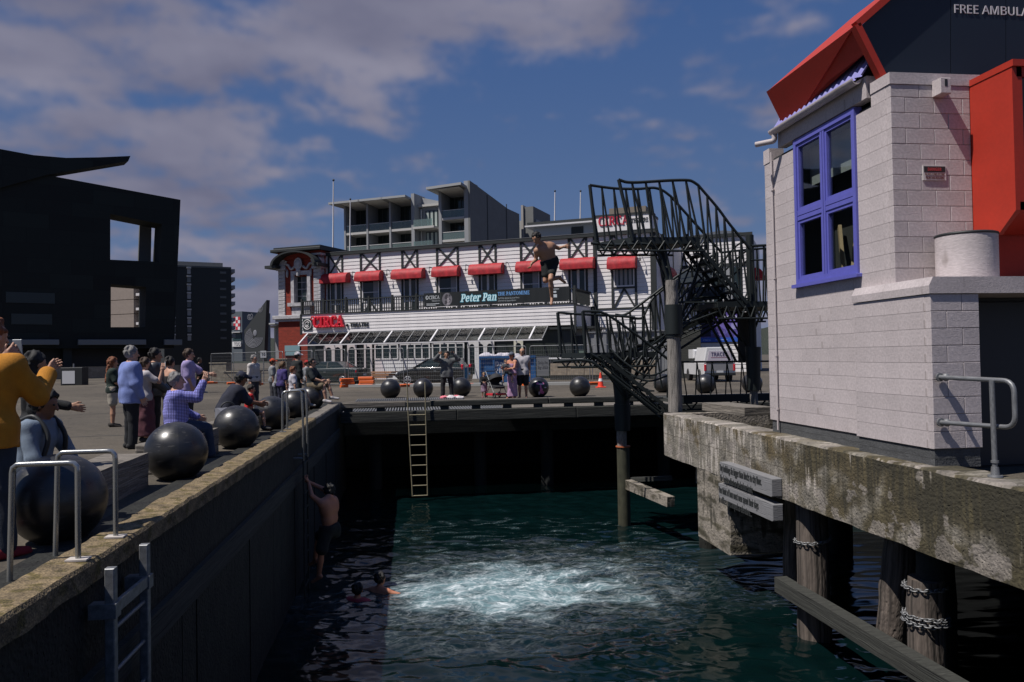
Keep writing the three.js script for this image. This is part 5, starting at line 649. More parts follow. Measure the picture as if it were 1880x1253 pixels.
// ================================================================ steel jumping tower with zigzag stairs
{
  const t = thing('jump_tower', 'black steel jumping tower with zigzag railings, two platforms and open stairs', 'tower'), B = M.blackSteel;
  const q = (x, y, z) => onZ(x, y, z);
  const railing = (pts, base, r, step, mid) => { // pts: top rail points; base(i-fraction point) gives foot point under a rail point
    const c = new THREE.CatmullRomCurve3(pts, false, 'catmullrom', 0.4), L = c.getLength(), n = Math.round(L / step);
    mesh('hand_rail', new THREE.TubeGeometry(c, 60, r, 8, false), B, t);
    for (let i = 0; i <= n; i++) { const p = c.getPointAt(i / n), f = base(p), d = c.getTangentAt(i / n).setY(0).normalize(); const w = step * 0.30; if (i < n) mesh('strut', bar(f.clone().addScaledVector(d, w), p, r * 0.68, 6), B, t); if (i > 0) mesh('strut', bar(f.clone().addScaledVector(d, -w * 0.5), p, r * 0.68, 6), B, t); }
    return c; };
  const truss = (a, b, h, n, r = 0.028) => { const dn = V(0, -h, 0), a2 = a.clone().add(dn), b2 = b.clone().add(dn); mesh('truss_chord', bar(a2, b2, r, 6), B, t); for (let i = 0; i < n; i++) { const p = a.clone().lerp(b, i / n), m = a2.clone().lerp(b2, (i + 0.5) / n), s = a.clone().lerp(b, (i + 1) / n); mesh('truss_web', bar(p, m, r * 0.8, 6), B, t); mesh('truss_web', bar(m, s, r * 0.8, 6), B, t); } };
  const ZN = -18.5, ZF2 = -19.45;
  // upper platform
  const yT = 4.2, DK = (x, z) => { const p = onZ(x, 425, z); p.y = yT; return p; };
  const fl = DK(1096, ZF2), nl = DK(1162, ZN), fr = DK(1235, ZF2), nr = DK(1285, ZN);
  mesh('upper_deck', slab([fl.clone(), nl.clone(), nr.clone(), fr.clone()], 0.16), B, t);
  const farTop = [[1083, 340], [1110, 344], [1135, 346.5], [1172, 347], [1200, 345], [1217, 350], [1232, 361]].map(p => q(p[0], p[1], ZF2)), nearTop = [[1136, 330], [1150, 334.5], [1172, 335], [1230, 331.5], [1266, 331.5], [1282, 340]].map(p => q(p[0], p[1], ZN));
  railing(farTop, p => V(p.x + 0.10, yT, p.z), 0.036, 0.33); railing(nearTop, p => V(p.x + 0.2, yT, p.z), 0.038, 0.36);
  mesh('end_post', bar(q(1083, 340, ZF2), V(fl.x, yT - 0.2, ZF2), 0.045, 8), B, t); mesh('end_post', bar(q(1136, 330, ZN), V(nl.x, yT - 0.1, ZN), 0.045, 8), B, t);
  truss(fl.clone().add(V(0, -0.1, 0)), fr.clone().add(V(0, -0.1, 0)), 0.22, 7); truss(nl.clone().add(V(-0.9, -0.1, 0.1)), nr.clone().add(V(0.1, -0.1, 0)), 0.24, 8);
  mesh('curved_pipe', tube([q(1085, 447, ZN), q(1130, 450, ZN), q(1178, 448, ZN), q(1198, 453, ZN), q(1212, 470, ZN), q(1228, 520, ZN)], 0.035, 8, 30), B, t);
  // flight from the upper platform down to the landing
  const LY = 2.62, flight = (a, b, za, zb, n, w = 0.3) => { for (let i = 0; i < n; i++) { const f = (i + 0.5) / n, p = a.clone().lerp(b, f); mesh('tread', slab([V(p.x - w / 2, p.y, za), V(p.x + w / 2, p.y, za), V(p.x + w / 2, p.y, zb), V(p.x - w / 2, p.y, zb)], 0.035), B, t); } for (const z of [za, zb]) { mesh('stringer', beam(V(a.x, a.y - 0.05, z), V(b.x, b.y - 0.05, z), 0.045, 0.085), B, t); mesh('stringer', bar(V(a.x, a.y - 0.26, z), V(b.x, b.y - 0.26, z), 0.022, 6), B, t); for (let i = 0; i < n; i++) { const p = a.clone().lerp(b, i / n), r2 = a.clone().lerp(b, (i + 0.5) / n); mesh('stringer_web', bar(V(p.x, p.y - 0.05, z), V(r2.x, r2.y - 0.26, z), 0.014, 5), B, t); } } };
  const c0 = V(nr.x - 0.1, yT - 0.1, 0), c1 = V(q(1372, 545, ZN).x, LY, 0); flight(c0, c1, ZN, ZF2, 8, 0.27);
  railing([[1282, 340], [1317, 381], [1340, 412], [1376, 456]].map(p => q(p[0], p[1], ZN)), p => V(p.x + 0.05, lerp(c0.y, c1.y, Math.min(1, Math.max(0, (p.x - c0.x) / (c1.x - c0.x)))), ZN), 0.036, 0.34);
  railing([[1232, 361], [1282, 417], [1325, 464]].map(p => q(p[0], p[1], ZF2)), p => V(p.x + 0.05, p.y - 1.05, ZF2), 0.036, 0.34);
  // landing and walkway to the right
  const l0 = q(1318, 552, ZN).x, l1 = q(1470, 552, ZN).x; mesh('landing_deck', bxAt(l0, l1, LY - 0.14, LY, ZF2 - 1.0, ZN), B, t); truss(V(l0, LY - 0.12, ZN), V(l1, LY - 0.12, ZN), 0.3, 9); truss(V(l0, LY - 0.12, ZF2 - 1), V(l1, LY - 0.12, ZF2 - 1), 0.3, 9);
  railing([[1380, 452], [1425, 450], [1470, 448]].map(p => q(p[0], p[1], ZN)), p => V(p.x, LY, p.z), 0.034, 0.3); railing([[1325, 464], [1380, 458], [1470, 452]].map(p => q(p[0], p[1], ZF2 - 0.9)), p => V(p.x, LY, p.z), 0.03, 0.26); mesh('mid_rail', bar(q(1378, 478, ZN), q(1470, 476, ZN), 0.022, 6), B, t);
  // lower platform
  const yL = 1.42, ZA = -19.2, ZB2 = -20.2, p0 = q(1030, 648, ZB2), p1 = q(1205, 648, ZB2), p2 = q(1075, 648, ZA), p3 = q(1205, 648, ZA); for (const p of [p0, p1, p2, p3]) p.y = yL;
  mesh('lower_deck', slab([p0.clone(), p2.clone(), p3.clone(), p1.clone()], 0.14), B, t);
  railing([[1024, 574], [1060, 577], [1110, 579], [1166, 583]].map(p => q(p[0], p[1], ZB2)), p => V(p.x + 0.08, yL, p.z), 0.032, 0.34); mesh('end_post', bar(q(1024, 574, ZB2), V(p0.x, yL, ZB2), 0.045, 8), B, t);
  railing([[1070, 572], [1098, 572.5], [1113, 577]].map(p => q(p[0], p[1], ZA)), p => V(p.x + 0.12, yL, p.z), 0.034, 0.32); mesh('end_post', bar(q(1070, 572, ZA), V(p2.x, yL, ZA), 0.045, 8), B, t);
  truss(p0.clone().add(V(-0.1, -0.1, 0)), p1.clone().add(V(0, -0.1, 0)), 0.26, 6); truss(p2.clone().add(V(-0.4, -0.1, 0.1)), p3.clone().add(V(0, -0.1, 0)), 0.26, 6);
  // flight down to the wharf corner
  const a0 = V(q(1088, 650, ZA).x, yL, 0), a1 = V(q(1213, 757, ZA).x, 0.02, 0); flight(a0, a1, ZA, ZA + 0.85, 8, 0.24);
  railing([[1113, 577], [1126, 585], [1170, 616], [1228, 661]].map(p => q(p[0], p[1], ZA)), p => V(p.x, Math.max(0.1, p.y - 0.95), p.z), 0.034, 0.4);
  mesh('curved_pipe', tube([q(1015, 665, ZA + 0.85), q(1050, 662, ZA + 0.85), q(1080, 663, ZA + 0.85), q(1098, 672, ZA + 0.85), q(1150, 712, ZA + 0.85), q(1208, 758, ZA + 0.85)], 0.034, 8, 30), B, t); mesh('curved_pipe', tube([q(1085, 650, ZA + 0.8), q(1112, 668, ZA + 0.8), q(1160, 712, ZA + 0.8), q(1212, 757, ZA + 0.8)], 0.03, 8, 24), B, t);
  mesh('brace', bar(q(1140, 690, ZA + 0.5), q(1208, 756, ZA + 0.6), 0.025, 6), B, t); mesh('brace', bar(q(1140, 705, ZA + 0.6), q(1190, 716, ZA + 0.3), 0.025, 6), B, t);
  // flight from the lower platform up to the landing, behind
  const b0 = V(q(1150, 640, -20.6).x, yL, 0), b1 = V(q(1335, 552, -20.6).x, LY, 0); flight(b0, b1, -20.3, -21.1, 8, 0.3);
  for (const [z, o] of [[-20.3, 0], [-21.1, 6]]) railing([[1130 + o * 5, 578 + o], [1150 + o * 5, 577 + o], [1200, 541 + o], [1250, 503 + o], [1318, 464 + o]].map(p => q(p[0], p[1], z)), p => V(p.x + 0.05, lerp(yL, LY, Math.min(1, Math.max(0, (p.x - b0.x) / (b1.x - b0.x)))), z), 0.034, 0.42);
  for (const [x0, y0, x1, y1, z] of [[1232, 620, 1330, 545, -19.4], [1250, 640, 1390, 550, -19.8], [1255, 590, 1335, 470, -20], [1300, 560, 1352, 665, -19.2], [1312, 555, 1366, 665, -19.3], [1290, 570, 1340, 662, -19.6], [1180, 690, 1262, 560, -20.4], [1160, 700, 1240, 600, -20.2], [1205, 440, 1225, 560, -19], [1300, 440, 1262, 560, -19.6], [1215, 430, 1235, 520, ZN], [1290, 470, 1245, 600, -19], [1210, 640, 1265, 520, -19.9]]) mesh('brace', bar(q(x0, y0, z), q(x1, y1, z), 0.034, 6), B, t);
  for (const [x0, x1, y0, y1] of [[1262, 1335, 548, 500], [1250, 1318, 520, 478]]) mesh('fan_tread', slab([q(x0, y0, -20), q(x1, y0 - 6, -19.6), q(x1, y0 - 26, -20.6), q(x0, y0 - 18, -20.8)], 0.05), B, t);
  // web of thin tubes tying the flights together
  { const fan = (x, y, z, list) => { for (const [u, v, w] of list) mesh('brace', bar(q(x, y, z), q(u, v, w), 0.024, 6), B, t); };
    fan(1240, 556, -18.6, [[1190, 436, -18.6], [1215, 432, -19.4], [1262, 430, -18.6], [1290, 436, -19.4], [1318, 548, -19.4], [1345, 556, -18.6], [1300, 500, -19.8]]);
    fan(1244, 600, -18.5, [[1320, 556, -19.4], [1352, 560, -18.7], [1205, 640, -19.3], [1180, 646, -20.1], [1290, 520, -20.4]]);
    fan(1374, 640, -19.4, [[1300, 560, -19.4], [1330, 562, -18.6], [1350, 560, -19.9], [1402, 560, -18.8], [1318, 575, -20.2]]);
    fan(1143, 655, -20.2, [[1060, 662, -20.2], [1085, 655, -19.3], [1180, 652, -19.4], [1205, 650, -20.1], [1120, 600, -20.2], [1165, 590, -20.2]]);
    fan(1150, 735, -20.0, [[1100, 668, -19.2], [1190, 700, -18.6], [1225, 640, -20.4], [1180, 650, -19.4]]);
    let px = 1185, py = 640; for (let i = 0; i < 9; i++) { const nx = px + 13, ny = i % 2 ? py - 34 : py + 22; mesh('brace', bar(q(px, py, -20.3), q(nx, ny, -20.7), 0.022, 6), B, t); px = nx; py = ny - (i % 2 ? 0 : 6); }
    px = 1255; py = 470; for (let i = 0; i < 10; i++) { const nx = px + 12, ny = i % 2 ? py - 30 : py + 42; mesh('brace', bar(q(px, py, -20.6), q(nx, ny, -20.9), 0.022, 6), B, t); px = nx; py = ny; }
    for (let k = 0; k < 3; k++) mesh('curved_rail', tube([q(1262, 560 - k * 14, -19.9), q(1290, 548 - k * 18, -20.6), q(1322, 528 - k * 22, -20.8), q(1352, 500 - k * 24, -20.4), q(1372, 478 - k * 18, -19.6)], 0.026, 6, 24), B, t);
    for (let k = 0; k < 2; k++) mesh('curved_rail', tube([q(1120, 640 + k * 16, -19.0), q(1150, 668 + k * 14, -18.8), q(1190, 690 + k * 10, -18.7), q(1232, 676 + k * 12, -19.0)], 0.026, 6, 20), B, t); }
  // columns
  const cp = onY(1240, 755, 0), woodP = (x, y0, y1, z, r, n = 'timber_column') => { const c = new THREE.CylinderGeometry(r * 0.96, r, y1 - y0, 20, 8); c.translate(x, (y0 + y1) / 2, z); const p = c.attributes.uv; for (let i = 0; i < p.count; i++) p.setXY(i, p.getY(i) * 2, p.getX(i) * 1.2); return mesh(n, jitter(c, 0.02, 4), new THREE.MeshStandardMaterial({ color: S(0.56, 0.55, 0.55), map: T.wood, bumpMap: T.woodb, bumpScale: 0.015, roughness: 0.9 }), t); };
  const yS0 = q(1240, 614, cp.z).y, yS1 = q(1240, 560, cp.z).y; woodP(cp.x, -0.02, yS0, cp.z, 0.165); mesh('steel_sleeve', [new THREE.CylinderGeometry(0.21, 0.21, yS1 - yS0, 20).translate(cp.x, (yS0 + yS1) / 2, cp.z)], B, t); woodP(cp.x - 0.02, yS1, q(1235, 515, cp.z).y, cp.z, 0.15); mesh('column', bar(V(cp.x + 0.1, yS1, cp.z - 0.2), V(cp.x, yT - 0.1, cp.z - 0.8), 0.1, 10), B, t); mesh('column_strap', new THREE.CylinderGeometry(0.185, 0.185, 0.05, 20).translate(cp.x, yS0 - 0.04, cp.z), B, t);
  const pz = -20.2, pp = q(1143, 770, pz); mesh('flared_column', [new THREE.CylinderGeometry(0.3, 0.19, 1.35, 16).translate(pp.x, 0.72, pz), new THREE.CylinderGeometry(0.22, 0.2, 0.7, 16).translate(pp.x, -0.28, pz)], B, t); const yo = q(1143, 820, pz).y; woodP(pp.x - 0.03, yo, -0.6, pz, 0.13); mesh('rust_collar', new THREE.CylinderGeometry(0.19, 0.19, 0.03, 18).translate(pp.x, yo, pz), mat(0.38, 0.10, 0.035, 0.8), t); mesh('pile_jacket', new THREE.CylinderGeometry(0.165, 0.165, yo + 5, 18).translate(pp.x, (yo - 5) / 2, pz), new THREE.MeshStandardMaterial({ color: S(0.075, 0.075, 0.045), map: rep(T.grain, 2, 3), roughness: 0.7 }), t);
  const rc = q(1385, 745, -19.1); mesh('column', bar(V(rc.x - 0.02, q(1378, 432, -19.1).y, -19.1), V(rc.x, 0.9, -19.1), 0.1, 10), B, t); mesh('column_base', [new THREE.CylinderGeometry(0.2, 0.16, 1.1, 14).translate(rc.x, 0.95, -19.1)], B, t); woodP(rc.x, -0.9, 0.42, -19.1, 0.1); mesh('rust_column', new THREE.CylinderGeometry(0.19, 0.19, 1.3, 14).translate(q(1368, 610, -19.5).x, q(1368, 620, -19.5).y, -19.5), mat(0.055, 0.048, 0.044, 0.9), t);
  // low zigzag balustrade at wharf level
  const z0 = -20.9, g0 = q(1252, 665, z0), g1 = q(1470, 663, z0); railing([g0, g0.clone().lerp(g1, 0.5), g1], p => V(p.x, q(1330, 728, z0).y, z0), 0.026, 0.42); mesh('base_beam', beam(V(g0.x, q(1330, 731, z0).y, z0), V(g1.x, q(1330, 731, z0).y, z0), 0.2, 0.2), B, t); truss(V(g0.x, q(1330, 731, z0).y, z0), V(g1.x, q(1330, 731, z0).y, z0), 0.3, 7);
  const walk = mesh('lower_walkway', bxAt(g0.x - 0.2, g1.x, 0.0, 0.1, -23, -21.0), M.woodDark, t);
}
// ================================================================ street furniture and vehicles
T.ball = tex(512, 256, (u, v) => { const a = 0.62 + 0.5 * tfbm(u, v, 5, 3, 5), sc = sstep(0.24, 0.3, fbm(u * 14, v * 60, 5, 3)) * 0.35, sm = sstep(0.12, 0.4, tfbm(u, v, 9, 8, 4)); return [a + sc, a + sc * 0.95, a + sc * 0.9 - 0.08 * sm]; });
T.ballr = tex(512, 256, (u, v) => 0.62 + 0.6 * tfbm(u, v, 7, 13, 5) + 0.25 * sstep(0.2, 0.3, fbm(u * 14, v * 60, 5, 3)), false);
const polished = new THREE.MeshPhysicalMaterial({ color: S(0.052, 0.052, 0.054), map: T.ball, roughnessMap: T.ballr, roughness: 0.62, clearcoat: 0.22, clearcoatRoughness: 0.3 });
const ballG = (() => { const g = new THREE.SphereGeometry(0.385, 56, 40); const p = g.attributes.position; for (let i = 0; i < p.count; i++) if (p.getY(i) < -0.35) p.setY(i, -0.35); g.computeVertexNormals(); return g; })();
const seamG = new THREE.TorusGeometry(0.3855, 0.0025, 5, 64).rotateX(Math.PI / 2);
const sphereAt = (x, z, label, group, turn = 0) => { const t = thing('sphere_bollard', label, 'bollard', V(x, GY + 0.35, z), turn, group); const b = mesh('ball', ballG, polished, t); return t; };
const LZ = [-7.2, -10.64, -14.2, -17.7, -21.2, -24.7];
LZ.forEach((z, i) => sphereAt(-2.99, z, ['polished black sphere bollard behind the tall near grab hoops', 'polished black sphere bollard in front of the man in the checked shirt', 'polished black sphere bollard in front of the folded scooter and grey bag', 'polished black sphere bollard beside the second pair of grab hoops', 'polished black sphere bollard with the red-haired boy perched on it', 'polished black sphere bollard with the man in khaki shorts sitting on it'][i], 'sphere bollards along the quay', z));
for (const [px, py, lb] of [[717, 731, 'black sphere bollard in front of the stacked orange weights'], [777, 730, 'black sphere bollard straight behind the yellowed dock ladder'], [847, 728, 'black sphere bollard beside the photographer in the grey top'], [1065, 728, 'clean black sphere bollard between the painted sphere and the cone']]) { const p = onY(px, py, GY); sphereAt(p.x, p.z, lb, 'sphere bollards along the far dock', px); }
for (const [px, py] of [[1226, 722], [1305, 724], [1392, 722]]) { const p = onY(px, py, GY); sphereAt(p.x, p.z - 0.5, 'black sphere bollard behind the jumping tower stairs', 'sphere bollards behind the tower', px); }
{ const p = onY(989, 729, GY), t = sphereAt(p.x, p.z, 'black sphere bollard splashed with pink and white paint', undefined, 0); const pm = mat(0.55, 0.14, 0.33, 0.6), pw = mat(0.62, 0.5, 0.58, 0.6); const dab = (az, el, r, m, sx = 1, sy = 1) => { const g = new THREE.SphereGeometry(0.39, 14, 10, 0, 6.3, 0, r); const q = g.attributes.position; g.scale(sx, 1, sy); g.rotateX(Math.PI / 2 - el); g.rotateY(az); mesh('paint_splash', g, m, t); };
  dab(0.1, 0.35, 0.16, pw, 1.7, 0.45); dab(-0.25, 0.42, 0.12, pm); dab(0.35, 0.4, 0.1, pm); dab(0.05, 0.1, 0.13, pm, 0.6, 1.6); dab(0.12, -0.3, 0.2, pm, 0.7, 1.4); dab(0.3, -0.5, 0.16, pm); dab(-0.1, -0.55, 0.14, pw, 0.6, 1.3); dab(0.55, 0.0, 0.09, pw, 1.4, 0.6); }
{ // squared timbers between the spheres
  const T2 = [[-7.75, -10.15], [-11.15, -13.7], [-14.75, -17.2], [-18.2, -20.7], [-21.7, -24.2]];
  T2.forEach(([a, b], i) => { const g = cbox(0.5, 0.4, Math.abs(b - a), 0.02), n = 14; const m = single('timber_beam_bench', jitter(subdiv(g, 2), 0.016, 3.2), M.wood, ['squared weathered timber seat with split top, under the man in the blue shirt', 'squared timber seat under the man in the checked shirt', 'squared timber seat beside the folded scooter', 'squared timber seat behind the man with the white cap', 'squared timber seat next to the boy perched on a sphere'][i], 'seat', 'timber seats between the spheres'); m.position.set(-3.42, GY + 0.2, (a + b) / 2); });
}
function subdiv(g, k) { let q = g.index ? g.toNonIndexed() : g; for (let it = 0; it < k; it++) { const p = q.attributes.position, u = q.attributes.uv, P = [], Uv = []; for (let i = 0; i < p.count; i += 3) { const v = [0, 1, 2].map(j => [V(p.getX(i + j), p.getY(i + j), p.getZ(i + j)), [u.getX(i + j), u.getY(i + j)]]); const m = (a, b) => [a[0].clone().lerp(b[0], 0.5), [(a[1][0] + b[1][0]) / 2, (a[1][1] + b[1][1]) / 2]]; const ab = m(v[0], v[1]), bc = m(v[1], v[2]), ca = m(v[2], v[0]); for (const t of [[v[0], ab, ca], [ab, v[1], bc], [ca, bc, v[2]], [ab, bc, ca]]) for (const w of t) { P.push(w[0].x, w[0].y, w[0].z); Uv.push(...w[1]); } } q = new THREE.BufferGeometry(); q.setAttribute('position', new THREE.Float32BufferAttribute(P, 3)); q.setAttribute('uv', new THREE.Float32BufferAttribute(Uv, 2)); q.computeVertexNormals(); } return q; }
// ladders and grab hoops
{ const t = thing('quay_ladder', 'steel ladder with tall grab hoops on the coping by the first sphere', 'ladder');
  for (const z of [-5.8, -6.5]) { mesh('grab_hoop', pipe([V(-2.72, GY, z), V(-2.70, 0.67, z), V(-2.28, 0.67, z), V(-2.28, 0.01, z)], 0.019, 0.05, 10), M.steel, t); mesh('base_plate', bxAt(-2.35, -2.21, 0.002, 0.014, z - 0.05, z + 0.05), mat(0.5, 0.46, 0.42, 0.5), t); mesh('stringer', bxAt(-2.1, -2.035, -4.2, -0.06, z - 0.035, z + 0.035, 0.006), M.galv, t); mesh('wall_bracket', bxAt(-2.2, -2.02, -0.4, -0.3, z - 0.05, z + 0.05), M.galv, t); }
  for (let i = 0; i < 12; i++) mesh('rung', bar(V(-2.07, -0.5 - i * 0.3, -6.5), V(-2.07, -0.5 - i * 0.3, -5.8), 0.016, 8), M.galv, t); mesh('cross_bar', bxAt(-2.06, -2.03, -0.38, -0.3, -6.5, -5.8), M.galv, t); }
const yel = new THREE.MeshStandardMaterial({ color: S(0.42, 0.37, 0.24), map: rep(T.grain, 2, 2), roughness: 0.6, metalness: 0.2 });
{ const t = thing('quay_ladder', 'steel ladder with grab hoops that the climbing man holds', 'ladder');
  for (const z of [-15.35, -15.95]) { mesh('grab_hoop', pipe([V(-2.40, 0, z), V(-2.39, 0.76, z), V(-2.04, 0.78, z), V(-2.02, 0.3, z), V(-2.02, -0.55, z)], 0.021, 0.07, 10), M.steel, t); mesh('stringer', bar(V(-2.02, -3.4, z), V(-2.02, -0.55, z), 0.017, 8), M.woodDark, t); mesh('base_plate', bxAt(-2.45, -2.33, 0.002, 0.014, z - 0.05, z + 0.05), M.galv, t); mesh('wall_bracket', bar(V(-2.2, -0.5, z), V(-2.02, -0.5, z), 0.02, 8), M.galv, t); }
  for (let i = 0; i < 10; i++) mesh('rung', bar(V(-2.02, -0.62 - i * 0.29, -15.95), V(-2.02, -0.62 - i * 0.29, -15.35), 0.014, 8), M.woodDark, t); }
{ const t = thing('dock_ladder', 'yellowed steel ladder hanging down the dark far dock face', 'ladder'), Z = -24.93; mesh('stringer', pipe([V(-0.09, 0.58, Z), V(-0.07, -0.3, Z), V(0.03, -2.95, Z)], 0.02, 0.02, 8), yel, t); mesh('stringer', pipe([V(0.47, 0.6, Z), V(0.475, -0.3, Z), V(0.5, -2.95, Z)], 0.02, 0.02, 8), yel, t); for (let i = 0; i < 9; i++) { const y = -0.42 - i * 0.315, f = (0.3 + y) / -2.65; mesh('rung', bar(V(lerp(-0.07, 0.03, f), y, Z), V(lerp(0.475, 0.5, f), y, Z), 0.018, 8), yel, t); } }
// temporary fence
{ const L = [V(-13.6, GY, -56.5), V(-3.4, GY, -43.6), V(9.3, GY, -39.8), V(13, GY, -39.2)], n = [5, 4, 1]; const orange = mat(0.72, 0.13, 0.02, 0.6); const joints = [];
  for (let s = 0; s < 3; s++) for (let i = 0; i < n[s]; i++) { const a = L[s].clone().lerp(L[s + 1], i / n[s] + 0.008), b = L[s].clone().lerp(L[s + 1], (i + 1) / n[s] - 0.008); joints.push(b.clone()); if (i === 0 && s === 0) joints.push(a.clone()); const t = thing('site_fence', 'galvanised mesh site fence panel in front of the theatre and parked cars', 'fence', a, 0, 'temporary fence panels'); const d = b.clone().sub(a); const Hh = 2.05, P = (f, y) => d.clone().multiplyScalar(f).setY(y); mesh('frame', pipe([P(0, 0.1), P(0, Hh), P(1, Hh), P(1, 0.1)], 0.024, 0.06, 6), M.galv, t); mesh('bottom_rail', bar(P(0, 0.14), P(1, 0.14), 0.02, 6), M.galv, t); const gs = []; for (let k = 1; k < 26; k++) gs.push(bar(P(k / 26, 0.14), P(k / 26, Hh), 0.0035, 4)); for (let k = 1; k < 9; k++) gs.push(bar(P(0, 0.14 + k * 0.21), P(1, 0.14 + k * 0.21), 0.0035, 4)); const w = mesh('wire_mesh', gs, M.galv, t); w.userData.kind = 'stuff'; }
  joints.forEach((p, i) => { const t = thing('barrier_weight', i === 5 ? 'stack of three orange plastic fence feet' : 'orange plastic fence foot under the mesh panels', 'fence foot', p.clone().add(V(0.1, 0, 0.25)), 0.3, 'orange fence feet'); for (let k = 0; k < (i === 5 ? 3 : 1); k++) { const m = mesh('block', cbox(0.72, 0.15, 0.28, 0.03).translate(k % 2 ? 0.04 : 0, 0.075 + k * 0.17, 0), orange, t); mesh('recess_shade', bxAt(-0.2, 0.2, 0.03 + k * 0.17, 0.11 + k * 0.17, 0.135, 0.142), mat(0.42, 0.07, 0.01, 0.7), t); } });  // recess shade painted as a darker orange plate on the front face
  { const p = onY(672, 711, GY), t = thing('barrier_weight_stack', 'stack of three orange plastic fence feet beside the plank pile', 'fence foot', p, -0.2); for (let k = 0; k < 3; k++) mesh('block', cbox(0.8, 0.17, 0.3, 0.03).translate(k % 2 ? 0.05 : 0, 0.09 + k * 0.19, 0), orange, t); }
  const st = thing('concrete_kerb', 'low pale concrete kerb running along the foot of the fence', 'kerb', V(0, 0, 0)); mesh('kerb_beam', [beam(L[1].clone().add(V(0, 0.07, 0.12)), L[2].clone().add(V(0, 0.07, 0.12)), 0.22, 0.14)], mat(0.33, 0.33, 0.31, 0.9), st);
}
// cars
function car(label, pos, turn, spec) {
  const { len: Ln, wid: W, belt, roof, prof, cab, wx, paintC } = spec, t = thing('parked_car', label, 'car', pos, turn, undefined);
  const pm = new THREE.MeshPhysicalMaterial({ color: paintC, roughness: 0.35, clearcoat: 1, clearcoatRoughness: 0.06 }), wr = 0.31;
  const s = new THREE.Shape(); s.moveTo(prof[0][0], prof[0][1]); for (let i = 1; i < prof.length; i++) s.lineTo(prof[i][0], prof[i][1]);
  for (const x of [...wx].sort((a, b) => b - a)) { s.lineTo(x + wr + 0.06, 0.22); s.absarc(x, 0.3, wr + 0.06, -0.2, Math.PI + 0.2, false); } s.closePath();
  const g = new THREE.ExtrudeGeometry(s, { depth: W - 0.16, bevelEnabled: true, bevelThickness: 0.08, bevelSize: 0.07, bevelSegments: 3, curveSegments: 14 }); g.translate(0, 0, -(W - 0.16) / 2); mesh('body', toCreasedNormals(g, 0.6), pm, t);
  // cabin: lofted glass with painted roof and pillars
  const [b0, r0, r1, b1] = cab, yb = belt - 0.03, wi = W / 2 - 0.06, wt = W / 2 - 0.24, C = (x, y, z) => V(x, y, z);
  const pts = [C(b0, yb, -wi), C(b1, yb, -wi), C(r1, roof - 0.04, -wt), C(r0, roof - 0.04, -wt), C(b0, yb, wi), C(b1, yb, wi), C(r1, roof - 0.04, wt), C(r0, roof - 0.04, wt)];
  const f = (a, b, c, d) => quad(pts[a], pts[b], pts[c], pts[d]);
  mesh('side_window', f(4, 5, 6, 7), M.glass, t); mesh('side_window', f(1, 0, 3, 2), M.glass, t); mesh('windscreen', f(0, 4, 7, 3), M.glass, t); mesh('rear_window', f(5, 1, 2, 6), M.glass, t);
  const rs = [C(r0 + 0.03, roof - 0.05, wt + 0.02), C(r1 - 0.03, roof - 0.05, wt + 0.02), C(r1 - 0.03, roof - 0.05, -wt - 0.02), C(r0 + 0.03, roof - 0.05, -wt - 0.02)], rt = [C(r0 + 0.2, roof, wt - 0.1), C(r1 - 0.15, roof, wt - 0.1), C(r1 - 0.15, roof, -wt + 0.1), C(r0 + 0.2, roof, -wt + 0.1)]; const rg = [quad(...rt)]; for (let i = 0; i < 4; i++) { const j = (i + 1) % 4; rg.push(quad(rs[i], rs[j], rt[j], rt[i])); } mesh('roof', rg, pm, t);
  for (const z of [0, 4]) { const o = z ? 0.012 : -0.012, P = i => pts[i + z].clone().add(V(0, 0, o)); mesh('pillar', beam(P(0), P(3), 0.07, 0.05), pm, t); mesh('pillar', beam(P(1), P(2), 0.09, 0.05), pm, t); const m0 = P(0).lerp(P(1), 0.52), m1 = P(3).lerp(P(2), 0.5); mesh('pillar', beam(m0, m1, 0.07, 0.04), M.black, t); mesh('door_handle', bxAt(b0 + (b1 - b0) * 0.45, b0 + (b1 - b0) * 0.45 + 0.16, belt - 0.16, belt - 0.12, (z ? 1 : -1) * (W / 2 - 0.005), (z ? 1 : -1) * (W / 2 + 0.02)), M.steel, t); mesh('door_mirror', cbox(0.1, 0.12, 0.2, 0.03).translate(b0 + 0.25, belt + 0.06, (z ? 1 : -1) * (W / 2 + 0.06)), pm, t); mesh('waist_line', bxAt(b0 + 0.1, b1, belt - 0.035, belt - 0.02, (z ? 1 : -1) * (W / 2 - 0.02), (z ? 1 : -1) * (W / 2 + 0.006)), M.steel, t); }
  for (const x of wx) for (const k of [-1, 1]) { const w = mesh('wheel', new THREE.CylinderGeometry(wr, wr, 0.2, 28).rotateX(Math.PI / 2).translate(x, wr, k * (W / 2 - 0.12)), M.rubber, t); mesh('rim', [new THREE.TorusGeometry(0.2, 0.02, 6, 24).translate(x, wr, k * (W / 2 - 0.012)), ...[...Array(6).keys()].map(i => { const a = i / 6 * 6.283; return beam(V(x, wr, k * (W / 2 - 0.012)), V(x + Math.cos(a) * 0.2, wr + Math.sin(a) * 0.2, k * (W / 2 - 0.012)), 0.02, 0.06, V(Math.sin(a), -Math.cos(a), 0)); })], mat(0.55, 0.55, 0.56, 0.35, { metalness: 0.6 }), w); }
  for (const k of [-1, 1]) { mesh('tail_light', cbox(0.12, spec.tl[2], 0.26, 0.03).translate(spec.tl[0], spec.tl[1], k * (W / 2 - 0.13)), mat(0.62, 0.01, 0.03, 0.25), t); mesh('headlight', cbox(0.3, 0.14, 0.3, 0.04).translate(spec.hl[0], spec.hl[1], k * (W / 2 - 0.17)), mat(0.6, 0.6, 0.6, 0.15), t); }
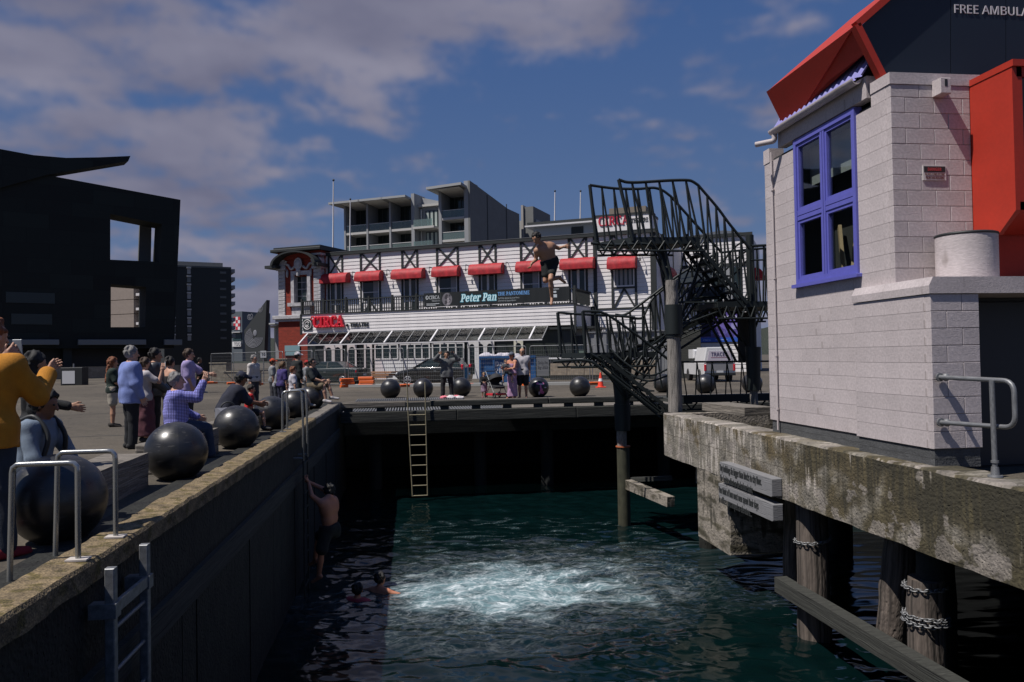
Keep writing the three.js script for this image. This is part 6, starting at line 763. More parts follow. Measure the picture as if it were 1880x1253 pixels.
  mesh('number_plate', bxAt(spec.rear - 0.02, spec.rear + 0.02, 0.55, 0.66, -0.18, 0.18), mat(0.6, 0.6, 0.58, 0.5), t);
  return t;
}
{ const turn = Math.atan2(-globalThis.__C.U.z, globalThis.__C.U.x), p2 = onY(797, 707, GY), p1 = onY(606, 707, GY);
  car('black hatchback parked nose to the plank pile behind the mesh fence', p2, turn + 0.12, { len: 4.0, wid: 1.72, belt: 0.93, roof: 1.5, paintC: S(0.012, 0.013, 0.013), prof: [[-1.98, 0.3], [-1.5, 0.2], [1.9, 0.24], [1.98, 0.5], [1.95, 0.9], [1.2, 0.95], [-0.9, 0.93], [-1.75, 0.74], [-1.97, 0.55]].map(p => [p[0], p[1]]).reverse(), cab: [-1.05, -0.1, 1.5, 1.93], wx: [-1.25, 1.25], tl: [1.93, 0.98, 0.3], hl: [-1.8, 0.66], rear: 2.05 });
  car('dark green saloon parked behind the seated spectators near the arched doors', p1, turn + 0.05, { len: 4.6, wid: 1.74, belt: 0.92, roof: 1.4, paintC: S(0.010, 0.022, 0.021), prof: [[-2.25, 0.3], [-1.6, 0.2], [2.15, 0.24], [2.25, 0.5], [2.22, 0.88], [1.5, 0.97], [-1.0, 0.92], [-2.05, 0.76], [-2.25, 0.55]].reverse(), cab: [-1.15, -0.35, 0.85, 1.6], wx: [-1.4, 1.35], tl: [2.22, 0.8, 0.17], hl: [-2.1, 0.66], rear: 2.33 }); }
{ // utility vehicle seen from behind
  const p = onY(1322, 702, GY), t = thing('utility_van', 'white utility with lettered rear canopy parked under the purple poster', 'van', p, -0.12); const wp = new THREE.MeshPhysicalMaterial({ color: S(0.62, 0.62, 0.62), roughness: 0.4, clearcoat: 0.6 }), s = new THREE.Shape([[-0.78, 1.0], [0.78, 1.0], [0.62, 1.78], [-0.62, 1.78]].map(q => new THREE.Vector2(...q))); const g = new THREE.ExtrudeGeometry(s, { depth: 2.0, bevelEnabled: true, bevelSize: 0.05, bevelThickness: 0.04, bevelSegments: 2 }); g.translate(0, 0, -2.05); mesh('canopy', uvm(g), wp, t); mesh('tub', cbox(1.66, 0.62, 4.6, 0.06).translate(0, 0.68, -2.3), wp, t); mesh('cab', cbox(1.5, 0.5, 1.2, 0.1).translate(0, 1.5, -3.2), wp, t); mesh('tailgate', bxAt(-0.7, 0.7, 0.6, 0.95, 0.0, 0.03), mat(0.22, 0.22, 0.23, 0.5), t); const rp = mesh('rear_hatch', slab([V(-0.66, 1.06, 0.035), V(0.66, 1.06, 0.035), V(0.54, 1.62, 0.035), V(-0.54, 1.62, 0.035)], 0.03), mat(0.55, 0.5, 0.56, 0.4), t); { const q = fitText('TRACER', 0.2, 0.86, 0.006, font); q.translate(-0.43, 1.36, 0.037); mesh('lettering', q, mat(0.06, 0.05, 0.12, 0.6), t); } mesh('hatch_stripe', bxAt(-0.45, 0.45, 1.28, 1.3, 0.036, 0.042), mat(0.3, 0.1, 0.15, 0.6), t); mesh('hatch_frame', [bxAt(-0.7, 0.7, 1.0, 1.055, 0.0, 0.045)], M.black, t); mesh('bumper', cbox(1.6, 0.16, 0.2, 0.03).translate(0, 0.42, 0.06), M.black, t); mesh('number_plate', bxAt(-0.18, 0.18, 0.5, 0.6, 0.04, 0.06), mat(0.6, 0.6, 0.6, 0.5), t); for (const k of [-1, 1]) { mesh('tail_light', cbox(0.12, 0.34, 0.06, 0.02).translate(k * 0.76, 0.76, 0.02), mat(0.5, 0.02, 0.03, 0.3), t); for (const z of [-0.9, -3.6]) mesh('wheel', new THREE.CylinderGeometry(0.34, 0.34, 0.22, 20).rotateZ(Math.PI / 2).translate(k * 0.72, 0.34, z), M.rubber, t); } }
{ // blue skip
  const p = onY(932, 706, GY), t = thing('rubbish_skip', 'blue steel skip heaped with pale rubbish bags behind the fence', 'skip', p, -0.06), bl = new THREE.MeshStandardMaterial({ color: S(0.05, 0.20, 0.50), map: rep(T.grain, 0.8, 0.8), roughness: 0.55 }), W = 3.0; mesh('bin', cbox(W, 1.42, 1.6, 0.04).translate(0, 0.8, -0.8), bl, t); for (let i = 0; i <= 4; i++) mesh('rib', bxAt(-W / 2 + i * W / 4 - 0.05, -W / 2 + i * W / 4 + 0.05, 0.1, 1.5, 0.0, 0.07), bl, t); mesh('rim', bxAt(-W / 2 - 0.05, W / 2 + 0.05, 1.44, 1.56, -0.1, 0.09), bl, t); mesh('skid', bxAt(-W / 2, W / 2, 0, 0.12, -1.5, -0.1), M.black, t); for (const [s, y, x, w] of [['Daily', 1.0, -0.66, 0.85], ['Ph', 0.62, -0.7, 0.45]]) { const g = fitText(s, 0.26, w, 0.006, font); g.translate(x, y, 0.005); mesh('lettering', g, mat(0.68, 0.68, 0.7, 0.6), t); } for (let i = 0; i < 7; i++) mesh('rubbish_bag', jitter(new THREE.SphereGeometry(rr(0.22, 0.34), 12, 9).scale(1.3, 0.7, 1).translate(rr(-1.2, 0.6), 1.52, rr(-0.9, -0.4)), 0.08, 5), mat(0.5, 0.47, 0.5, 0.6), t); }
{ const p = onY(997, 702, GY), t = thing('mesh_banner', 'grey lettered banner hung on the fence right of the blue skip', 'banner', p, -0.1); mesh('sheet', bxAt(-0.36, 0.36, 0.35, 1.5, -0.01, 0), mat(0.20, 0.205, 0.21, 0.8), t); for (const [s, y] of [['Only Re', 1.05], ['by 303', 0.78]]) { const g = fitText(s, 0.17, 0.56, 0.004, fontR); g.translate(-0.28, y, 0.001); mesh('lettering', g, mat(0.05, 0.05, 0.055, 0.8), t); } mesh('tie_rail', bxAt(-0.4, 0.4, 1.48, 1.52, -0.02, 0.01), M.galv, t); }
{ const p = onY(1103, 712, GY), t = thing('traffic_cone', 'orange traffic cone with white band on the plaza', 'cone', p); const o = mat(0.75, 0.05, 0.02, 0.55); mesh('cone', new THREE.LatheGeometry([[0.17, 0.03], [0.14, 0.06], [0.035, 0.68], [0.03, 0.7], [0, 0.7]].map(q => new THREE.Vector2(...q)), 24), o, t); mesh('foot', cbox(0.42, 0.04, 0.42, 0.012).translate(0, 0.02, 0), o, t); mesh('band', new THREE.CylinderGeometry(0.082, 0.108, 0.13, 24, 1, true).translate(0, 0.36, 0), mat(0.72, 0.72, 0.7, 0.5), t); }
{ // black kiosk box with a pale square panel
  const p = onY(128, 708, GY), k = p.length() / 34, t = thing('kiosk_box', 'black box on the plaza with a pale square panel, behind the standing spectators', 'kiosk', p, -0.15); const w = 1.55; mesh('box', cbox(w, 1.25, 0.8, 0.02).translate(0.1, 0.625, -0.4), mat(0.012, 0.014, 0.015, 0.6), t); mesh('panel', bxAt(-0.55, 0.35, 0.12, 1.02, 0.002, 0.02), mat(0.5, 0.5, 0.51, 0.6), t); mesh('tap', [new THREE.CylinderGeometry(0.05, 0.06, 0.28, 12).translate(0.1, 1.39, -0.3)], M.galv, t); }
{ const p = onY(484, 706, GY), t = thing('speed_sign', 'small white ten sign on a thin post behind the spectators', 'sign', p); mesh('post', bar(V(0, 0, 0), V(0, 2.1, 0), 0.035, 8), M.galv, t); mesh('plate', cbox(0.36, 0.44, 0.02, 0.005).translate(0, 1.92, 0.04), mat(0.66, 0.66, 0.66, 0.5), t); const g = fitText('10', 0.2, 0.24, 0.005, font); g.translate(-0.12, 1.82, 0.051); mesh('numerals', g, M.black, t); }
{ const bm = new THREE.MeshStandardMaterial({ color: S(0.34, 0.30, 0.23), map: rep(T.grain, 0.7, 0.7), roughness: 0.9 }); for (const [px, py, w, h, lb] of [[400, 703, 1.3, 1.35, 'beige concrete planter block at the end of the site fence'], [440, 704, 2.4, 0.75, 'low beige concrete planter wall under the carved panel'], [517, 706, 0.75, 1.55, 'tall beige utility cabinet beside the brick tower']]) { const p = onY(px, py, GY), t = thing('concrete_block', lb, 'planter', p, -0.3); mesh('block', cbox(w, h, 0.8, 0.03).translate(0, h / 2, -0.4), bm, t); mesh('cap', cbox(w + 0.08, 0.08, 0.88, 0.02).translate(0, h + 0.042, -0.4), bm, t); } }
// small belongings
{ const p = onY(912, 731, GY), t = thing('pushchair', 'black pushchair with red tray beside the woman in the lilac dress', 'pushchair', p, 0.4), bk = mat(0.02, 0.021, 0.024, 0.8); const hood = new THREE.SphereGeometry(0.27, 18, 12, 0, Math.PI * 2, 0, 1.5); hood.scale(1, 1.05, 1.1); hood.rotateX(-0.5); hood.translate(0, 0.62, -0.05); mesh('hood', hood, bk, t); mesh('seat', [cbox(0.44, 0.1, 0.42, 0.03).rotateX(0.15).translate(0, 0.42, 0.05), cbox(0.44, 0.5, 0.07, 0.03).rotateX(-0.35).translate(0, 0.62, -0.2)], bk, t); mesh('tray', cbox(0.62, 0.07, 0.5, 0.02).translate(0, 0.14, 0), mat(0.5, 0.02, 0.035, 0.5), t); for (const k of [-1, 1]) { mesh('frame_tube', pipe([V(k * 0.26, 0.12, 0.32), V(k * 0.25, 0.5, 0), V(k * 0.22, 0.98, -0.42)], 0.014, 0.08, 6), M.galv, t); mesh('frame_tube', bar(V(k * 0.27, 0.12, -0.3), V(k * 0.25, 0.55, 0.02), 0.014, 6), M.galv, t); for (const z of [-0.3, 0.32]) mesh('wheel', new THREE.TorusGeometry(0.085, 0.025, 8, 18).rotateY(Math.PI / 2).translate(k * 0.28, 0.11, z), M.rubber, t); } mesh('handle', bar(V(-0.22, 0.98, -0.42), V(0.22, 0.98, -0.42), 0.018, 8), bk, t); }
{ const p = onY(828, 733, GY); const m = thing('towel_heap', 'crumpled pink and white towel on the dock by the photographer', 'towel', p); const f = (x, z, r, c) => mesh('fold', jitter(new THREE.SphereGeometry(r, 14, 9).scale(1.5, 0.55, 1).translate(x, r * 0.4, z), 0.05, 9), c, m); const pk = mat(0.6, 0.16, 0.2, 0.9), wt = mat(0.62, 0.58, 0.58, 0.9); f(-0.2, 0, 0.13, pk); f(0, 0.06, 0.14, wt); f(0.18, -0.02, 0.13, pk); f(0.3, 0.05, 0.12, wt); f(0.05, -0.12, 0.11, wt); }
{ const b = V(-3.95, GY, -15.2), t = thing('folding_scooter', 'folded black and white scooter leaning by the timber seat', 'scooter', b, 0.5); mesh('deck', cbox(0.14, 0.05, 0.6, 0.015).rotateX(-0.15).translate(0, 0.3, 0.1), M.black, t); mesh('stem', bar(V(0, 0.34, -0.2), V(-0.1, 0.92, -0.62), 0.025, 8), M.black, t); mesh('handlebar', bar(V(-0.32, 0.9, -0.6), V(0.12, 0.94, -0.64), 0.02, 8), M.black, t); mesh('fork', bar(V(0, 0.12, -0.36), V(-0.03, 0.62, -0.3), 0.022, 8), mat(0.6, 0.6, 0.6, 0.4), t); for (const z of [-0.36, 0.42]) mesh('wheel', new THREE.TorusGeometry(0.085, 0.03, 8, 18).rotateY(Math.PI / 2).translate(0, 0.115, z), M.rubber, t); mesh('stand', bar(V(0, 0.26, 0.3), V(0.05, 0, 0.35), 0.014, 6), M.black, t); }
{ const t = thing('grey_bag', 'slumped grey bag lying on the timber seat by the scooter', 'bag', V(-3.35, GY + 0.4, -15.2), 0.3); const bm = mat(0.15, 0.155, 0.18, 0.85); mesh('pouch', jitter(cbox(0.42, 0.26, 0.3, 0.08).translate(0, 0.12, 0), 0.05, 6), bm, t); mesh('strap', new THREE.TorusGeometry(0.13, 0.014, 6, 16, 3.4).translate(0, 0.22, 0.02), M.black, t); }
// ================================================================ people
// bodies are blended tapered capsules meshed on a grid (surface nets), one continuous surface
class Field {
  constructor(pts, pad, h) { const lo = V(1e9, 1e9, 1e9), hi = V(-1e9, -1e9, -1e9); for (const p of pts) { lo.min(p); hi.max(p); } lo.subScalar(pad); hi.addScalar(pad); this.lo = lo; this.h = h; this.n = [0, 1, 2].map(i => Math.ceil((hi.getComponent(i) - lo.getComponent(i)) / h) + 2); this.v = new Float32Array(this.n[0] * this.n[1] * this.n[2]).fill(0.5); }
  cap(a, b, ra, rb = ra, k = 0.03, sz = [1, 1, 1]) { // tapered capsule, blended in
    const { lo, h, n, v } = this, R = Math.max(ra, rb) + k + 2 * h, d = [b.x - a.x, b.y - a.y, b.z - a.z], L2 = d[0] * d[0] + d[1] * d[1] + d[2] * d[2] || 1e-9;
    const r = i => { const c = 'xyz'[i], p = Math.min(a[c], b[c]) - R, q = Math.max(a[c], b[c]) + R; return [Math.max(0, Math.floor((p - lo[c]) / h)), Math.min(n[i] - 1, Math.ceil((q - lo[c]) / h))]; };
    const [x0, x1] = r(0), [y0, y1] = r(1), [z0, z1] = r(2);
    for (let z = z0; z <= z1; z++) for (let y = y0; y <= y1; y++) for (let x = x0; x <= x1; x++) {
      const px = lo.x + x * h - a.x, py = lo.y + y * h - a.y, pz = lo.z + z * h - a.z; let t = (px * d[0] + py * d[1] + pz * d[2]) / L2; t = t < 0 ? 0 : t > 1 ? 1 : t;
      const ex = (px - d[0] * t) * sz[0], ey = (py - d[1] * t) * sz[1], ez = (pz - d[2] * t) * sz[2], D = Math.sqrt(ex * ex + ey * ey + ez * ez) - (ra + (rb - ra) * t), i = (z * n[1] + y) * n[0] + x, o = v[i], q = Math.max(0, k - Math.abs(o - D)) / k; v[i] = Math.min(o, D) - q * q * k * 0.25; }
    return this; }
  cut(p, d) { const { lo, h, n, v } = this; let i = 0; for (let z = 0; z < n[2]; z++) for (let y = 0; y < n[1]; y++) for (let x = 0; x < n[0]; x++, i++) { const e = (lo.x + x * h - p.x) * d.x + (lo.y + y * h - p.y) * d.y + (lo.z + z * h - p.z) * d.z; if (e > v[i]) v[i] = e; } return this; }
  wrinkle(a, f) { const { lo, h, n, v } = this; let i = 0; for (let z = 0; z < n[2]; z++) for (let y = 0; y < n[1]; y++) for (let x = 0; x < n[0]; x++, i++) if (Math.abs(v[i]) < 0.05) v[i] += a * noise((lo.x + x * h) * f, (lo.y + y * h) * f * 0.8, (lo.z + z * h) * f); return this; }
  mesh() { const { lo, h, n, v } = this, [nx, ny, nz] = n, id = new Int32Array(nx * ny * nz).fill(-1), P = [], I = [], o = [0, 1, nx, nx + 1, nx * ny, nx * ny + 1, nx * ny + nx, nx * ny + nx + 1], E = [[0, 1], [2, 3], [4, 5], [6, 7], [0, 2], [1, 3], [4, 6], [5, 7], [0, 4], [1, 5], [2, 6], [3, 7]], cx = k => k & 1, cy = k => k >> 1 & 1, cz = k => k >> 2;
    for (let z = 0; z < nz - 1; z++) for (let y = 0; y < ny - 1; y++) for (let x = 0; x < nx - 1; x++) { const b = (z * ny + y) * nx + x; let m = 0; for (let k = 0; k < 8; k++) if (v[b + o[k]] < 0) m |= 1 << k; if (m === 0 || m === 255) continue; let sx = 0, sy = 0, sz = 0, c = 0; for (const [p, q] of E) { const s = m >> p & 1, t = m >> q & 1; if (s === t) continue; const A = v[b + o[p]], B = v[b + o[q]], f = A / (A - B); sx += cx(p) + (cx(q) - cx(p)) * f; sy += cy(p) + (cy(q) - cy(p)) * f; sz += cz(p) + (cz(q) - cz(p)) * f; c++; } id[b] = P.length / 3; P.push(lo.x + (x + sx / c) * h, lo.y + (y + sy / c) * h, lo.z + (z + sz / c) * h); }
    const st = [1, nx, nx * ny]; for (let z = 1; z < nz - 1; z++) for (let y = 1; y < ny - 1; y++) for (let x = 1; x < nx - 1; x++) { const b = (z * ny + y) * nx + x; for (let a = 0; a < 3; a++) { const s0 = v[b] < 0, s1 = v[b + st[a]] < 0; if (s0 === s1) continue; const u = st[(a + 1) % 3], w = st[(a + 2) % 3], q = [id[b - u - w], id[b - w], id[b], id[b - u]]; if (q.some(e => e < 0)) continue; if (s0) I.push(q[0], q[1], q[2], q[0], q[2], q[3]); else I.push(q[0], q[2], q[1], q[0], q[3], q[2]); } }
    const g = new THREE.BufferGeometry(); g.setAttribute('position', new THREE.Float32BufferAttribute(P, 3)); g.setIndex(I); g.computeVertexNormals(); return g; }
}
const smoothUV = g => { const q = g.toNonIndexed(); return uvm(q); };
const SK = { light: S(0.50, 0.28, 0.19), tan: S(0.43, 0.23, 0.14), brown: S(0.25, 0.12, 0.07), red: S(0.52, 0.21, 0.12) };
const HR = { grey: S(0.27, 0.26, 0.25), dark: S(0.016, 0.013, 0.011), brown: S(0.07, 0.038, 0.02), ginger: S(0.26, 0.085, 0.03), blond: S(0.34, 0.21, 0.09), black: S(0.01, 0.01, 0.01) };
T.cloth = tex(256, 256, (u, v) => 0.88 + 0.12 * tfbm(u, v, 6, 3, 3) + 0.10 * tfbm(u, v, 90, 5, 2), true);
const cloth = c => new THREE.MeshStandardMaterial({ color: c, map: rep(T.cloth, 2, 2), bumpMap: rep(T.fine, 5, 5), bumpScale: 0.003, roughness: 0.88 });
const dirv = a => V(...a).normalize();
// forward kinematics: local frame faces +z, left is +x
function pose(o) {
  const s = (o.h || 1.75) / 1.75, J = {}, up = V(Math.sin(o.tilt || 0), Math.cos(o.lean || 0), Math.sin(o.lean || 0)).normalize(), tw = o.twist || 0, rt = V(Math.cos(tw), 0, -Math.sin(tw)), sw = (o.sh || 0.185) * s;
  const leg = (k, d) => { J['h' + k] = J.pel.clone().add(V((k === 'L' ? 1 : -1) * 0.095 * s, -0.02 * s, 0)); J['k' + k] = J['h' + k].clone().addScaledVector(dirv(d[0]), 0.43 * s); J['a' + k] = J['k' + k].clone().addScaledVector(dirv(d[1]), 0.41 * s); J['t' + k] = d[2] ? dirv(d[2]) : V((k === 'L' ? 0.2 : -0.2), -0.12, 1).normalize(); };
  J.pel = V(0, 0, 0); const LL = o.legL || [[0.03, -1, 0.03], [0.02, -1, -0.03]], LR = o.legR || [[-0.03, -1, 0.03], [-0.02, -1, -0.03]]; leg('L', LL); leg('R', LR);
  const y0 = o.pelY !== undefined ? o.pelY : -Math.min(J.aL.y, J.aR.y) + 0.075 * s; for (const k of ['pel', 'hL', 'hR', 'kL', 'kR', 'aL', 'aR']) J[k].y += y0;
  J.neck = J.pel.clone().addScaledVector(up, 0.49 * s); J.chest = J.pel.clone().addScaledVector(up, 0.33 * s).add(V(0, 0, 0.01 * s)); J.up = up;
  J.sL = J.neck.clone().addScaledVector(rt, sw).addScaledVector(up, -0.05 * s); J.sR = J.neck.clone().addScaledVector(rt, -sw).addScaledVector(up, -0.05 * s);
  const arm = (k, d) => { J['e' + k] = J['s' + k].clone().addScaledVector(dirv(d[0]), 0.285 * s); J['w' + k] = J['e' + k].clone().addScaledVector(dirv(d[1]), 0.25 * s); };
  arm('L', o.armL || [[0.16, -1, -0.03], [0.04, -1, 0.16]]); arm('R', o.armR || [[-0.16, -1, -0.03], [-0.04, -1, 0.16]]);
  const hy = (o.hyaw || 0) + tw, hp = o.hpitch || 0; J.fd = V(Math.sin(hy) * Math.cos(hp), Math.sin(hp), Math.cos(hy) * Math.cos(hp)); J.hd = J.neck.clone().addScaledVector(up, 0.075 * s).add(V(0, 0.09 * s, 0)).addScaledVector(J.fd, 0.025 * s); return J;
}
function person(label, group, J, o) { // o: pos, turn, s, look
  const s = (o.h || 1.75) / 1.75, cell = o.cell || 0.017, t = thing('person', label, 'person', o.pos, o.turn || 0, group), b = (o.b || 1), wd = b * s;
  const P = Object.values(J).filter(q => q.isVector3 && q !== J.up && q !== J.fd && q !== J.tL && q !== J.tR), hu = J.up.clone().addScaledVector(J.fd, -J.up.dot(J.fd) * 0.6).normalize(), hr = hu.clone().cross(J.fd).normalize(), H = (x, y, z) => J.hd.clone().addScaledVector(hr, x * s).addScaledVector(hu, y * s).addScaledVector(J.fd, z * s);
  const mid = (a, c, f) => a.clone().lerp(c, f), ax = J.neck.clone().sub(J.pel).normalize();
  const torso = (f, e) => { const r = J.sL.clone().sub(J.sR).normalize(), W = (p, w, rd) => f.cap(p.clone().addScaledVector(r, w * wd), p.clone().addScaledVector(r, -w * wd), rd * wd + e, rd * wd + e, 0.07 * s); W(J.pel, 0.075, 0.105); W(mid(J.pel, J.neck, 0.35), 0.055, (o.belly || 0.1)); W(mid(J.pel, J.neck, 0.66), 0.075, 0.112); W(mid(J.pel, J.neck, 0.84), 0.11, 0.083); f.cap(J.sL, J.neck, 0.062 * wd + e, 0.055 * wd + e, 0.05 * s); f.cap(J.sR, J.neck, 0.062 * wd + e, 0.055 * wd + e, 0.05 * s); };
  // body
  const f = new Field(P, 0.24 * s, cell); torso(f, 0); for (const k of ['L', 'R']) { f.cap(J['h' + k], J['k' + k], 0.088 * wd, 0.056 * s, 0.03 * s); f.cap(J['k' + k], mid(J['k' + k], J['a' + k], 0.4), 0.053 * s, 0.057 * s, 0.02 * s); f.cap(mid(J['k' + k], J['a' + k], 0.4), J['a' + k], 0.056 * s, 0.038 * s, 0.02 * s); f.cap(J['s' + k], J['e' + k], 0.053 * wd, 0.041 * s, 0.03 * s); f.cap(J['e' + k], J['w' + k], 0.043 * s, 0.029 * s, 0.02 * s);
    const an = J['a' + k], tv = J['t' + k]; f.cap(an.clone().addScaledVector(tv, -0.05 * s).add(V(0, -0.03 * s, 0)), an.clone().addScaledVector(tv, 0.16 * s).add(V(0, -0.045 * s, 0)), 0.038 * s, 0.032 * s, 0.02 * s); }
  f.cap(J.neck.clone().addScaledVector(ax, -0.02), H(0, -0.06, -0.015), 0.056 * s, 0.052 * s, 0.03 * s); f.cap(H(0, 0.035, -0.012), H(0, 0.02, 0.02), 0.092 * s, 0.08 * s, 0.02); f.cap(H(0, -0.05, 0.035), H(0, -0.085, 0.05), 0.058 * s, 0.04 * s, 0.03 * s); f.cap(H(0, 0.0, 0.1), H(0, -0.035, 0.115), 0.012 * s, 0.017 * s, 0.015); for (const k of [-1, 1]) f.cap(H(k * 0.083, 0.0, -0.005), H(k * 0.09, -0.03, -0.005), 0.017 * s, 0.013 * s, 0.01);
  const skinM = new THREE.MeshStandardMaterial({ color: SK[o.skin || 'light'], map: rep(T.soft, 2, 2), roughness: 0.6 }); const bodyG = [smoothUV(f.mesh())];
  // hands: palm, four fingers, thumb
  for (const k of ['L', 'R']) { const w = J['w' + k], d = (o['hd' + k] ? dirv(o['hd' + k]) : w.clone().sub(J['e' + k]).normalize()), side = Math.abs(d.y) > 0.75 ? V(0, 0, 1) : V(0, 1, 0), n = side.clone().cross(d).normalize(), sd = d.clone().cross(n).normalize(), q = (x, y, z) => w.clone().addScaledVector(d, x * s).addScaledVector(sd, y * s).addScaledVector(n, z * s), cu = o.curl === undefined ? 0.35 : o.curl, sg = k === 'L' ? 1 : -1; const hf = new Field([q(-0.03, 0, 0), q(0.19, 0.05, 0.08), q(0.19, -0.05, -0.08), q(0.05, 0.09, 0.05), q(0.05, -0.09, -0.05)], 0.03 * s, (o.hcell || 0.0085) * Math.max(0.7, s)); hf.cap(q(-0.02, 0, 0), q(0.02, 0, 0), 0.028 * s, 0.03 * s, 0.02); for (let i = 0; i < 4; i++) { const y = (i - 1.5) * 0.0215, L = [0.075, 0.085, 0.08, 0.062][i]; const a = q(0.085, y, 0), m = q(0.085 + L * 0.5 * Math.cos(cu), y * 1.12, sg * L * 0.5 * Math.sin(cu)), e = q(0.085 + L * 0.5 * Math.cos(cu) + L * 0.5 * Math.cos(cu * 2.4), y * 1.15, sg * (L * 0.5 * Math.sin(cu) + L * 0.5 * Math.sin(cu * 2.4))); hf.cap(q(0.01, y * 0.8, 0), a, 0.015 * s, 0.013 * s, 0.018); hf.cap(a, m, 0.0105 * s, 0.0095 * s, 0.006); hf.cap(m, e, 0.0095 * s, 0.008 * s, 0.006); } hf.cap(q(0.015, 0.03, 0), q(0.06, 0.06, sg * 0.015), 0.015 * s, 0.012 * s, 0.012); hf.cap(q(0.06, 0.06, sg * 0.015), q(0.09, 0.066, sg * 0.025), 0.011 * s, 0.009 * s, 0.006); bodyG.push(smoothUV(hf.mesh())); }
  mesh('body', bodyG, skinM, t);
  const SUB = { low: ['pel', 'hL', 'hR', 'kL', 'kR', 'aL', 'aR'], top: ['pel', 'neck', 'sL', 'sR', 'eL', 'eR', 'wL', 'wR'], head: ['hd'], hair: ['hd', 'neck', 'chest'] }; const layer = (name, fn, m, pad = 0.3, c = cell, wr = 0.012, sub = 'top') => { const q = new Field(SUB[sub].map(k => J[k]), pad * s, c); fn(q); if (wr) q.wrinkle(wr * s, (name === 'hair' ? 22 : 9) / s); return mesh(name, smoothUV(q.mesh()), m.isMaterial ? m : cloth(m), t); };
  if (o.pants) layer(o.pantsName || 'trousers', q => { const e = 0.02 * s, L = o.pantsLen === undefined ? 1 : o.pantsLen; const r = J.hL.clone().sub(J.hR).normalize(); q.cap(J.pel.clone().addScaledVector(r, 0.08 * wd), J.pel.clone().addScaledVector(r, -0.08 * wd), 0.11 * wd + e, 0.11 * wd + e, 0.05); q.cap(mid(J.pel, J.neck, 0.1).addScaledVector(r, 0.06 * wd), mid(J.pel, J.neck, 0.1).addScaledVector(r, -0.06 * wd), 0.1 * wd + e, 0.1 * wd + e, 0.05); q.cut(mid(J.pel, J.neck, 0.19), ax); for (const k of ['L', 'R']) { const a = J['h' + k], kn = J['k' + k], an = J['a' + k]; if (L <= 0.5) { const en = mid(a, kn, Math.min(1, L * 2)); q.cap(a, en, 0.095 * wd + e, 0.085 * s + e, 0.03); } else { q.cap(a, kn, 0.09 * wd + e, 0.064 * s + e, 0.03); q.cap(kn, mid(kn, an, Math.min(0.97, (L - 0.5) * 2)), 0.062 * s + e, 0.055 * s + e, 0.02); } } }, o.pants, 0.22, cell, 0.012, 'low');
  if (o.skirt) layer('skirt', q => { const r = J.hL.clone().sub(J.hR).normalize(), bt = J.aL.clone().add(J.aR).multiplyScalar(0.5), hem = mid(J.pel, bt, o.skirtLen || 0.9); q.cap(mid(J.pel, J.neck, 0.2), mid(J.pel, hem, 0.1), 0.13 * wd, 0.16 * wd, 0.05); q.cap(J.pel, hem, 0.165 * wd, (o.skirtW || 0.21) * wd, 0.06); q.cut(hem, V(0, -1, 0)); q.cut(mid(J.pel, J.neck, 0.24), ax); }, o.skirt, 0.36, cell, 0.02, 'low');
  if (o.top) layer(o.topName || 'shirt', q => { const e = (o.loose || 0.02) * s, hem = J.pel.clone().addScaledVector(ax, -(o.hem === undefined ? 0.09 : o.hem) * s), r = J.sL.clone().sub(J.sR).normalize(); torso(q, e); q.cap(J.pel.clone().addScaledVector(r, 0.07 * wd), hem.clone().addScaledVector(r, 0.07 * wd), 0.112 * wd + e, 0.112 * wd + e, 0.05); q.cap(J.pel.clone().addScaledVector(r, -0.07 * wd), hem.clone().addScaledVector(r, -0.07 * wd), 0.112 * wd + e, 0.112 * wd + e, 0.05); q.cut(hem, ax.clone().negate()); const nk = J.neck.clone().addScaledVector(ax, o.strapless ? -0.12 * s : 0.035 * s); q.cut(nk, ax); const SL = o.sleeve === undefined ? 0.45 : o.sleeve; if (SL > 0) for (const k of ['L', 'R']) { const a = J['s' + k], el = J['e' + k], w = J['w' + k]; if (SL <= 0.5) q.cap(a, mid(a, el, SL * 2), 0.06 * wd + e * 0.8, 0.056 * s + e * 0.9, 0.03); else { q.cap(a, el, 0.058 * wd + e * 0.8, 0.048 * s + e, 0.03); q.cap(el, mid(el, w, (SL - 0.5) * 2 * 0.98), 0.047 * s + e, 0.036 * s + e * 0.8, 0.02); } } if (o.hood) q.cap(J.neck.clone().addScaledVector(J.fd, -0.09 * s).addScaledVector(ax, 0.02), J.neck.clone().addScaledVector(J.fd, -0.1 * s).addScaledVector(ax, -0.1 * s), 0.075 * s, 0.05 * s, 0.04); }, o.topMat || o.top, 0.24);
  if (o.hair) layer('hair', q => { const hs = o.hairR || 1; q.cap(H(0, 0.05, -0.02), H(0, 0.03, -0.03), 0.105 * s * hs, 0.1 * s * hs, 0.02); q.cut(H(0, 0.055, 0.058), J.fd.clone().addScaledVector(hu, -0.75).normalize()); q.cut(H(0, -0.075, 0), hu.clone().negate()); if (o.long) { q.cap(H(0, 0, -0.06), H(0, -0.16, -0.075), 0.075 * s, 0.08 * s, 0.04); q.cap(H(0, -0.16, -0.075), J.neck.clone().addScaledVector(J.fd, -0.11 * s).addScaledVector(ax, -o.long * s), 0.08 * s, 0.055 * s, 0.04); } if (o.bun) q.cap(H(0, 0.06, -0.12), H(0, 0.07, -0.13), 0.05 * s, 0.05 * s, 0.02); }, new THREE.MeshStandardMaterial({ color: HR[o.hair] || o.hair, map: rep(T.grain, 6, 6), roughness: 0.75 }), o.long ? 0.24 : 0.2, cell * 0.8, 0.028, o.long ? 'hair' : 'head');
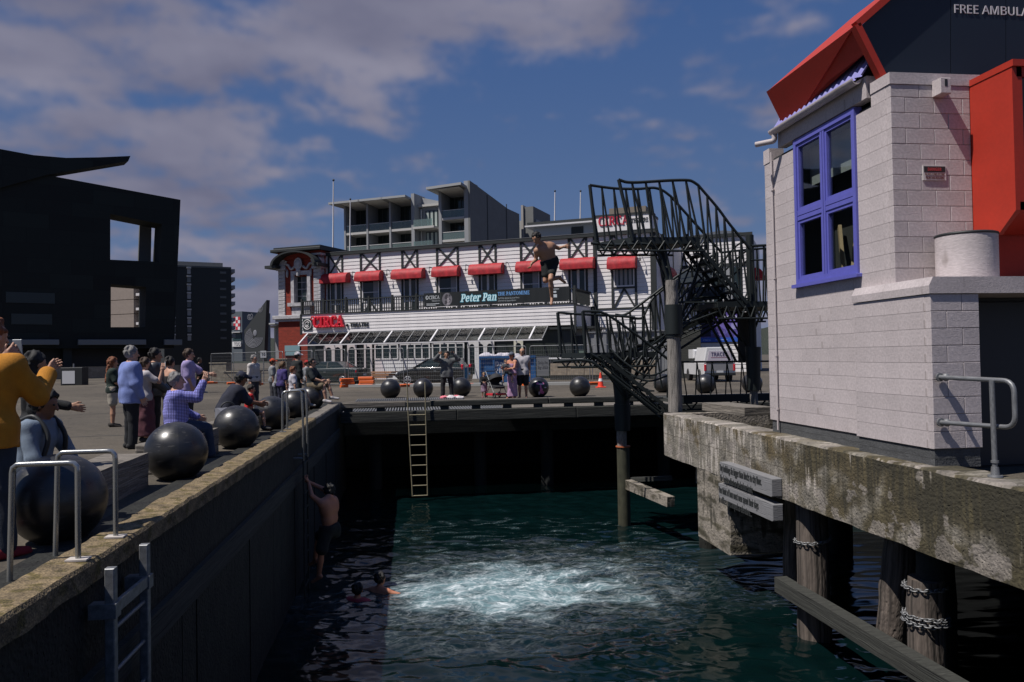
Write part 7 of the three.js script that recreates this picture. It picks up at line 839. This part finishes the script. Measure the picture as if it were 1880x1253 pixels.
  if (o.cap) { layer('cap', q => { q.cap(H(0, 0.06, -0.012), H(0, 0.05, 0), 0.108 * s, 0.108 * s, 0.02); q.cut(H(0, 0.045, 0), hu.clone().negate()); q.cap(H(0, 0.05, 0.07), H(0, 0.04, 0.15), 0.05 * s, 0.045 * s, 0.01, [1, 1, 1]); q.cut(H(0, 0.038, 0), hu.clone().negate()); }, o.cap, 0.24, cell * 0.8, 0.003, 'head'); }
  if (o.shoes) for (const k of ['L', 'R']) { const an = J['a' + k], tv = J['t' + k], q = new Field([an, an.clone().addScaledVector(tv, 0.2 * s)], 0.12 * s, cell * 0.8); q.cap(an.clone().addScaledVector(tv, -0.055 * s).add(V(0, -0.03 * s, 0)), an.clone().addScaledVector(tv, 0.165 * s).add(V(0, -0.042 * s, 0)), 0.05 * s, 0.042 * s, 0.02); q.cap(an, an.clone().add(V(0, -0.03 * s, 0)), 0.046 * s, 0.048 * s, 0.02); q.cut(an.clone().add(V(0, -0.073 * s, 0)), V(0, -1, 0)); mesh('shoe', smoothUV(q.mesh()), cloth(o.shoes), t); }
  if (o.glasses) mesh('sunglasses', [...[-1, 1].map(k => new THREE.SphereGeometry(0.03 * s, 10, 8).scale(1, 0.8, 0.5).applyMatrix4(new THREE.Matrix4().makeBasis(hr, hu, J.fd)).translate(...H(k * 0.036, 0.012, 0.088).toArray())), bar(H(-0.07, 0.015, 0.08), H(0.07, 0.015, 0.08), 0.008 * s, 6)], M.black, t);
  else mesh('eyes', [-1, 1].map(k => new THREE.SphereGeometry(0.011 * s, 8, 6).translate(...H(k * 0.034, 0.008, 0.094).toArray())), M.black, t);
  if (o.phone) { const w = J['w' + o.phone[0]], d = dirv(o.phone[1]), g = cbox(0.075 * s, 0.15 * s, 0.009, 0.003); g.applyMatrix4(new THREE.Matrix4().lookAt(V(0, 0, 0), d, V(0, 1, 0))); const m = mesh('phone_body', g, M.black, t); const p = w.clone().addScaledVector(w.clone().sub(J['e' + o.phone[0]]).normalize(), 0.1 * s).addScaledVector(d, 0.03); t.remove(m); const ph = tag(mesh(numbered('phone'), g, new THREE.MeshStandardMaterial({ color: o.phone[2] || S(0.25, 0.27, 0.3), roughness: 0.25 }), scene), o.phone[3], 'phone'); t.updateMatrixWorld(true); ph.position.copy(t.localToWorld(p)); ph.rotation.y = o.turn || 0; }
  if (o.extra) o.extra(t, J, H, s, layer, mid);
  return t;
}
const stand = (px, py) => onY(px, py, GY), face = (dx, dz) => Math.atan2(dx, dz);
const gL = 'spectators on the quay', gM = 'spectators by the spheres', gF = 'people on the far dock';
const SIT = { legL: [[0.18, -0.12, 1], [0.05, -1, 0.1]], legR: [[-0.18, -0.12, 1], [-0.05, -1, 0.1]] };
// ---- quay, left group
person('person in yellow hoodie holding up a phone, dark jeans and red shoes', gL, pose({ h: 1.9, lean: 0.05, armL: [[0.35, -0.45, 0.85], [-0.35, 0.75, 0.6]], armR: [[-0.25, -0.75, 0.6], [0.25, 0.62, 0.75]], hyaw: -0.2, legL: [[0.06, -1, 0.05], [0.05, -1, -0.05]], legR: [[-0.08, -1, 0], [-0.05, -1, 0]] }), { h: 1.9, pos: onY(-26, 1026, GY), turn: face(0.28, -0.96), b: 1.08, skin: 'light', hair: 'ginger', long: 0.02, top: S(0.56, 0.23, 0.012), topName: 'hoodie', sleeve: 0.98, loose: 0.032, hood: true, hem: 0.14, pants: S(0.022, 0.032, 0.05), shoes: S(0.30, 0.02, 0.03), cell: 0.013, hcell: 0.006, phone: ['L', [0.1, 0.1, 1], S(0.22, 0.26, 0.30), 'pale phone raised by the person in the yellow hoodie'] });
person('dark-haired person in black jacket standing behind the yellow hoodie', gL, pose({ h: 1.66, armL: [[0.2, -0.8, 0.5], [-0.3, -0.2, 0.9]], hyaw: 0.3 }), { h: 1.66, pos: onY(62, 930, GY), turn: face(0.9, -0.45), skin: 'tan', hair: 'black', long: 0.12, top: S(0.012, 0.014, 0.016), topName: 'jacket', sleeve: 0.95, pants: S(0.015, 0.016, 0.02), shoes: S(0.02, 0.02, 0.02), cell: 0.016 });
person('person in pale denim jacket with dark backpack straps seated by the first sphere', gL, pose({ h: 1.72, lean: 0.22, pelY: 0.5, ...SIT, armL: [[0.25, -0.85, 0.35], [0.05, -0.9, 0.45]], armR: [[-0.2, -0.9, 0.3], [0.2, -0.7, 0.6]], hyaw: 0.1, hpitch: -0.1 }), { h: 1.72, pos: V(-3.5, GY, -7.85), turn: face(0.94, 0.15), skin: 'brown', hair: 'black', hairR: 1.12, top: S(0.20, 0.26, 0.34), topName: 'jacket', sleeve: 0.96, pants: S(0.03, 0.045, 0.075), shoes: S(0.03, 0.03, 0.03), cell: 0.014, hcell: 0.006, extra: (t, J, H, s, L, mid) => { mesh('backpack', jitter(cbox(0.3, 0.42, 0.2, 0.07).rotateX(0.2).translate(J.chest.x, J.chest.y - 0.02, J.chest.z - 0.24), 0.03, 7), cloth(S(0.012, 0.013, 0.015)), t); for (const k of ['sL', 'sR']) mesh('strap', tube([mid(J[k], J.neck, 0.35).add(V(0, 0.04, -0.14)), mid(J[k], J.neck, 0.35).add(V(0, 0.085, 0.02)), mid(J[k], J.neck, 0.3).add(V(0, -0.08, 0.15)), mid(J[k], J.neck, 0.1).add(V(0, -0.28, 0.13))], 0.022, 6, 20), M.black, t); } });
person('woman with long red hair in dark green top, pale shorts and sandals', gL, pose({ h: 1.66, armL: [[0.1, -0.9, 0.35], [-0.5, -0.5, 0.5]], armR: [[-0.2, -0.9, 0.25], [0.55, -0.4, 0.6]], hyaw: 0.1 }), { h: 1.66, pos: stand(206, 784), turn: face(1, -0.4), b: 1.08, skin: 'tan', hair: 'ginger', long: 0.28, hairR: 1.1, top: S(0.012, 0.03, 0.022), sleeve: 0.4, pants: S(0.42, 0.38, 0.31), pantsName: 'shorts', pantsLen: 0.36, shoes: S(0.03, 0.025, 0.02) });
person('grey-haired man in light blue shirt and black trousers standing at the timber seat', gL, pose({ h: 1.82, armL: [[0.18, -0.98, 0.1], [-0.05, -0.9, 0.4]], armR: [[-0.25, -0.95, 0.05], [0.1, -0.9, 0.4]], hyaw: 0.1, hpitch: 0.05 }), { h: 1.82, pos: stand(240, 824), turn: face(0.9, -0.55), b: 1.16, belly: 0.125, skin: 'light', hair: 'grey', top: S(0.22, 0.29, 0.62), sleeve: 0.96, loose: 0.035, hem: 0.17, pants: S(0.012, 0.014, 0.018), shoes: S(0.02, 0.02, 0.02), cell: 0.014 });
person('woman with raised hand and dark red patterned skirt between two standing men', gL, pose({ h: 1.62, armR: [[-0.2, -0.5, 0.8], [0.1, 0.95, 0.25]], armL: [[0.2, -0.5, 0.8], [-0.1, 0.9, 0.4]] }), { h: 1.62, pos: stand(266, 812), turn: face(0.95, -0.45), skin: 'light', hair: 'brown', top: S(0.5, 0.47, 0.48), sleeve: 0.35, skirt: S(0.14, 0.045, 0.06), skirtLen: 0.95, shoes: S(0.03, 0.03, 0.03), phone: ['R', [0, 0, 1], S(0.5, 0.5, 0.5), 'white phone held up by the woman in the patterned skirt'] });
person('balding man in black leather jacket and dark trousers beside the blue shirt', gL, pose({ h: 1.8, armL: [[0.2, -0.95, 0.15], [-0.3, -0.6, 0.7]], armR: [[-0.2, -0.95, 0.1], [0.3, -0.6, 0.7]], hyaw: 0.1 }), { h: 1.8, pos: stand(284, 809), turn: face(1, -0.25), b: 1.15, belly: 0.13, skin: 'tan', hair: 'dark', top: S(0.035, 0.037, 0.042), topName: 'jacket', topMat: new THREE.MeshStandardMaterial({ color: S(0.035, 0.037, 0.042), roughness: 0.38 }), sleeve: 0.97, loose: 0.035, hem: 0.1, pants: S(0.02, 0.018, 0.018), shoes: S(0.015, 0.015, 0.015) });
person('dark-haired woman in black sleeveless top with bare shoulder', gL, pose({ h: 1.64, hyaw: 0.2 }), { h: 1.64, pos: stand(311, 800), turn: face(0.8, -0.8), skin: 'light', hair: 'dark', top: S(0.012, 0.012, 0.014), sleeve: 0, strapless: true, pants: S(0.02, 0.02, 0.024), shoes: S(0.02, 0.02, 0.02) });
{ const ck = tex(128, 128, (u, v) => { const a = (u * 8 % 1) < 0.42, b = (v * 8 % 1) < 0.42; const k = a && b ? 0.16 : a || b ? 0.42 : 0.82; return [k * 0.92, k * 0.92, Math.min(1, k * 1.15 + 0.08)]; });
person('grey-haired man in blue checked shirt seated on the timber holding up a phone', gL, pose({ h: 1.78, lean: -0.02, pelY: 0.53, ...SIT, armR: [[-0.1, -0.1, 1], [0.05, 0.95, 0.4]], armL: [[0.25, -0.8, 0.4], [0.0, -0.45, 0.9]], hyaw: -0.1, hpitch: 0.15 }), { h: 1.78, pos: V(-3.62, GY, -12.9), turn: face(0.93, -0.36), b: 1.18, belly: 0.13, skin: 'light', hair: 'grey', top: S(0.4, 0.4, 0.7), topMat: new THREE.MeshStandardMaterial({ color: S(0.75, 0.75, 0.95), map: rep(ck, 5.5, 5.5), roughness: 0.85 }), sleeve: 0.97, loose: 0.03, hem: 0.14, pants: S(0.028, 0.045, 0.085), shoes: S(0.05, 0.045, 0.04), cell: 0.013, hcell: 0.006, phone: ['R', [0, 0, 1], S(0.06, 0.06, 0.07), 'dark phone held up by the man in the checked shirt'] }); }
person('brown-haired man in lilac short-sleeved shirt standing behind the checked shirt', gL, pose({ h: 1.84, armR: [[-0.1, -1, 0.1], [0.1, -0.9, 0.3]], armL: [[0.2, -0.6, 0.75], [-0.2, -0.25, 0.95]], hyaw: 0.05 }), { h: 1.84, pos: stand(346, 778), turn: face(1, -0.1), b: 1.02, skin: 'light', hair: 'brown', hairR: 1.06, top: S(0.40, 0.33, 0.60), sleeve: 0.45, loose: 0.035, hem: 0.16, pants: S(0.02, 0.022, 0.03), shoes: S(0.02, 0.02, 0.02) });
person('distant man in black walking by the end of the site fence', undefined, pose({ h: 1.75, legL: [[0.03, -1, 0.3], [0.02, -1, 0.05]], legR: [[-0.03, -1, -0.2], [-0.02, -0.9, -0.5]] }), { h: 1.75, pos: stand(366, 722), turn: face(1, 0.2), skin: 'brown', hair: 'black', top: S(0.01, 0.01, 0.012), topName: 'jacket', sleeve: 0.97, pants: S(0.012, 0.012, 0.014), shoes: S(0.4, 0.38, 0.36), cell: 0.024 });
// ---- by the spheres
person('grey-haired person in white shirt standing behind the man in the navy cap', gM, pose({ h: 1.72 }), { h: 1.72, pos: stand(466, 748), turn: face(0.9, 0.5), skin: 'light', hair: 'grey', top: S(0.62, 0.58, 0.55), sleeve: 0.9, pants: S(0.05, 0.05, 0.06), shoes: S(0.03, 0.03, 0.03), cell: 0.02 });
person('man in navy cap and navy shirt sitting hunched on the timber seat', gM, pose({ h: 1.82, lean: 0.5, pelY: 0.53, ...SIT, armL: [[0.15, -0.7, 0.65], [-0.2, -0.3, 0.9]], armR: [[-0.1, -0.75, 0.6], [0.25, -0.15, 0.9]], hpitch: -0.05 }), { h: 1.82, pos: V(-3.6, GY, -16.1), turn: face(0.9, -0.4), b: 1.2, belly: 0.13, skin: 'brown', hair: 'black', cap: S(0.014, 0.018, 0.045), top: S(0.014, 0.017, 0.035), sleeve: 0.46, loose: 0.03, pants: S(0.02, 0.022, 0.03), shoes: S(0.03, 0.03, 0.03), cell: 0.016 });
person('child in bright red shirt sitting beside the man in the navy cap', gM, pose({ h: 1.2, lean: 0.15, pelY: 0.48, ...SIT, hpitch: -0.2 }), { h: 1.2, pos: V(-3.3, GY, -16.75), turn: face(0.95, -0.2), skin: 'light', hair: 'dark', top: S(0.55, 0.012, 0.015), sleeve: 0.42, pants: S(0.03, 0.03, 0.035), pantsName: 'shorts', pantsLen: 0.3, shoes: S(0.05, 0.05, 0.05), cell: 0.014 });
person('boy in orange-red cap standing behind the seated child in red', gM, pose({ h: 1.58 }), { h: 1.58, pos: stand(500, 742), turn: face(1, -0.3), skin: 'light', hair: 'brown', cap: S(0.60, 0.075, 0.02), top: S(0.25, 0.26, 0.27), sleeve: 0.42, pants: S(0.04, 0.04, 0.05), shoes: S(0.04, 0.04, 0.04), cell: 0.018 });
person('boy in black cap and grey shirt leaning forward beside the purple shirt', gM, pose({ h: 1.42, lean: 0.3, hpitch: -0.3, armR: [[-0.1, -0.9, 0.4], [0, -0.8, 0.6]] }), { h: 1.42, pos: stand(508, 752), turn: face(1, 0.1), skin: 'light', hair: 'dark', cap: S(0.012, 0.013, 0.015), top: S(0.26, 0.27, 0.30), sleeve: 0.42, pants: S(0.04, 0.045, 0.06), shoes: S(0.04, 0.04, 0.04), cell: 0.018 });
person('child with curly fair-brown hair in dark purple shirt and navy trousers', gM, pose({ h: 1.48, hpitch: -0.15, lean: 0.08 }), { h: 1.48, pos: stand(517, 753), turn: face(0.75, -0.65), skin: 'light', hair: S(0.16, 0.085, 0.035), hairR: 1.14, top: S(0.045, 0.03, 0.16), sleeve: 0.45, pants: S(0.015, 0.018, 0.045), shoes: S(0.03, 0.03, 0.03), cell: 0.018 });
person('man in white cap, black sweater and dark jeans standing by the grab hoop', gM, pose({ h: 1.8, armL: [[0.16, -1, 0.02], [0, -0.95, 0.25]], hyaw: -0.2 }), { h: 1.8, pos: stand(546, 741), turn: face(0.85, -0.55), b: 1.08, skin: 'tan', hair: 'dark', cap: S(0.66, 0.62, 0.64), top: S(0.01, 0.013, 0.014), topName: 'sweater', sleeve: 0.97, loose: 0.03, pants: S(0.02, 0.028, 0.034), shoes: S(0.03, 0.03, 0.03), cell: 0.018 });
person('child in red cap and grey shirt behind the boy on the sphere', gM, pose({ h: 1.5 }), { h: 1.5, pos: stand(563, 735), turn: face(1, -0.1), skin: 'light', hair: 'brown', cap: S(0.5, 0.015, 0.02), top: S(0.27, 0.28, 0.30), sleeve: 0.42, pants: S(0.04, 0.04, 0.05), shoes: S(0.03, 0.03, 0.03), cell: 0.02 });
person('red-haired boy in white shirt perched on a sphere, arms propped down', gM, pose({ h: 1.35, pelY: 0, legL: [[0.2, -0.2, 1], [0.05, -1, 0.3]], legR: [[-0.2, -0.2, 1], [-0.05, -1, 0.3]], armL: [[0.3, -0.95, 0.1], [0.1, -1, 0.1]], armR: [[-0.3, -0.95, 0.1], [-0.1, -1, 0.1]] }), { h: 1.35, pos: V(-3.05, 0.58, -21.3), turn: face(1, -0.3), skin: 'light', hair: 'ginger', top: S(0.58, 0.56, 0.62), sleeve: 0.35, pants: S(0.05, 0.055, 0.08), pantsName: 'shorts', pantsLen: 0.42, shoes: S(0.3, 0.3, 0.3), cell: 0.015 });
person('man in dark shirt, khaki shorts and sunglasses sitting on the last quay sphere', gM, pose({ h: 1.82, pelY: 0, legL: [[0.25, 0.12, 1], [0, -0.95, 0.35]], legR: [[-0.15, 0.0, 1], [0, -1, 0.15]], armL: [[0.3, -0.75, 0.5], [-0.3, -0.35, 0.9]], armR: [[-0.2, -0.8, 0.5], [0.3, -0.3, 0.9]], hyaw: -0.1, hpitch: 0.1 }), { h: 1.82, pos: V(-2.98, 0.58, -24.75), turn: face(0.95, 0.25), b: 1.05, skin: 'light', hair: 'dark', glasses: true, top: S(0.02, 0.028, 0.032), sleeve: 0.46, pants: S(0.17, 0.13, 0.08), pantsName: 'shorts', pantsLen: 0.42, shoes: S(0.46, 0.44, 0.45), cell: 0.016 });
// ---- far dock
person('person in grey hooded top with both arms raised to photograph', gF, pose({ h: 1.78, armL: [[0.75, 0.15, 0.45], [-0.62, 0.7, 0.25]], armR: [[-0.75, 0.15, 0.45], [0.62, 0.7, 0.25]], legL: [[0.12, -1, 0.02], [0.04, -1, 0]], legR: [[-0.12, -1, 0.02], [-0.04, -1, 0]] }), { h: 1.78, pos: stand(821, 732), turn: face(-0.05, 1), b: 1.06, skin: 'tan', hair: 'dark', top: S(0.125, 0.13, 0.135), topName: 'hoodie', sleeve: 0.97, loose: 0.035, hem: 0.16, pants: S(0.012, 0.012, 0.014), shoes: S(0.4, 0.2, 0.22), cell: 0.018, phone: ['L', [-0.35, 0.1, 1], S(0.02, 0.02, 0.022), 'black phone held overhead by the photographer in grey'] });
person('blond toddler in black top and patterned skirt', gF, pose({ h: 0.95, armL: [[0.2, -0.8, 0.4], [-0.6, -0.2, 0.7]], armR: [[-0.2, -0.8, 0.4], [0.6, -0.2, 0.7]] }), { h: 0.95, pos: stand(889, 731), turn: face(0, 1), b: 1.15, skin: 'light', hair: 'blond', hairR: 1.12, top: S(0.012, 0.012, 0.013), sleeve: 0.9, skirt: S(0.32, 0.22, 0.30), skirtLen: 0.6, skirtW: 0.2, shoes: S(0.3, 0.12, 0.16), cell: 0.013 });
const mum = stand(941, 732);
person('woman in lilac dress and grey cap carrying a small child', gF, pose({ h: 1.68, armL: [[0.25, -0.75, 0.5], [-0.55, -0.15, 0.8]], armR: [[-0.15, -0.8, 0.55], [0.5, 0.05, 0.85]], hyaw: 0.2 }), { h: 1.68, pos: mum, turn: face(-0.75, 0.6), skin: 'red', hair: 'brown', cap: S(0.11, 0.13, 0.17), top: S(0.50, 0.30, 0.46), topName: 'bodice', strapless: true, sleeve: 0, hem: 0.0, skirt: S(0.50, 0.30, 0.46), skirtLen: 1.0, skirtW: 0.2, cell: 0.017 });
person('small fair child in grey held on the hip of the woman in lilac', gF, pose({ h: 0.92, pelY: 0, legL: [[0.6, -0.55, 0.5], [0, -1, 0]], legR: [[-0.5, -0.6, 0.6], [0, -1, 0]], armL: [[0.3, -0.6, 0.6], [0, -0.2, 1]] }), { h: 0.92, b: 1.12, pos: V(mum.x - 0.25, GY + 0.98, mum.z + 0.16), turn: face(0.3, 1), skin: 'light', hair: 'blond', top: S(0.12, 0.13, 0.145), sleeve: 0.45, pants: S(0.03, 0.035, 0.045), pantsName: 'shorts', pantsLen: 0.4, shoes: S(0.02, 0.02, 0.02), cell: 0.013 });
person('bald man in white singlet, black shorts and sunglasses', gF, pose({ h: 1.84, hyaw: -0.2, armL: [[0.2, -1, 0.0], [0.02, -1, 0.12]] }), { h: 1.84, pos: onY(960, 732, GY).add(V(0.05, 0, -0.3)), turn: face(-0.25, 1), b: 1.12, skin: 'tan', glasses: true, top: S(0.55, 0.53, 0.56), topName: 'singlet', sleeve: 0, hem: 0.14, pants: S(0.012, 0.013, 0.015), pantsName: 'shorts', pantsLen: 0.46, cell: 0.018 });
// ---- in and over the water
{ const Z = -18.6, base = onZ(1012, 520, Z), q = (x, y, dz = 0) => onZ(x, y, Z + dz).sub(base), J = {};
  J.pel = q(1009, 481); J.neck = q(999, 450, 0.12); J.up = J.neck.clone().sub(J.pel).normalize(); J.chest = J.pel.clone().lerp(J.neck, 0.66); J.sL = q(1014, 451.5, 0.02); J.sR = q(985.5, 461, 0.16); J.eL = q(1026, 456, -0.06); J.wL = q(1036, 453, 0.02); J.eR = q(984, 477, 0.05); J.wR = q(976, 484, 0.22); J.hd = q(985, 438, 0.26); J.fd = V(-0.62, -0.55, 0.56).normalize(); J.hL = q(1015, 484, -0.05); J.hR = q(1004, 486, 0.07); J.kL = q(1011, 513, 0.28); J.aL = q(1013, 545, 0.12); J.tL = V(-0.15, -0.85, 0.5).normalize(); J.kR = q(1001, 516, 0.12); J.aR = q(1028, 509, -0.25); J.tR = V(0.8, -0.5, -0.3).normalize();
  person('bare-chested diver in black shorts leaping above the basin', undefined, J, { h: 1.8, pos: base, b: 1.2, skin: 'tan', hair: 'dark', pants: S(0.01, 0.013, 0.013), pantsName: 'swim_shorts', pantsLen: 0.31, cell: 0.012, hcell: 0.0065, hdL: [0.8, -0.1, 0.3], hdR: [-0.3, -0.85, 0.3], curl: 0.5 }); }
{ const base = V(-1.95, -2.9, -15.62), q = (x, y, X) => onX(x, y, X).sub(base), J = {};
  const g = (x, y, z) => onZ(x, y, z).sub(base), Z = -15.4; J.wL = g(566, 886, -15.5); J.wR = g(563, 884, -15.75); J.eL = g(572, 911, -15.25); J.sL = g(590, 925, -15.25); J.eR = g(594, 899, -15.75); J.sR = g(611, 918, -15.55); J.neck = g(603, 915, -15.4); J.pel = g(606, 973, -15.45); J.up = J.neck.clone().sub(J.pel).normalize(); J.chest = J.pel.clone().lerp(J.neck, 0.66); J.hd = g(604, 903, -15.55); J.fd = V(-0.6, 0.15, -0.78).normalize(); J.hL = g(598, 978, -15.35); J.hR = g(612, 978, -15.55); J.kL = g(590, 1012, -15.2); J.aL = g(585, 1058, -15.3); J.tL = V(-0.75, -0.45, -0.5).normalize(); J.kR = g(586, 985, -15.75); J.aR = g(578, 1028, -15.8); J.tR = V(-0.7, -0.4, -0.6).normalize();
  person('bare-backed man in black shorts climbing the ladder out of the water', undefined, J, { h: 1.86, pos: base, b: 1.12, skin: 'red', hair: 'black', pants: S(0.01, 0.012, 0.012), pantsName: 'swim_shorts', pantsLen: 0.46, cell: 0.014, hcell: 0.0065, curl: 1.0, hdL: [-0.35, 0.9, -0.3], hdR: [-0.6, 0.7, -0.3] }); }
for (const [px, py, lb, sk, tp] of [[697, 1086, 'dark-haired swimmer with bare shoulders at the edge of the foam', 'red', null], [656, 1101, 'swimmer in pink top low in the water beside the other swimmer', 'red', S(0.55, 0.07, 0.09)]]) { const p = onY(px, py, WY), deep = tp ? -1.42 : -1.36; person(lb, 'swimmers in the basin', pose({ h: 1.76, pelY: 0.92, armL: [[0.95, -0.25, 0.3], [0.5, -0.5, 0.6]], armR: [[-0.95, -0.25, 0.3], [-0.5, -0.5, 0.6]], hyaw: tp ? 0.3 : -0.2, hpitch: 0.15 }), { h: 1.76, pos: p.clone().setY(WY + deep), turn: face(0.5, -0.85), skin: sk, hair: 'black', top: tp || undefined, sleeve: 0.2, pants: S(0.02, 0.02, 0.03), pantsName: 'swim_shorts', pantsLen: 0.4, cell: 0.014 }); }
renderer.render(scene, camera);
